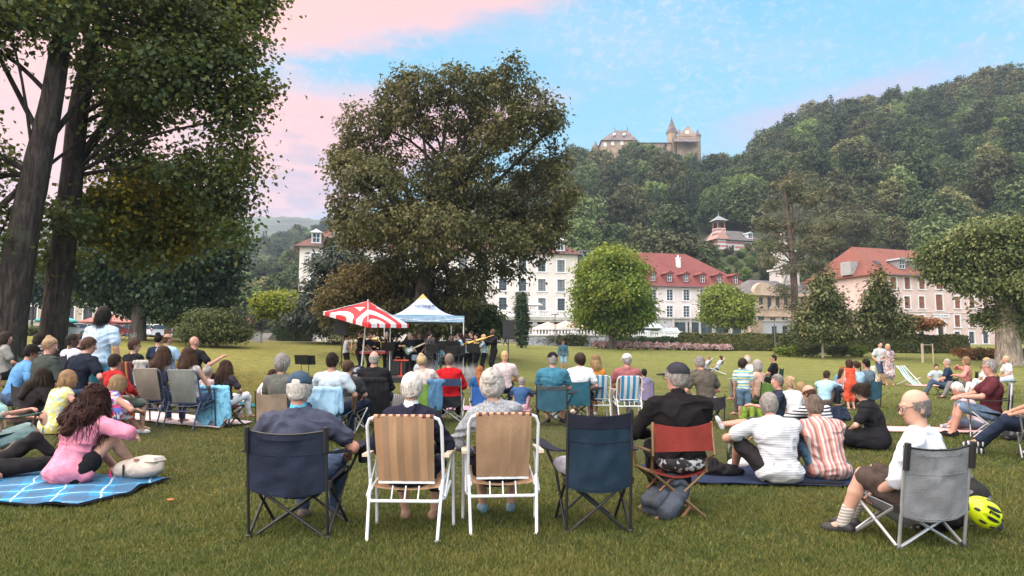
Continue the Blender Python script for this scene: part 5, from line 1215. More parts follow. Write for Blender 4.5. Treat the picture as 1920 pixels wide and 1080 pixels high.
def person(label, loc, yaw=0, pose='chair', H=1.70, fat=1.0, sex='m', skin='l', hair='short', hc='dark', top=None, sleeve='short', bot=None, leg='long', shoe=None, cap=None, vox=None, face=False, group=None, glasses=False, collar=None, curl=False, seed=None, apron=None, socks=None, fold=None, **ov):
    P_ = dict(POSES[pose]); P_.update({k: v for k, v in ov.items() if k in P_ or k in ('hy', 'hp', 'side_l', 'tw', 'hr', 'hand_n')})
    s = H/1.70; loc = Vector(loc); dist = (loc-Vector((0, 0, CAMH))).length
    vox = vox or (.0085 if dist < 7.2 else .011 if dist < 10 else .015 if dist < 15 else .022); vx = vox
    near = dist < 9.5; seed = seed if seed is not None else (hash(label) & 0) + sum(ord(c) for c in label) % 997
    root = empty('person', loc, yaw, label, 'person', group)
    V3 = lambda p: Vector(p)*s
    wS = (.205 if sex == 'm' else .172)*(1+.35*(fat-1)); hw = .095*fat**.5
    P = V3(P_['pel']); l1, l2 = R(P_['lean']), R(P_['lean']+P_['hunch']); sl = R(P_.get('side_l', 0)); tw = R(P_.get('tw', 0))
    u1 = Vector((math.sin(sl), math.sin(l1)*math.cos(sl), math.cos(l1)*math.cos(sl))); u2 = Vector((math.sin(sl)*1.2, math.sin(l2), math.cos(l2))).normalized()
    mid = P+u1*.26*s; S = mid+u2*.25*s
    ex = Vector((math.cos(tw), -math.sin(tw), 0)); ex = (ex-u2*ex.dot(u2)).normalized(); f2 = u2.cross(ex).normalized()
    ex1 = (Vector((1, 0, 0))-u1*u1.x).normalized(); f1 = u1.cross(ex1).normalized()
    fr2 = [ex, f2, u2]; fr1 = [ex1, f1, u1]; W2 = np.array([list(v) for v in fr2]); W1 = np.array([list(v) for v in fr1])
    N = S+u2*.035*s; nd = (u2*.55+Vector((0, 0, 1))*.55+f2*.10).normalized(); Hc = N+nd*.165*s
    hy, hp, hr = R(P_.get('hy', 0)), R(P_.get('hp', 4)), R(P_.get('hr', 0))
    fw = (f2-Vector((0, 0, f2.z))); fw = fw.normalized(); rt = fw.cross(Vector((0, 0, 1)))
    ef = fw*math.cos(hy)+rt*math.sin(hy); er = ef.cross(Vector((0, 0, 1))).normalized(); eu = er.cross(ef)
    ef, eu = ef*math.cos(hp)-eu*math.sin(hp), eu*math.cos(hp)+ef*math.sin(hp); er, eu = er*math.cos(hr)-eu*math.sin(hr), eu*math.cos(hr)+er*math.sin(hr)
    HF = np.array([list(er), list(ef), list(eu)])
    hh = s if H > 1.5 else s**.55          # children have larger heads
    hd = lambda x, y, z: Hc+(er*x+ef*y+eu*z)*hh
    he = lambda c_, r: ell(hd(*c_), tuple(q*hh for q in r), HF)
    body, ks = [], []
    def add(p, k=.03): body.append(p); ks.append(max(k*s, vx*.8))
    cov = .80 if top is not None else 1.0; covl = .80 if bot is not None else 1.0; ft = fat
    sh = [S-u2*.045*s+ex*(sg*wS*s) for sg in (-1, 1)]
    hip = [P-u1*.01*s+ex1*(sg*hw*s) for sg in (-1, 1)]
    el_, ha_, kn_, an_ = [], [], [], []
    for i in (0, 1):
        e, h = ik(sh[i], V3(P_['hands'][i]), .285*s, .255*s, P_['elb'][i]); el_.append(e); ha_.append(h)
        k_, a_ = ik(hip[i], V3(P_['feet'][i])+Vector((0, 0, .075*s)), .42*s, .415*s, P_['knee'][i]); kn_.append(k_); an_.append(a_)
    cw = (.180 if sex == 'm' else .160)*ft; cd = (.122 if sex == 'm' else .112)*ft
    tors = lambda g, e: [ell(P+u1*.03*s, ((.165*ft*g+e)*s, (.125*ft*g+e)*s, (.125*g+e)*s), W1), ell(P+u1*.17*s+f1*(.02*(ft-1)*3*s), (((.145 if sex == 'm' else .130)*ft*g+e)*s, (.108*ft**1.4*g+e)*s, (.16*g+e)*s), W1), ell(mid+u2*.10*s, ((cw*g+e)*s, (cd*g+e)*s, (.175*g+e)*s), W2), rcone(sh[0]+(sh[1]-sh[0])*.12, sh[0]+(sh[1]-sh[0])*.88, (.062*g+e)*s), rcone(N-u2*.01*s, sh[0]+(sh[1]-sh[0])*.16+u2*.012*s, (.050*g+e)*s, (.050*g+e)*s), rcone(N-u2*.01*s, sh[0]+(sh[1]-sh[0])*.84+u2*.012*s, (.050*g+e)*s, (.050*g+e)*s)]
    for p in tors(cov, 0): add(p, .045)
    add(rcone(N-u2*.03*s, Hc-eu*.05*hh-ef*.012*hh, .058*s*(1 if sex == 'm' else .86), .050*hh), .03)
    # head
    add(he((0, -.012, .022), (.0755, .095, .098))); add(he((0, .022, -.035), (.060, .068, .085)), .025); add(he((0, .046, -.088), (.036, .036, .030)), .03)
    add(rcone(hd(0, .086, .004), hd(0, .106, -.032), .009*hh, .0145*hh), .012); add(rcone(hd(-.035, .080, .022), hd(.035, .080, .022), .013*hh), .015)
    if sex == 'm' or hair in ('short', 'bald', 'bun', 'pony', 'none'):
        for sg in (-1, 1): add(he((sg*.077, -.012, -.022), (.012, .024, .033)), .008)
    sl_end = {'none': 0, 'short': .62, 'elbow': .95, 'long': 2}[sleeve] if top is not None else 0
    for i in (0, 1):
        g1 = .84 if sl_end > .3 else 1; g2 = .84 if sl_end > 1.5 else 1; am = (1.0 if sex == 'm' else .86)*ft**.5
        add(rcone(sh[i], el_[i], .050*s*am*g1, .041*s*am*g1), .03); add(rcone(el_[i], ha_[i], .041*s*am*g2, .028*s*am), .015)
        d = (ha_[i]-el_[i]).normalized(); sg = -1 if i == 0 else 1
        pn = Vector(P_.get('hand_n', (0, 0, -1))); pn = pn-d*pn.dot(d); pn = pn.normalized() if pn.length > .05 else d.orthogonal().normalized(); sd = d.cross(pn).normalized()
        hm = np.array([list(sd), list(d), list(pn)])
        add(ell(ha_[i]+d*.048*s, (.040*s, .052*s, .019*s), hm), .012)
        if vx < .012:
            for q, (o_, l_) in enumerate(((-.030, .068), (-.010, .078), (.011, .074), (.030, .058))):
                b0 = ha_[i]+d*.085*s+sd*o_*s; m0 = b0+(d*.85+pn*.45).normalized()*l_*.55*s; e0 = m0+(d*.45+pn*.85).normalized()*l_*.5*s
                add(rcone(b0, m0, .0095*s, .0088*s), .004); add(rcone(m0, e0, .0088*s, .0075*s), .004)
            # the thumb leaves the side of the palm that points to the body's middle
            t0 = ha_[i]+d*.025*s-sd*sg*.034*s; t1 = t0+(d*.7-sd*sg*.75+pn*.35).normalized()*.04*s; add(rcone(t0, t1, .012*s, .0105*s), .008); add(rcone(t1, t1+(d*.9+pn*.4-sd*sg*.1).normalized()*.032*s, .0105*s, .009*s), .004)
        else: add(rcone(ha_[i]+d*.07*s, ha_[i]+(d*.15+pn*.03)*s, .030*s, .020*s), .01)
        lm = ft**.5
        g3 = .82 if bot is not None else 1; g4 = .82 if (bot is not None and leg == 'long') else 1
        add(rcone(hip[i], kn_[i], .082*s*lm*g3, .054*s*lm*g3), .04); dk = an_[i]-kn_[i]
        add(rcone(kn_[i], kn_[i]+dk*.35, .052*s*g4, .054*s*g4), .02); add(rcone(kn_[i]+dk*.35, an_[i], .054*s*g4, .034*s), .015)
    # feet
    fd = Vector(P_['fd']).normalized(); fts = []
    for i in (0, 1):
        sg = -1 if i == 0 else 1; f = (fd+Vector((sg*.18, 0, 0))).normalized(); dn = (an_[i]-kn_[i]).normalized(); dn = (dn-f*dn.dot(f)); dn = dn.normalized() if dn.length > .1 else Vector((0, 0, -1))
        heel = an_[i]+dn*.038*s-f*.045*s; toe = an_[i]+dn*.048*s+f*.135*s; fts.append((heel, toe, f, dn))
        add(rcone(heel, an_[i]+dn*.02*s, .030*s, .034*s), .015); add(rcone(an_[i]+f*.02*s+dn*.02*s, toe, .034*s, .022*s), .015)
    subs = [he((sg*.030, .100, .000), (.017, .014, .010)) for sg in (-1, 1)] if face and near else []
    sdf_mesh('body', body, SK[skin], root, vx, ks, subs=subs)
    fo = (.017 if near else .012) if fold is None else fold
    if top is not None:
        e = .010; T = tors(1.0, e)
        if sl_end > .3:
            for i in (0, 1):
                fr = min(sl_end, 1); e_ = sh[i].lerp(el_[i], fr); T.append(rcone(sh[i], e_, .066*s*ft**.4, (.070 if sl_end < 1 else .058)*s*ft**.4))
                if sl_end > 1: T.append(rcone(el_[i], el_[i].lerp(ha_[i], .95), .058*s*ft**.4, .042*s))
        if leg == 'dress':
            for i in (0, 1): T.append(rcone(hip[i], kn_[i], .125*s*ft, .10*s)); T.append(rcone(kn_[i], kn_[i].lerp(an_[i], .35), .10*s, .085*s))
        if apron: T.append(ell(P+Vector((0, 0, -.02)), (.20*s*ft, .17*s*ft, .11*s), W1))
        cuts = [((0, 0, -1), -(.02))] if pose in ('knees', 'cross', 'side', 'recline') else []
        neck = [rcone(N+u2*.028*s, N+nd*.14*s, .064*s, .07*s)]
        sdf_mesh('dress' if leg == 'dress' else 'shirt', T, top, root, vx, .045*s if leg != 'dress' else .08*s, cuts=cuts, subs=neck, fold=fo, fscale=10, seed=seed % 50, fdir=(.8, .8, 1.25))
    if collar is not None:
        sdf_mesh('collar', [rcone(N+u2*.0*s, N+nd*.045*s, .069*s, .060*s)], collar, root, min(vx, .01), .0, subs=[rcone(N, N+nd*.2*s, .050*s, .054*s)])
    if bot is not None and leg != 'dress':
        T = [ell(P+u1*.01*s, ((.170*ft+.010)*s, (.130*ft+.008)*s, .125*s), W1)]
        for i in (0, 1):
            if leg == 'long':
                T += [rcone(hip[i], kn_[i], .094*s*ft**.5, .068*s*ft**.4), rcone(kn_[i], kn_[i].lerp(an_[i], .93), .066*s, .050*s)]
            elif leg == 'short': T += [rcone(hip[i], hip[i].lerp(kn_[i], .92), .100*s*ft**.5, .080*s)]
            elif leg == 'hot': T += [rcone(hip[i], hip[i].lerp(kn_[i], .34), .100*s*ft**.5, .098*s)]
            elif leg == 'crop': T += [rcone(hip[i], kn_[i], .096*s*ft**.5, .070*s), rcone(kn_[i], kn_[i].lerp(an_[i], .5), .070*s, .060*s)]
            else: T += [rcone(hip[i], kn_[i], .125*s*ft, .095*s), rcone(kn_[i], kn_[i].lerp(an_[i], .25), .095*s, .085*s)]
        sdf_mesh('skirt' if leg == 'skirt' else 'shorts' if leg in ('short', 'hot') else 'trousers', T, bot, root, vx, (.03 if leg != 'skirt' else .12)*s, cuts=[((0, 0, -1), -.008)], fold=fo*.8, fscale=12, seed=(seed+9) % 50, fdir=(1, .6, 1))
    if shoe is not None:
        for i in (0, 1):
            heel, toe, f, dn = fts[i]
            sdf_mesh('shoe', [rcone(heel, toe-f*.02*s, .040*s, .034*s), rcone(toe-f*.04*s-dn*.004*s, toe, .036*s, .028*s), rcone(heel-dn*.01*s, an_[i]+dn*.012*s, .038*s, .040*s)], shoe, root, min(vx, .014), .02*s, cuts=[((0, 0, -1), -.003)] if pose != 'recline' else [])
    if socks is not None:
        for i in (0, 1): sdf_mesh('sock', [rcone(an_[i], an_[i].lerp(kn_[i], .30), .044*s, .050*s)], socks, root, min(vx, .012), .0)
    # hair
    if hair != 'none':
        hm = hairmat(HC[hc] if isinstance(hc, str) else hc); vol = {'short': .0, 'bob': .012, 'long': .010, 'bun': .004, 'pony': .003, 'curly': .03, 'bald': -.004, 'puffy': .016}[hair]
        shell = [he((0, -.016, .026), (.084+vol, .103+vol, .104+vol))]
        hv = min(vx, .012)
        fy, fz, fo_ = -HF[2]*.95, HF[1], None
        nn = HF[1]-HF[2]*.85; ln = np.linalg.norm(nn); hcN = np.array(list(Hc)); cuts = [(nn/ln, float(nn @ hcN)/ln+(.018 if hair in ('bob', 'long', 'curly') else .010)*hh/ln)]
        subs = []
        if hair in ('bald',): cuts.append((HF[2], float(HF[2] @ hcN)+.040*hh)); 
        if sex == 'm' or hair in ('short', 'bald'): shell.append(he((0, -.055, -.045), (.066, .045, .055)))
        kh = .02
        if hair == 'puffy' and sex == 'f': shell += [he((0, -.06, -.045), (.080, .062, .075)), he((0, -.11, .03), (.05, .05, .06))]
        if hair == 'bob': shell += [he((0, -.045, -.05), (.094, .080, .10)), he((-.062, -.005, -.05), (.032, .055, .085)), he((.062, -.005, -.05), (.032, .055, .085))]; cuts = []; subs = [he((0, .075, -.035), (.064, .075, .10))]
        if hair in ('long', 'curly'):
            bk = -f2; dn_ = (-u2*.9+bk*.12)
            q1 = hd(0, -.065, -.06); q2 = q1+(bk*.05+dn_*.14)*s; q3 = q2+dn_*(.20 if hair == 'long' else .22)*s
            shell += [he((0, -.05, -.05), (.095, .08, .10)), rcone(q1, q2, .078*s, .082*s), rcone(q2, q3, .080*s, .045*s)]; cuts = []; subs = [he((0, .080, -.035), (.066, .080, .105))]
            if hair == 'curly': shell += [rcone(q1-ex*.09*s, q2-ex*.10*s+dn_*.08*s, .07*s, .06*s), rcone(q1+ex*.09*s, q2+ex*.09*s+dn_*.06*s, .07*s, .06*s)]
        if hair == 'bun': shell.append(he((0, -.062, .118), (.044, .044, .038)))
        if hair == 'pony': q = hd(0, -.115, .05); shell += [rcone(q, q-ef*.035*s-eu*.02*s, .026*s), rcone(q-ef*.03*s, q-ef*.055*s-Vector((0, 0, .20))*s, .030*s, .016*s)]
        fh = {'curly': .026, 'puffy': .013}.get(hair, .008)
        sdf_mesh('hair', shell, hm, root, hv, kh*s, cuts=cuts, subs=subs, fold=fh if near else fh*.6, fscale=34 if hair == 'curly' else 30, seed=seed % 40, fdir=(1, 1, .35) if hair in ('long', 'bob') else (1, 1, 1))
        if dist < 15 and hair != 'none':
            rng = np.random.default_rng(seed); n = 2600 if near else 700
            d = rand_unit(rng, n*3); keep = (d[:, 1]-.85*d[:, 2] < .10)
            if hair == 'bald': keep &= (d[:, 2] < .30)
            if hair in ('short', 'bald', 'bun', 'pony'): keep &= (d[:, 2] > -.62)
            d = d[keep][:n]; rad = np.array([.086+vol, .105+vol, .107+vol])*hh
            p0 = d*rad*rng.uniform(.99, 1.09, len(d))[:, None]; m = 6 if hair == 'curly' else 4; ln_ = {'short': .035, 'bald': .03, 'bun': .06, 'pony': .06, 'bob': .11, 'long': .20, 'curly': .26, 'puffy': .055}[hair]*hh
            wh = np.array([0, -.35, .94]) if hair != 'bun' else np.array([0, .9, -.4])
            fl = d*(d @ wh)[:, None]-wh; fl /= np.maximum(np.linalg.norm(fl, axis=1, keepdims=True), 1e-5); fl = fl+rng.normal(0, .28, fl.shape)
            if hair in ('long', 'curly', 'bob'): fl = fl*.5+np.array([0, -.15, -1.0])
            ts = np.linspace(0, 1, m); paths = np.zeros((len(d), m, 3)); p = p0.copy(); lens = ln_*rng.uniform(.5, 1.25, len(d))
            for i in range(m):
                paths[:, i] = p; stp = fl*(lens/(m-1))[:, None]; p = p+stp
                q = np.linalg.norm(p/rad, axis=1); ins = q < 1.0; p[ins] = p[ins]/q[ins][:, None]*1.0
                if hair == 'short' or hair == 'puffy' or hair == 'bald' or hair == 'bun': over = q > 1.13; p[over] = p[over]/q[over][:, None]*1.12
            if hair == 'curly':
                ph = rng.uniform(0, 6.28, len(d))[:, None]+np.arange(m)[None]*2.1; rr = rng.uniform(.012, .028, len(d))[:, None]
                paths[:, :, 0] += np.cos(ph)*rr; paths[:, :, 1] += np.sin(ph)*rr
            nrm = paths/rad**2; Wp = paths @ HF + hcN
            Vv, F_ = ribbons(Wp, np.full(len(d), (.0032 if hair != 'curly' else .006)*hh*(1 if near else 1.7)), nrm @ HF)
            np_mesh('hair_strands', Vv, F_, hm, root)
    if cap is not None:
        cm, ctype = cap; lo_ = .026
        sh_ = [he((0, -.012, .030), (.093, .113, .103))]
        cz = [(-HF[2], -float(HF[2] @ hcN if hair != 'none' else HF[2] @ np.array(list(Hc)))-lo_*hh)]
        sub = [he((0, -.118, .036), (.034, .030, .022))] if ctype == 'baseball' else []
        c_ = sdf_mesh('cap' if ctype != 'hat' else 'hat', sh_, cm, root, min(vx, .010), .0, cuts=cz, subs=sub, fold=.003, fscale=22)
        br = [he((0, .130, .030), (.070, .070, .010))] if ctype != 'hat' else [he((0, -.01, .032), (.16, .18, .010))]
        sdf_mesh('brim', br, cm, c_, min(vx, .007), .0)
    if glasses:
        g = MB()
        for sg in (-1, 1):
            c_ = hd(sg*.033, .108, .0); g.tube([c_+(er*math.cos(a)*.024+eu*math.sin(a)*.018)*hh for a in np.linspace(0, 2*math.pi, 13)[:-1]], .0024, 5, closed=True)
            g.tube([hd(sg*.058, .104, .006), hd(sg*.080, .05, .008), hd(sg*.082, -.015, .004)], .0026, 5)
        g.tube([hd(-.010, .110, .004), hd(.010, .110, .004)], .0022, 5); g.build('glasses', M('spectacle_frame', (.05, .02, .02), .4), root, True)
    if face and dist < 40:
        for sg in (-1, 1):
            g = MB(); g.ball(hd(sg*.030, .083, .0), .0125*hh); e_ = g.build('eye', M('eye_white', (.6, .58, .55), .3), root, True); g = MB(); g.ball(hd(sg*.030, .0905, .0), .0062*hh); g.build('iris', M('iris', (.02, .014, .01), .2), e_, True)
        sdf_mesh('lips', [rcone(hd(-.018, .087, -.068), hd(.018, .087, -.068), .0055*hh), rcone(hd(-.008, .092, -.067), hd(.008, .092, -.067), .006*hh)], M('lip', (.34, .12, .10), .5), root, .005, .004)
    root['hands'] = [list(h) for h in ha_]
    root['head'] = list(Hc)
    return root
# ------------------------------------------------------------------ seats
m_blk = M('black_steel', (.014, .014, .016), .45, .1, spec=.5); m_alu = M('aluminium', (.50, .51, .53), .35, .08, metal=.7); m_wtube = M('white_tube', (.66, .69, .72), .45, .05); m_btube = M('blue_tube', (.035, .05, .10), .45)
def fabric(col, var=.10): return M('chair_fabric', col, .85, var, 5, .35, 70, spec=.25)
def camp_chair(label, loc, yaw, mat, frame=None, w=.56, d=.46, sh=.42, bh=.86, arms=True, mat2=None, group='camp chairs of the audience', top=None, lean=.10, name='camp_chair', cup=False, edge=None, sag=.115):
    frame = frame or m_blk; mat2 = mat2 or mat; t = empty(name, loc, yaw, label, 'camp chair', group); hw = w/2; r = .0115
    def leg(a, b, rr=r, nm='leg'): f = MB(); f.tube([a, b], rr, 8); f.build(nm, frame, t, True)
    for sg in (-1, 1):
        leg((sg*hw, 0, 0), (sg*hw*.99, -lean*(bh/.86), bh+.02)); leg((sg*hw, 0.02, .03), (sg*hw, d, sh+.03)); leg((sg*hw, d, 0), (sg*hw*.98, .03, sh-.02))
        leg((sg*hw*.99, -.012, sh-.02), (-sg*hw*.86, .03, .015)); leg((sg*hw*.98, d, sh), (-sg*hw*.90, d+.02, .015))
        for y in (0, d): f = MB(); f.lathe([(.02, 0), (.026, .006), (.026, .02), (.014, .03)], (sg*hw, y, -.001), 8); f.build('foot', m_blk, t)
        f = MB(); f.box((sg*hw, -.02, sh-.02), (.045, .05, .05)); f.build('joint', m_blk, t)
    f = MB(); f.sheet(lambda u, v: (-hw+w*u, -.03+(d+.04)*v, sh-.02+.06*v-sag*math.sin(math.pi*u)*math.sin(math.pi*(.12+.8*v))), 8, 6, .006); f.build('seat', mat2, t, True)
    f = MB(); near_ = Vector(loc).length < 8; wr = .016 if near_ else .008; sd_ = loc[0]*3.7
    def bk(u, v):
        z = sh-.06+(bh-sh+.06)*v; x = (2*u-1); y = -lean*z/.86*.95-.035*(1-x*x)-.012*math.sin(9*u+6*v)*math.sin(math.pi*u)*.6
        y += wr*float(vnoise(np.array([[u*5+sd_, v*9, sd_*.7]]), 3)[0])*math.sin(math.pi*u)+wr*.8*abs(float(vnoise(np.array([[u*9, v*3+sd_, .5]]), 8)[0]))
        return (x*(hw+.006), y, z-(.03*(1-x*x) if v > .9 else 0)-(.05*(1-x*x)*(1-v)))
    f.sheet(bk, *((30, 22) if near_ else (12, 10)), .007); b = f.build('back_panel', mat, t, True)
    if near_:
        for v_ in (.03, .62): f = MB(); f.tube([(lambda q: (q[0], q[1]-.005, q[2]))(bk(i/20, v_)) for i in range(21)], .0028, 5); f.build('seam', mat2, b, True)
    if top is not None:
        f = MB(); f.sheet(lambda u, v: (lambda q: (q[0]*1.012, q[1]-.007, q[2]))(bk(u, .80+.205*v)), 12, 3, .006); f.build('top_band', top, b, True)
    if edge is not None:
        f = MB(); f.tube([bk(i/14, 1.0) for i in range(15)], .008, 6); f.build('piping', edge, b, True)
        for sg in (-1, 1): f = MB(); f.tube([(sg*hw, -lean*.80, bh-.16), (sg*hw*.99, -lean*1.02, bh+.025)], .021, 8); f.build('post_sleeve', edge, t, True)
    if arms:
        za = sh+.21
        for sg in (-1, 1):
            leg((sg*hw, d, sh), (sg*(hw+.10), d+.03, za+.02))
            f = MB(); f.sheet(lambda u, v: (sg*(hw+.005+.13*v)+(u-.5)*.10, -.05+(d+.10)*v, za+.02*v-.03*math.sin(math.pi*v)+(.02*abs(u-.5) if cup else 0)), 3, 6, .012); a = f.build('armrest', mat2, t, True)
            if cup: f = MB(); f.lathe([(.035, -.13), (.042, -.12), (.048, 0), (.05, .004)], (sg*(hw+.125), d-.03, za-.01), 10); f.build('cup_holder', m_blk, a, True)
    return t
def lawn_chair(label, loc, yaw, mat, frame=None, arm=None, w=.53, group='tubular lawn chairs', band=None, hb=.88, name='lawn_chair', arms=True):
    frame = frame or m_wtube; t = empty(name, loc, yaw, label, 'lawn chair', group); hw = w/2; r = .0125; sh = .40
    def tb(nm, pts, rr=r): f = MB(); f.tube(pts, rr, 8); return f.build(nm, frame, t, True)
    c = .07; yb = lambda z: .10-.30*(z-.30)
    top = [(-hw, yb(hb-c), hb-c), (-hw+.02, yb(hb-.02), hb-.02), (-hw+c, yb(hb), hb), (hw-c, yb(hb), hb), (hw-.02, yb(hb-.02), hb-.02), (hw, yb(hb-c), hb-c)]
    tb('back_frame', [(-hw, yb(.30), .30), *top, (hw, yb(.30), .30)])
    tb('base_bar', [(-hw-.012, .34, .36), (-hw-.012, .05, .29), (-hw+.03, -.02, .275), (hw-.03, -.02, .275), (hw+.012, .05, .29), (hw+.012, .34, .36)])
    for sg in (-1, 1):
        tb('leg', [(sg*(hw-.035), -.10, 0), (sg*(hw-.02), -.085, .012), (sg*(hw-.01), .0, .30), (sg*(hw-.005), .06, .42)])
        tb('leg', [(sg*(hw+.03), .43, 0), (sg*(hw+.028), .36, .60)]); tb('seat_rail', [(sg*(hw-.02), .02, .36), (sg*(hw-.02), .46, .43)])
        f = MB(); f.tube([(sg*(hw+.015), .03, .30), (sg*(hw+.015), .36, .56)], .008, 6); f.build('brace', frame, t, True)
        if arms: f = MB(); f.box((sg*(hw+.028), .20, .605), (.045, .40, .022)); f.build('armrest', arm or M('beech_plastic', (.62, .50, .40), .5), t)
    for x in (-.10, 0, .10): f = MB(); f.tube([(x, -.02, .275), (x, .04, .375)], .006, 6); f.build('strut', frame, t, True)
    ph = hw-.055
    f = MB(); f.sheet(lambda u, v: (-ph*(1-.05*(1-v))+2*ph*(1-.05*(1-v))*u, yb(.41+(hb-.41)*v)-.012-.030*math.sin(math.pi*v)*math.sin(math.pi*u)-.010*abs(float(vnoise(np.array([[u*11, v*1.6, loc[0]]]), 4)[0])), .41+(hb-.405)*v), 26, 14, .005); b = f.build('back_panel', mat, t, True)
    f = MB(); f.tube([(-ph, yb(hb), hb), (ph, yb(hb), hb)], .0165, 8); f.build('top_hem', band or mat, b, True)
    f = MB(); f.box((0, yb(.40)-.008, .405), (2*ph*.95, .02, .03)); f.build('lower_rail', frame, b)
    f = MB(); f.sheet(lambda u, v: (-hw+.02+(w-.04)*u, .03+.43*v, .37+.07*v-.05*math.sin(math.pi*u)*math.sin(math.pi*(.15+.7*v))), 6, 6, .005); f.build('seat', mat, t, True)
    return t
def director_chair(label, loc, yaw, mat, frame):
    t = empty('folding_chair', loc, yaw, label, 'folding chair'); hw = .24; r = .0125
    def tb(nm, pts): f = MB(); f.tube(pts, r, 8); f.build(nm, frame, t, True)
    for sg in (-1, 1):
        tb('back_post', [(sg*hw, .02, .37), (sg*(hw+.005), .0, .48), (sg*(hw+.03), -.09, .53), (sg*(hw+.02), -.07, .80)])
        tb('leg', [(sg*hw, .02, .38), (-sg*(hw-.02), .0, 0)]); tb('leg', [(sg*hw, .40, .38), (-sg*(hw-.02), .42, 0)])
        tb('seat_rail', [(sg*hw, .0, .38), (sg*hw, .42, .38)]); tb('arm', [(sg*(hw+.03), -.05, .56), (sg*(hw+.03), .36, .56), (sg*(hw+.02), .40, .52), (sg*hw, .40, .38)])
    tb('foot_bar', [(-hw+.02, .0, .01), (-hw+.02, .42, .01)]); tb('foot_bar', [(hw-.02, .0, .01), (hw-.02, .42, .01)])
    f = MB(); f.sheet(lambda u, v: (-hw-.03+(2*hw+.06)*u, -.075-.05*math.sin(math.pi*u), .555+.24*v-.045*math.sin(math.pi*u)*(v-.2)), 12, 5, .008); f.build('back_panel', mat, t, True)
    f = MB(); f.sheet(lambda u, v: (-hw+2*hw*u, .42*v, .38-.05*math.sin(math.pi*u)), 8, 4, .006); f.build('seat', mat, t, True)
    return t
def deck_chair(label, loc, yaw, mat, frame=None, group=None):
    t = empty('deck_chair', loc, yaw, label, 'deck chair', group); frame = frame or m_wtube
    for sg in (-1, 1):
        f = MB(); f.tube([(sg*.27, .55, 0), (sg*.27, -.42, .95)], .016, 6); f.build('side_rail', frame, t, True); f = MB(); f.tube([(sg*.30, -.45, 0), (sg*.30, .45, .38)], .016, 6); f.build('leg', frame, t, True)
    for p in ((.50, .05), (-.40, .93)): f = MB(); f.tube([(-.27, p[0], p[1]), (.27, p[0], p[1])], .014, 6); f.build('cross_bar', frame, t, True)
    f = MB(); f.sheet(lambda u, v: (-.25+.5*u, .46-.86*v, .08+.85*v-.16*math.sin(math.pi*v)), 6, 10, .006); f.build('sling', mat, t, True); return t
def stool(label, loc, yaw, mat, h=.42):
    t = empty('camp_stool', loc, yaw, label, 'stool')
    for sg in (-1, 1):
        f = MB(); f.tube([(sg*.17, -.14, 0), (-sg*.17, .14, h)], .011, 6); f.build('leg', m_blk, t, True); f = MB(); f.tube([(sg*.17, .14, 0), (-sg*.17, -.14, h)], .011, 6); f.build('leg', m_blk, t, True)
    f = MB(); f.sheet(lambda u, v: (-.2+.4*u, -.17+.34*v, h-.03*math.sin(math.pi*u)), 6, 4, .008); f.build('seat', mat, t, True); return t
def local(t, x, y, z=0):
    """a point given in a thing's own axes"""
    c, s_ = math.cos(t.rotation_euler.z), math.sin(t.rotation_euler.z); L = t.location
    return Vector((L.x+c*x-s_*y, L.y+s_*x+c*y, L.z+z))
def facing(t): return -math.degrees(t.rotation_euler.z)

def blanket(name, label, c, yaw, w, d, mat, seed=0, under=None, lift=.02, wave=.02, cat='blanket', n=22):
    """cloth lying on the grass"""
    t = empty(name, (c[0], c[1], 0), yaw, label, cat); rz = -R(yaw)
    RUGS.append((c[0], c[1], rz, w, d))
    def P(u, v, up=0.0):
        x = (u-.5)*w; y = (v-.5)*d; e = .04*math.sin(u*7+seed)+.03*math.sin(v*9+seed*2)
        if u in (0, 1) or v in (0, 1): x *= 1+e; y *= 1+e*.8
        X = c[0]+x*math.cos(rz)-y*math.sin(rz); Y = c[1]+x*math.sin(rz)+y*math.cos(rz)
        z = ground(X, Y)+lift+wave*(.5+.5*float(vnoise(np.array([[x*5+seed, y*5, .3]]), seed)[0]))+up
        return (x, y, z)
    f = MB(); f.sheet(lambda u, v: P(u, v), n, n, .006); f.build('cloth', mat, t, True)
    if under is not None: f = MB(); f.sheet(lambda u, v: (lambda q: (q[0]*1.02, q[1]*1.02, q[2]-.014))(P(u, v)), 16, 16, .008); f.build('backing', under, t, True)
    return t
def soft(name, label, loc, yaw, prims, mat, cat, vox=.012, k=.03, fold=.006, group=None, **kw):
    t = empty(name, loc, yaw, label, cat, group); o = sdf_mesh('body', prims, mat, t, vox, k, fold=fold, fscale=13, **kw); return t
def draped(name, label, loc, yaw, w, h, mat, cat='jacket', th=.035, arms=True, seed=3):
    """cloth hung over a chair back: a rolled top edge with two falls of cloth"""
    pr = [rcone((-w*.46, 0, h), (w*.46, 0, h), th*1.25), ell((-w*.24, -.02, h*.52), (w*.27, th, h*.50)), ell((w*.24, -.02, h*.52), (w*.27, th, h*.50)), ell((0, -.015, h*.62), (w*.3, th*.8, h*.38))]
    if arms: pr += [rcone((-w*.5, .0, h*.9), (-w*.56, .02, h*.2), th*1.2, th*.9), rcone((w*.5, .0, h*.9), (w*.55, .02, h*.25), th*1.2, th*.9)]
    t = empty(name, loc, yaw, label, cat); sdf_mesh('cloth', pr, mat, t, .011, .03, fold=.016, fscale=11, fdir=(1.5, 1, .35), seed=seed); return t
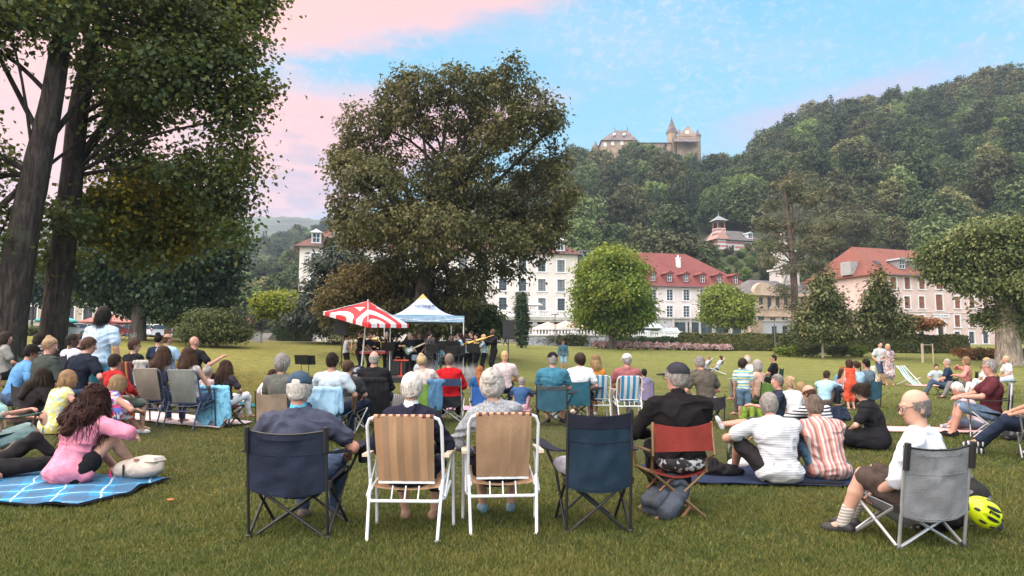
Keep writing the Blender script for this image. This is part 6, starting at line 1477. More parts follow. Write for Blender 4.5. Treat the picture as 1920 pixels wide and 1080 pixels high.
def car(label, loc, yaw, col, kind='hatch', L=4.1, group='cars in the car park'):
    t = empty('parked_car', loc, yaw, label, 'car', group); W = 1.74; pm = M('car_paint', col, .3, .03, 2, coat=.7, spec=.5); hl = L/2
    up = {'hatch': [(-hl+.02, .95), (-hl+.28, 1.42), (-hl+.55, 1.48), (.15, 1.47), (.95, 1.02)], 'sedan': [(-hl+.85, 1.0), (-hl+1.35, 1.38), (-.2, 1.44), (.25, 1.40), (1.0, 1.0)]}[kind]
    prof = [(-hl, .35), (-hl-.02, .62), (-hl+.02, .92), (-hl+.3, .98), (.95, .98), (hl-.35, .82), (hl-.04, .68), (hl, .45), (hl-.06, .28), (-hl+.1, .25)]
    f = MB()
    for z0, k in ((1, 1.0),):
        n = len(prof); sec = [(-W/2*.93, .04), (-W/2, .12), (W/2, .12), (W/2*.93, .04)]
        vs = []
        for xs, sh_ in ((-W/2*.94, .06), (-W/2, .0), (W/2, .0), (W/2*.94, .06)):
            for (y, z) in prof: vs.append((xs, y*(1-sh_*.25), z+(0 if z < .6 else -sh_*.0)))
        fs = []
        for i in range(3):
            for j in range(n): fs.append((i*n+j, i*n+(j+1) % n, (i+1)*n+(j+1) % n, (i+1)*n+j))
        fs += [tuple(range(n-1, -1, -1)), tuple(3*n+j for j in range(n))]; f.add(vs, fs)
    body = f.build('body', pm, t)
    def cab(nm, inset, mat, up_, shrink=0.0, dz=0.0):
        g = MB(); n = len(up_); vs = []
        for sg in (-1, 1):
            for (y, z) in up_: k = (z-.95)/.5; vs.append((sg*(W/2-.06-.16*max(k, 0)-inset), y, z+dz))
        g.add(vs, [tuple(range(n)), tuple(range(2*n-1, n-1, -1))]+[(j, n+j, n+(j+1) % n, (j+1) % n) for j in range(n)]); return g.build(nm, mat, t)
    cab('windows', .0, m_glass, up)
    rf = [p for p in up if p[1] > 1.3]; g = MB(); g.add([(sg*(W/2-.20), y, z+dz) for sg in (-1, 1) for dz in (0.0, .03) for (y, z) in rf], []); n = len(rf)
    g = MB()
    for j in range(n-1):
        a, b = rf[j], rf[j+1]; g.hexa([(-W/2+.20, a[0], a[1]-.02), (W/2-.20, a[0], a[1]-.02), (W/2-.20, b[0], b[1]-.02), (-W/2+.20, b[0], b[1]-.02)], [(-W/2+.24, a[0], a[1]+.03), (W/2-.24, a[0], a[1]+.03), (W/2-.24, b[0], b[1]+.03), (-W/2+.24, b[0], b[1]+.03)])
    g.build('roof', pm, t)
    for sg in (-1, 1):
        g = MB()
        for (ya, za), (yb_, zb_) in ((up[0], rf[0]), (up[-1], rf[-1]), ((-.25, .95), (-.25, rf[0][1]))):
            g.tube([(sg*(W/2-.055), ya, za), (sg*(W/2-.215), yb_, zb_)], .045, 6)
        g.build('pillar', pm, t)
        for y in (-hl+.75, hl-.78):
            g = MB(); k = 16
            for xx, rr in ((.0, .31),): g.add([(sg*(W/2-.20+q), y+rr*math.cos(2*math.pi*j/k), .31+rr*math.sin(2*math.pi*j/k)) for q in (0, .215) for j in range(k)], [tuple(range(k)), tuple(range(2*k-1, k-1, -1))]+[(j, k+j, k+(j+1) % k, (j+1) % k) for j in range(k)])
            wh = g.build('wheel', M('tyre', (.012, .012, .013), .9), t); g = MB(); k = 12; rr = .19
            g.add([(sg*(W/2+.02), y+rr*math.cos(2*math.pi*j/k), .31+rr*math.sin(2*math.pi*j/k)) for j in range(k)]+[(sg*(W/2+.035), y, .31)], [(j, (j+1) % k, k) for j in range(k)]); g.build('rim', m_alu, wh)
        g = MB(); g.box((sg*(W/2-.20), hl-.10, .70), (.34, .14, .14)); g.build('headlight', M('lamp_glass', (.6, .62, .65), .15), t)
        g = MB(); g.box((sg*(W/2-.16), -hl+.03, .80), (.26, .10, .22)); g.build('tail_light', M('red_lamp', (.30, .012, .012), .25), t)
        g = MB(); g.ball((sg*(W/2+.06), .72, .98), (.09, .06, .065)); g.build('mirror', pm, t, True)
    g = MB(); g.box((0, -hl-.01, .60), (.5, .03, .11)); g.build('number_plate', M('plate', (.6, .6, .58), .5), t)
    return t
def music_stand(label, loc, yaw, h=1.05, group='black music stands of the band'):
    t = empty('music_stand', loc, yaw, label, 'music stand', group)
    f = MB(); f.tube([(0, 0, .25), (0, 0, h)], .013, 6); f.build('pole', m_blk, t, True)
    for q in range(3): a = q*2.09; f = MB(); f.tube([(0, 0, .28), (math.cos(a)*.25, math.sin(a)*.25, 0)], .009, 6); f.build('leg', m_blk, t, True)
    f = MB(); tl = .35; f.sheet(lambda u, v: (-.25+.5*u, .0-.11*(v-.5), h-.02+.34*v), 2, 2, .010); f.box((0, -.02, h-.02), (.5, .06, .012)); f.build('desk', m_blk, t); return t
def loudspeaker(label, loc, yaw, h=1.55, w=.42, hh=.70):
    t = empty('speaker_stand', loc, yaw, 'black tripod stand under '+label, 'speaker stand', 'speaker stands'); f = MB(); f.tube([(0, 0, .3), (0, 0, h)], .02, 8); f.build('pole', m_blk, t, True)
    for q in range(3): a = q*2.09+.5; f = MB(); f.tube([(0, 0, .62), (math.cos(a)*.5, math.sin(a)*.5, 0)], .014, 6); f.build('leg', m_blk, t, True)
    s_ = empty('loudspeaker', local(t, 0, 0, h), yaw, label, 'loudspeaker', 'loudspeakers on stands'); f = MB(); f.hexa([(-w/2, -.2, 0), (w/2, -.2, 0), (w/2*.75, .2, 0), (-w/2*.75, .2, 0)], [(-w/2, -.2, hh), (w/2, -.2, hh), (w/2*.75, .2, hh), (-w/2*.75, .2, hh)]); f.build('cabinet', M('speaker_black', (.016, .016, .019), .6, .1, 30, .3, 200), s_)
    f = MB(); f.box((0, -.208, hh/2), (w-.04, .012, hh-.05)); f.build('grille', M('speaker_grille', (.022, .022, .027), .7, .2, 200, .5, 300), s_); return t
def rucksack(label, loc, yaw, mat, trim, s=1.0, tilt=0.0, name='rucksack', group=None):
    t = empty(name, loc, yaw, label, 'rucksack', group); t.rotation_euler.x = tilt; q = lambda *v: tuple(x*s for x in v)
    sdf_mesh('body', [rcone(q(x, 0, .10), q(x*.8, .0, .36), .095*s, .075*s) for x in (-.10, 0, .10)]+[ell(q(0, .02, .22), q(.19, .10, .23))], mat, t, .010, .05*s, cuts=[((0, 0, -1), -.004)], fold=.012, fscale=12)
    sdf_mesh('front_pocket', [rcone(q(x, -.10, .09), q(x*.9, -.10, .20), .055*s) for x in (-.08, 0, .08)], mat, t, .010, .04*s, fold=.006)
    sdf_mesh('top_flap', [ell(q(0, -.02, .40), q(.17, .12, .055)), ell(q(0, -.09, .35), q(.14, .05, .06))], mat, t, .010, .03*s, fold=.006)
    for sg in (-1, 1):
        f = MB(); f.tube([q(sg*.09, -.10, .42), q(sg*.09, -.155, .33), q(sg*.09, -.165, .18)], .010*s, 6); f.build('buckle_strap', trim, t, True)
        f = MB(); f.tube([q(sg*.08, .10, .38), q(sg*.12, .17, .30), q(sg*.13, .16, .14), q(sg*.15, .09, .04)], .018*s, 6); f.build('shoulder_strap', trim, t, True)
    f = MB(); f.tube([q(-.04, .06, .42), q(-.03, .06, .48), q(.03, .06, .48), q(.04, .06, .42)], .008*s, 6); f.build('handle', trim, t, True); return t
# ------------------------------------------------------------------ stage, tent, big parasol
SZ = .58
f_ = MB(); sx0, sx1 = (575-960)/FPX*27, (948-960)/FPX*27
stg = empty('stage_platform', ((sx0+sx1)/2, 29.8, 0), 0, 'low dark wooden stage platform on the grass under the band', 'stage')
sw_ = sx1-sx0; nb = 16
for i in range(nb):
    f_ = MB(); f_.box((-sw_/2+sw_*(i+.5)/nb, 0, SZ-.03), (sw_/nb-.02, 6.2, .05)); f_.build('deck_board', M('stage_board', (.06, .055, .052), .8, .2, 4), stg)
f_ = MB(); f_.box((0, -3.07, (SZ+.20)/2-.02), (sw_, .04, SZ-.26)); f_.build('fascia', M('stage_skirt', (.025, .024, .026), .9), stg)
for x in (-sw_/2+.1, -sw_/4, 0, sw_/4, sw_/2-.1):
    for y in (-2.9, 2.9): f_ = MB(); f_.box((x, y, SZ/2-.03), (.08, .08, SZ-.06)); f_.build('leg', m_blk, stg)

tn = empty('gazebo_tent', (-3.78, 30.0, SZ), -14.6, 'white and blue pop-up gazebo tent lettered uriage over the band', 'tent'); e_ = 1.5; eh = at(867, 592, 28.6).z-SZ; ph_ = at(791, 551, 30).z-SZ
m_tw = M('tent_white', (.36, .44, .62), .8, .04, 2); m_tb = M('tent_blue', (.10, .32, .50), .8, .06, 2); m_to = M('tent_orange', (.62, .36, .12), .8)
for q in range(4):
    x, y = [(-e_, -e_), (e_, -e_), (e_, e_), (-e_, e_)][q]; f_ = MB(); f_.tube([(x*.985, y*.985, 0), (x*.985, y*.985, eh)], .022, 6); f_.build('leg', m_wtube, tn, True)
    a = Vector((x, y, eh)); b = Vector(([(e_, -e_), (e_, e_), (-e_, e_), (-e_, -e_)][q])+(eh,)); ap = Vector((0, 0, ph_))
    def P(u, v, a=a, b=b):
        p = a.lerp(b, u).lerp(ap, v); p.z -= .30*math.sin(math.pi*min(v, 1))*(.6+.4*abs(2*u-1)); return p
    f_ = MB(); f_.sheet(lambda u, v: P(u, v*.86), 6, 8, .006); rp = f_.build('roof_panel', m_tw, tn, True)
    f_ = MB(); f_.sheet(lambda u, v: P(u, .86+.14*v), 4, 2, .006); f_.build('roof_peak', m_to, tn, True)
    if q == 0:
        f_ = MB(); f_.sheet(lambda u, v: (lambda p: (p.x, p.y-.012, p.z+.012))(P(u, v*(.02+.13*(1-u)))), 8, 3, .004); f_.build('blue_band', m_tb, rp, True)
    n_ = Vector((a.y-b.y, b.x-a.x, 0)).normalized()
    f_ = MB(); f_.sheet(lambda u, v: (a.lerp(b, u).x, a.lerp(b, u).y, eh+.01-(.26 if q != 2 else .2)*v), 8, 2, .006); f_.build('valance', [M('valance_blue', (.34, .50, .68), .8), m_tw, m_tw, m_tw][q], tn, True)
    f_ = MB(); f_.tube([a-Vector((0, 0, .1)), a.lerp(b, .5)+Vector((0, 0, -.45))*.5, b-Vector((0, 0, .1))], .012, 5); f_.build('truss', m_alu, tn, True)
# lettering on the front roof panel
pc = Vector((0, 0, 0)); v_ = .60; p0 = Vector((-e_, -e_, eh)).lerp(Vector((e_, -e_, eh)), .5).lerp(Vector((0, 0, ph_)), v_); p0.z -= .30*math.sin(math.pi*v_)*.6
sl_ = math.atan2(ph_-eh, e_)
text_mesh('uriage', .34, M('tent_print', (.05, .06, .08), .8), tn, Matrix.Translation(p0+Vector((0, -.05, .03))) @ Matrix.Rotation(sl_, 4, 'X'), ext=.002, bold=.004)

# red and white square parasol
pz = SZ; pb = at(676, 697, 27.2); ap = at(690, 564, 27.2); crn = [at(606, 584, 27.3), at(690, 607, 25.7), at(766, 608, 27.1), at(700, 588, 28.9)]
um = empty('beach_parasol', (pb.x, pb.y, SZ), 0, 'large square red and white ringed parasol over the keyboard player', 'parasol'); o0 = Vector(um.location)
f_ = MB(); f_.tube([(0, 0, 0), ap-o0+Vector((0, 0, .05))], .028, 8); f_.build('pole', m_wtube, um, True); f_ = MB(); f_.lathe([(.30, 0), (.30, .07), (.06, .1), (.06, .35)], (0, 0, 0), 14); f_.build('base', m_conc, um)
m, t, b, tc = newmat('ringed_canopy', .7)
rings = None
for cx, cy in ((-.95, -.95), (.85, -1.15), (.1, 1.5)):
    o = t.xyz(tc); d = t.math('SQRT', t.math('ADD', t.math('POWER', t.math('SUBTRACT', o[0], cx), 2.0), t.math('POWER', t.math('SUBTRACT', o[1], cy), 2.0)))
    rings = d if rings is None else t.math('MINIMUM', rings, d)
fr_ = t.math('LESS_THAN', t.math('FRACT', t.math('ADD', t.math('DIVIDE', rings, .52), .40)), .5)
hi_ = t.math('GREATER_THAN', t.xyz(tc)[2], (ap-o0).z-.26)
c = t.mix(t.math('MAXIMUM', hi_, fr_), (.62, .60, .64), (.55, .025, .030)); t.link(c, b.inputs['Base Color']); m_ring = m
for q in range(4):
    a, b_, A_ = crn[q]-o0, crn[(q+1) % 4]-o0, ap-o0
    f_ = MB(); f_.sheet(lambda u, v: (lambda p: (p.x, p.y, p.z-.07*math.sin(math.pi*v)))(a.lerp(b_, u).lerp(A_, v)), 6, 6, .006); f_.build('canopy_panel', m_ring, um, True)
    f_ = MB(); f_.sheet(lambda u, v: (lambda p: (p.x, p.y, p.z-.14*v))(a.lerp(b_, u)), 6, 1, .006); f_.build('valance', m_ring, um, True)
    f_ = MB(); f_.tube([A_-Vector((0, 0, .02)), a-Vector((0, 0, .03))], .012, 5); rb = f_.build('rib', m_wtube, um, True); f_ = MB(); f_.tube([A_-Vector((0, 0, .62)), A_.lerp(a, .5)-Vector((0, 0, .06))], .009, 5); f_.build('strut', m_wtube, rb, True)

p = at(641, 640, 27.4); loudspeaker('black loudspeaker under the red parasol, at the left of the stage', (p.x, 27.4, SZ), 4, at(641, 627, 27.4).z-SZ, .50, .78)
b = gp(953, 27.6); loudspeaker('black loudspeaker on the grass right of the stage', b, -3, at(953, 636, 27.6).z-b.z, .46, .72)

# ------------------------------------------------------------------ the band
m_black = cloth((.016, .016, .019)); m_blk2 = cloth((.022, .022, .027))
BAND = 'members of the band'
def on_stage(px, Y): dep = Y*_cp+(SZ-CAMH)*_sp; return Vector(((px-960)/FPX*dep, Y, SZ))
brass = M('brass', (.62, .40, .14), .3, .1, metal=.85); silver = M('silver', (.6, .6, .62), .3, .1, metal=.85)
def horn(label, loc, yaw, L=.9, kind='trombone', tilt=-18, mat=None):
    t = empty(kind, loc, yaw, label, kind); t.rotation_euler.x = R(tilt); mat = mat or brass
    if kind == 'trombone':
        f_ = MB(); f_.tube([(0, -.35, .0), (0, .0, .0), (0, .35, .0), (0, L-.2, .0), (0, L-.15, -.05), (0, L-.2, -.10), (0, 0, -.10)], .012, 6); f_.build('slide', mat, t, True)
        f_ = MB(); f_.tube([(.06, -.38, .0), (.06, .0, .0), (.06, .25, .0), (.06, .38, .0), (.06, .46, 0)], [.012, .015, .025, .06, .11], 10, caps=False); f_.build('bell', mat, t, True)
    elif kind == 'trumpet':
        f_ = MB(); f_.tube([(0, 0, 0), (0, .3, 0), (0, .42, 0), (0, .50, 0)], [.008, .012, .025, .06], 10, caps=False); f_.tube([(0, .05, 0), (0, .05, -.08), (0, .3, -.08), (0, .3, 0)], .009, 6); f_.build('bell', mat, t, True)
        f_ = MB()
        for y in (.14, .18, .22): f_.tube([(0.01, y, -.11), (.01, y, .04)], .010, 6)
        f_.build('valve', mat, t, True)
    else:
        f_ = MB(); f_.tube([(0, .12, .25), (0, .05, .28), (0, 0, .2), (0, -.02, -.1), (0, .02, -.3), (0, .10, -.34), (0, .17, -.26), (0, .20, -.1), (0, .24, 0)], [.008, .010, .014, .022, .03, .035, .04, .05, .085], 10, caps=False); f_.build('tube', mat, t, True)
    return t
m_teal = M('satin_blue', (.30, .48, .60), .4, .2, 12)
def bandman(label, px, Y, yaw, **kw):
    a = dict(pose='stand', H=1.72, top=m_black, bot=m_black, shoe=m_black, group=BAND, face=True, skin='l'); a.update(kw); return person(label, on_stage(px, Y), yaw, **a)
bandman('trombone player all in black at the right end of the stage', 926, 28.6, -110, H=1.83, skin='d', hair='none', sleeve='long', hands=((-.20, .45, 1.28), (.12, .30, 1.30)), elb=((-1, -.4, -1), (1, -.4, -1)))
p = on_stage(922, 28.5); horn('long brass trombone of the player in black', p+Vector((-.25, -.15, 1.50)), -105, .95)
bandman('blond brass player in a shiny blue waistcoat beside the trombonist', 908, 28.9, -100, H=1.62, sex='f', hair='bob', hc='blond', top=m_teal, hands=((-.12, .38, 1.3), (.12, .38, 1.3)), elb=((-1, 0, -1), (1, 0, -1)))
horn('brass trombone held by the blond player', on_stage(905, 28.8)+Vector((-.25, -.2, 1.42)), -108, .85)
bandman('dark-haired trumpet player in black, third from the right of the band', 895, 29.2, -105, H=1.66, hair='short', hc='dark', hands=((-.12, .38, 1.3), (.12, .38, 1.3)), elb=((-1, 0, -1), (1, 0, -1)))
horn('silver trumpet of the dark-haired player', on_stage(893, 29.1)+Vector((-.2, -.1, 1.46)), -110, .5, 'trumpet', -5, silver)
bandman('trumpet player with glasses behind the red-haired saxophonist', 885, 29.6, -105, H=1.78, hair='short', hc='dark', sleeve='long', hands=((-.12, .38, 1.4), (.12, .38, 1.4)), elb=((-1, 0, -1), (1, 0, -1)))
horn('silver trumpet at the back of the brass row', on_stage(883, 29.5)+Vector((-.2, -.1, 1.52)), -110, .5, 'trumpet', -8, silver)
bandman('red-haired woman saxophonist in a blue waistcoat', 865, 28.6, -75, H=1.66, sex='f', hair='long', hc='auburn', top=m_teal, hands=((-.10, .30, 1.05), (.12, .28, 1.15)))
bandman('brown-haired horn player half hidden behind the red-haired saxophonist', 874, 29.4, -80, H=1.64, sex='f', hair='long', hc='brown', top=m_teal, hands=((-.10, .30, 1.1), (.12, .28, 1.15)))
bandman('singer in a long dark flowered dress turned to the brass', 803, 28.3, 45, H=1.72, sex='f', hair='bun', hc='dark', leg='dress', top=blotchy('night_flowers', [(.02, .02, .024), (.02, .02, .024), (.02, .021, .024), (.14, .12, .11)], 26), sleeve='elbow', hands=((-.15, .38, 1.18), (.2, .36, 1.1)))
bandman('grey-haired electric guitarist in a black shirt', 766, 28.8, 150, H=1.70, hair='short', hc='grey', hands=((-.10, .24, 1.02), (.34, .26, 1.18)), hp=12)
bandman('bald bearded man in black behind the guitarist', 786, 30.6, 175, H=1.74, hair='bald', hc='grey', skin='r', hands=((-.15, .32, 1.0), (.15, .32, 1.0)))
bandman('seated woman with red-brown hair behind the guitarist', 751, 31.0, 165, pose='chair', H=1.66, sex='f', hair='bob', hc='red', hands=((-.15, .34, .75), (.15, .34, .75)))
bandman('fair-haired woman sitting behind the row of black music stands', 822, 30.8, 180, pose='chair', H=1.68, sex='f', hair='bob', hc='blond', top=m_teal, hands=((-.15, .34, .75), (.15, .34, .75)))
bandman('keyboard player in a black shirt under the red parasol', 672, 28.2, 100, H=1.76, hair='short', hc='black', skin='t', hp=24, lean=8, hands=((-.14, .46, .98), (.18, .46, .98)), elb=((-1, -.5, -.6), (1, -.5, -.6)))
bandman('woman saxophonist in a silver waistcoat below the left loudspeaker', 648, 28.5, 60, H=1.64, sex='f', hair='pony', hc='dark', skin='r', top=M('silver_satin', (.42, .45, .50), .4, .25, 12), sleeve='none', hands=((-.10, .32, 1.1), (.12, .30, 1.25)))
horn('brass saxophone of the woman below the left loudspeaker', on_stage(654, 28.3)+Vector((.1, 0, 1.18)), 60, .8, 'saxophone', 0)
bandman('brown-haired trombone player behind the keyboard player', 674, 30.2, 80, H=1.72, hair='bob', hc='mid', sex='f', hands=((-.12, .42, 1.42), (.12, .3, 1.42)), elb=((-1, 0, -1), (1, 0, -1)))
horn('golden trombone pointing across behind the keyboard player', on_stage(682, 30)+Vector((.1, 0, 1.52)), 92, .95, 'trombone', -4)
bandman('grey-haired saxophonist standing between the tent poles', 724, 30.2, 150, H=1.76, hair='short', hc='grey', sleeve='long', hands=((-.05, .30, 1.1), (.1, .32, 1.25)))
horn('gold saxophone of the man between the tent poles', on_stage(726, 29.9)+Vector((0, 0, 1.15)), 170, .8, 'saxophone', 0)
bandman('young woman seated at the back of the tent, right of the singer', 836, 31.0, 185, pose='chair', H=1.66, sex='f', hair='bob', hc='mid', hands=((-.15, .34, .75), (.15, .34, .75)))
bandman('man in black at the back right corner of the tent', 852, 30.9, 180, H=1.62, hair='short', hc='salt', hands=((-.15, .34, 1.1), (.15, .34, 1.1)))
bandman('man in black half hidden by the parasol pole, behind the keyboard', 700, 30.6, 160, H=1.70, hair='short', hc='brown', sleeve='long')
for px_, Y_, yw_, lab_, hc_ in ((690, 29.6, 120, 'dark-haired player between the parasol pole and the tent', 'dark'), (742, 30.8, 170, 'dark-haired player behind the orange stool', 'black'), (774, 31.2, 178, 'player at the back of the tent behind the drum kit', 'mid'), (812, 30.4, 176, 'brown-haired player just right of the singer', 'brown'), (845, 31.4, 182, 'player in the back row under the tent edge', 'dark'), (858, 30.2, 200, 'player standing between the tent pole and the saxophonist', 'salt')): bandman(lab_, px_, Y_, yw_, H=1.62+.02*(px_ % 7), hair='short', hc=hc_, sleeve='long', hands=((-.12, .34, 1.1), (.14, .34, 1.15)))
# guitar
g = empty('electric_guitar', on_stage(768, 28.45)+Vector((0, 0, 1.02)), 0, 'pale green electric guitar with a white neck', 'guitar'); g.rotation_euler = (0, R(-24), 0)
f_ = MB(); f_.prism([(-.20, 0, .02), (-.17, 0, .13), (-.06, 0, .15), (.02, 0, .09), (.10, 0, .13), (.17, 0, .10), (.13, 0, .03), (.14, 0, -.06), (.06, 0, -.12), (-.02, 0, -.10), (-.10, 0, -.16), (-.18, 0, -.11)], (0, -.03, 0), (0, .02, 0)); f_.build('body', M('guitar_green', (.16, .26, .22), .25, coat=.5), g)
f_ = MB(); f_.box((.42, -.025, .01), (.62, .022, .055)); f_.build('neck', M('maple_neck', (.55, .47, .36), .4), g); f_ = MB(); f_.box((.80, -.02, .02), (.17, .02, .09)); f_.build('headstock', M('maple_neck', (.55, .47, .36), .4), g); f_ = MB(); f_.box((-.0, -.034, .0), (.2, .006, .12)); f_.build('pickguard', m_white, g)
# keyboard
kb = empty('stage_keyboard', on_stage(700, 28.0), 10, 'red-sided stage keyboard on an X stand', 'keyboard'); f_ = MB(); f_.box((0, 0, .92), (1.05, .32, .10)); f_.build('case', M('keyboard_red', (.36, .03, .03), .4), kb); f_ = MB(); f_.box((0, -.04, .975), (.95, .15, .02)); f_.build('keys', m_white, kb)
for sg in (-1, 1): f_ = MB(); f_.tube([(-sg*.4, 0, 0), (sg*.4, 0, .87)], .018, 6); f_.build('stand_leg', m_blk, kb, True)
# drums
dk = empty('drum_kit', on_stage(783, 28.9), 0, 'drum kit with a white-headed bass drum behind the guitarist', 'drum kit')
def drum(nm, c_, r, L, mat, ax='y', head=True):
    f_ = MB(); k = 18
    ring = lambda q: [(c_[0]+r*math.cos(2*math.pi*j/k), c_[1]+q, c_[2]+r*math.sin(2*math.pi*j/k)) if ax == 'y' else (c_[0]+r*math.cos(2*math.pi*j/k), c_[1]+r*math.sin(2*math.pi*j/k), c_[2]+q) for j in range(k)]
    f_.add(ring(-L/2)+ring(L/2), [tuple(range(k)), tuple(range(2*k-1, k-1, -1))]+[(j, k+j, k+(j+1) % k, (j+1) % k) for j in range(k)]); return f_.build(nm, mat, dk)
bd = drum('bass_drum', (.14, -.3, .27), .25, .36, M('drum_blue', (.16, .24, .32), .3, coat=.5)); f_ = MB(); f_.ball((.14, -.485, .27), (.235, .012, .235), 18, 8); hd_ = f_.build('drum_head', m_white, bd); text_mesh('YAMAHA', .085, m_iron, bd, Matrix.Translation((.14, -.503, .27)) @ Matrix.Rotation(math.pi/2, 4, 'X'), ext=.001)
drum('tom', (-.06, -.25, .72), .16, .22, M('drum_blue', (.16, .24, .32), .3, coat=.5), 'z'); drum('tom', (.30, -.25, .72), .17, .24, M('drum_red', (.30, .06, .05), .3, coat=.5), 'z'); drum('floor_tom', (.62, 0, .42), .2, .36, M('drum_blue', (.16, .24, .32), .3, coat=.5), 'z')
for x, z in ((-.45, 1.05), (.75, 1.15)): f_ = MB(); f_.tube([(x, .1, 0), (x, .1, z)], .012, 6); s_ = f_.build('cymbal_stand', m_alu, dk, True); f_ = MB(); f_.lathe([(.22, 0), (.08, .02), (.03, .05), (.01, .055)], (x, .1, z), 18); f_.build('cymbal', brass, s_, True)
for i, (px, Y, h, lab) in enumerate([(726, 28.0, 1.0, 'first music stand left of the guitarist'), (810, 27.8, .92, 'lower music stand in front of the singer'), (824, 28.2, 1.05, 'music stand right of the singer, upper row'), (838, 28.2, 1.06, 'music stand in the middle of the upper row under the tent'), (851, 28.2, 1.04, 'music stand at the right of the upper row under the tent'), (846, 27.7, .82, 'low music stand before the red-haired saxophonist'), (860, 27.8, .85, 'low music stand beside the red-haired saxophonist'), (887, 27.9, .95, 'music stand in front of the brass row')]): music_stand(lab, on_stage(px, Y), 0, h)
ms1 = music_stand('wide black music desk standing alone on the grass left of the stage', gp(564, 26.6), 8, .62, None); ms2 = music_stand('narrow black stand tucked beside the lone music desk', gp(578, 26.8), 5, .62, None); ms1.scale = (1.05, 1, 1)
mo = empty('monitor_speaker', on_stage(660, 27.6), -20, 'black wedge monitor speaker on the stage floor', 'loudspeaker'); f_ = MB(); f_.prism([(0, -.22, 0), (0, .22, 0), (0, .20, .38), (0, -.05, .42)], (-.32, 0, 0), (.32, 0, 0)); f_.build('cabinet', M('speaker_black', (.016, .016, .019), .6, .1, 30, .3, 200), mo)
ks = empty('keyboard_stool', on_stage(752, 27.6), 0, 'orange-red edged stool in the middle of the stage', 'stool'); f_ = MB(); f_.box((0, 0, .62), (.55, .3, .05)); f_.build('seat', M('orange_red', (.62, .07, .03), .5), ks); f_ = MB(); f_.tube([(0, 0, 0), (0, 0, .6)], .025, 8); f_.build('post', M('orange_red', (.62, .07, .03), .5), ks, True); f_ = MB(); f_.box((.08, 0, .02), (.4, .25, .04)); f_.build('base', M('orange_red', (.62, .07, .03), .5), ks)
for px, lab in ((738, 'black amplifier cabinet behind the orange stool'), (764, 'black amplifier cabinet below the guitarist')): a_ = empty('amplifier', on_stage(px, 29.3), 0, lab, 'amplifier', 'amplifiers on stage'); f_ = MB(); f_.box((0, 0, .32), (.6, .32, .62)); f_.build('cabinet', M('speaker_black', (.016, .016, .019), .6, .1, 30, .3, 200), a_); f_ = MB(); f_.box((0, -.165, .30), (.54, .012, .50)); f_.build('grille', m_blk, a_)
soft('instrument_bag', 'black and white patterned bag lying at the foot of the parasol pole', on_stage(668, 27.3), 20, [ell((0, 0, .18), (.34, .2, .17)), ell((.2, 0, .25), (.2, .16, .16))], blotchy('zebra_cloth', [(.02, .02, .03), (.35, .40, .48), (.02, .02, .03), (.10, .14, .2)], 12), 'bag', .02)
# stage smoke: a thin drifting cloud low over the front edge
sm = MB(); pS = at(845, 700, 26.2)
sm.ball((0, 0, 0), (1.9, .9, .62), 20, 12); so = sm.build('smoke', None, None, True, (pS.x, 26.4, .62)); tag(so, 'pale stage smoke drifting low at the front of the stage', 'smoke', kind='stuff')
m = bpy.data.materials.new('smoke'); m.use_nodes = True; nt = m.node_tree; nt.nodes.clear(); t = NT(nt); vo = t.n('ShaderNodeVolumePrincipled'); oo = t.n('ShaderNodeOutputMaterial'); t.link(vo.outputs[0], oo.inputs['Volume']); tc = t.n('ShaderNodeTexCoord').outputs['Object']
q = t.xyz(tc); rr = t.math('SQRT', t.math('ADD', t.math('ADD', t.math('POWER', t.math('DIVIDE', q[0], 1.9), 2.0), t.math('POWER', t.math('DIVIDE', q[1], .9), 2.0)), t.math('POWER', t.math('DIVIDE', q[2], .62), 2.0)))
dn = t.math('MULTIPLY', t.step(rr, 1.0, .25), t.step(t.noise(tc, 2.2, 4, .6, .6), .40, .72)); t.link(t.math('MULTIPLY', dn, 2.6), vo.inputs['Density']); vo.inputs['Color'].default_value = (.9, .9, .93, 1); vo.inputs['Anisotropy'].default_value = .2; so.data.materials.append(m)
# ------------------------------------------------------------------ audience
AUD = 'people in the audience'
def toward(p, off=0): return math.degrees(math.atan2(-3.5-p.x, 29-p.y))+off
def sit(ch, label, sh=.36, dy=.20, dyaw=0, H=1.7, dx=0, **kw):
    s = H/1.7; kw.setdefault('pel', (0, 0, (sh+.085)/s)); kw.setdefault('group', AUD)
    kw.setdefault('hands', ((-.15, .28, (sh+.20)/s), (.15, .28, (sh+.20)/s))); kw.setdefault('feet', ((-.13, .46, 0), (.13, .46, 0)))
    return person(label, local(ch, dx, dy), facing(ch)+dyaw, 'chair', H, **kw)
def floor(label, px, py, yaw=None, pose='knees', H=1.7, off=0, up=.0, st=None, **kw):
    b = hit(px, py); kw.setdefault('group', AUD); s = H/1.7
    if st:          # sits on a low stool
        pose = 'chair'; sh = up+.06 if up > .05 else kw.get('pel', (0, 0, .50))[2]*s-.10; kw['pel'] = (0, 0, (sh+.10)/s); stool('low folding stool under the '+st, b, yaw, navy2, sh)
        kw.setdefault('feet', ((-.14, .30+.4*sh, 0), (.14, .30+.4*sh, 0))); kw.setdefault('hands', ((-.16, .28, (sh+.22)/s), (.16, .28, (sh+.22)/s)))
    else: b = b+Vector((0, 0, up))
    return person(label, b, toward(b, off) if yaw is None else yaw, pose, H, **kw)
tan = fabric((.36, .215, .125)); m_tanst = stripes('tan_stripe', [(.40, .235, .13), (.33, .21, .13), (.44, .27, .15), (.30, .19, .115)], 0, .055, .8); m_hem = stripes('plum_dash', [(.50, .30, .17), (.10, .03, .04)], 0, .028, .8)
navy = fabric((.013, .019, .040)); teal = fabric((.030, .085, .125)); navy2 = fabric((.011, .014, .026))
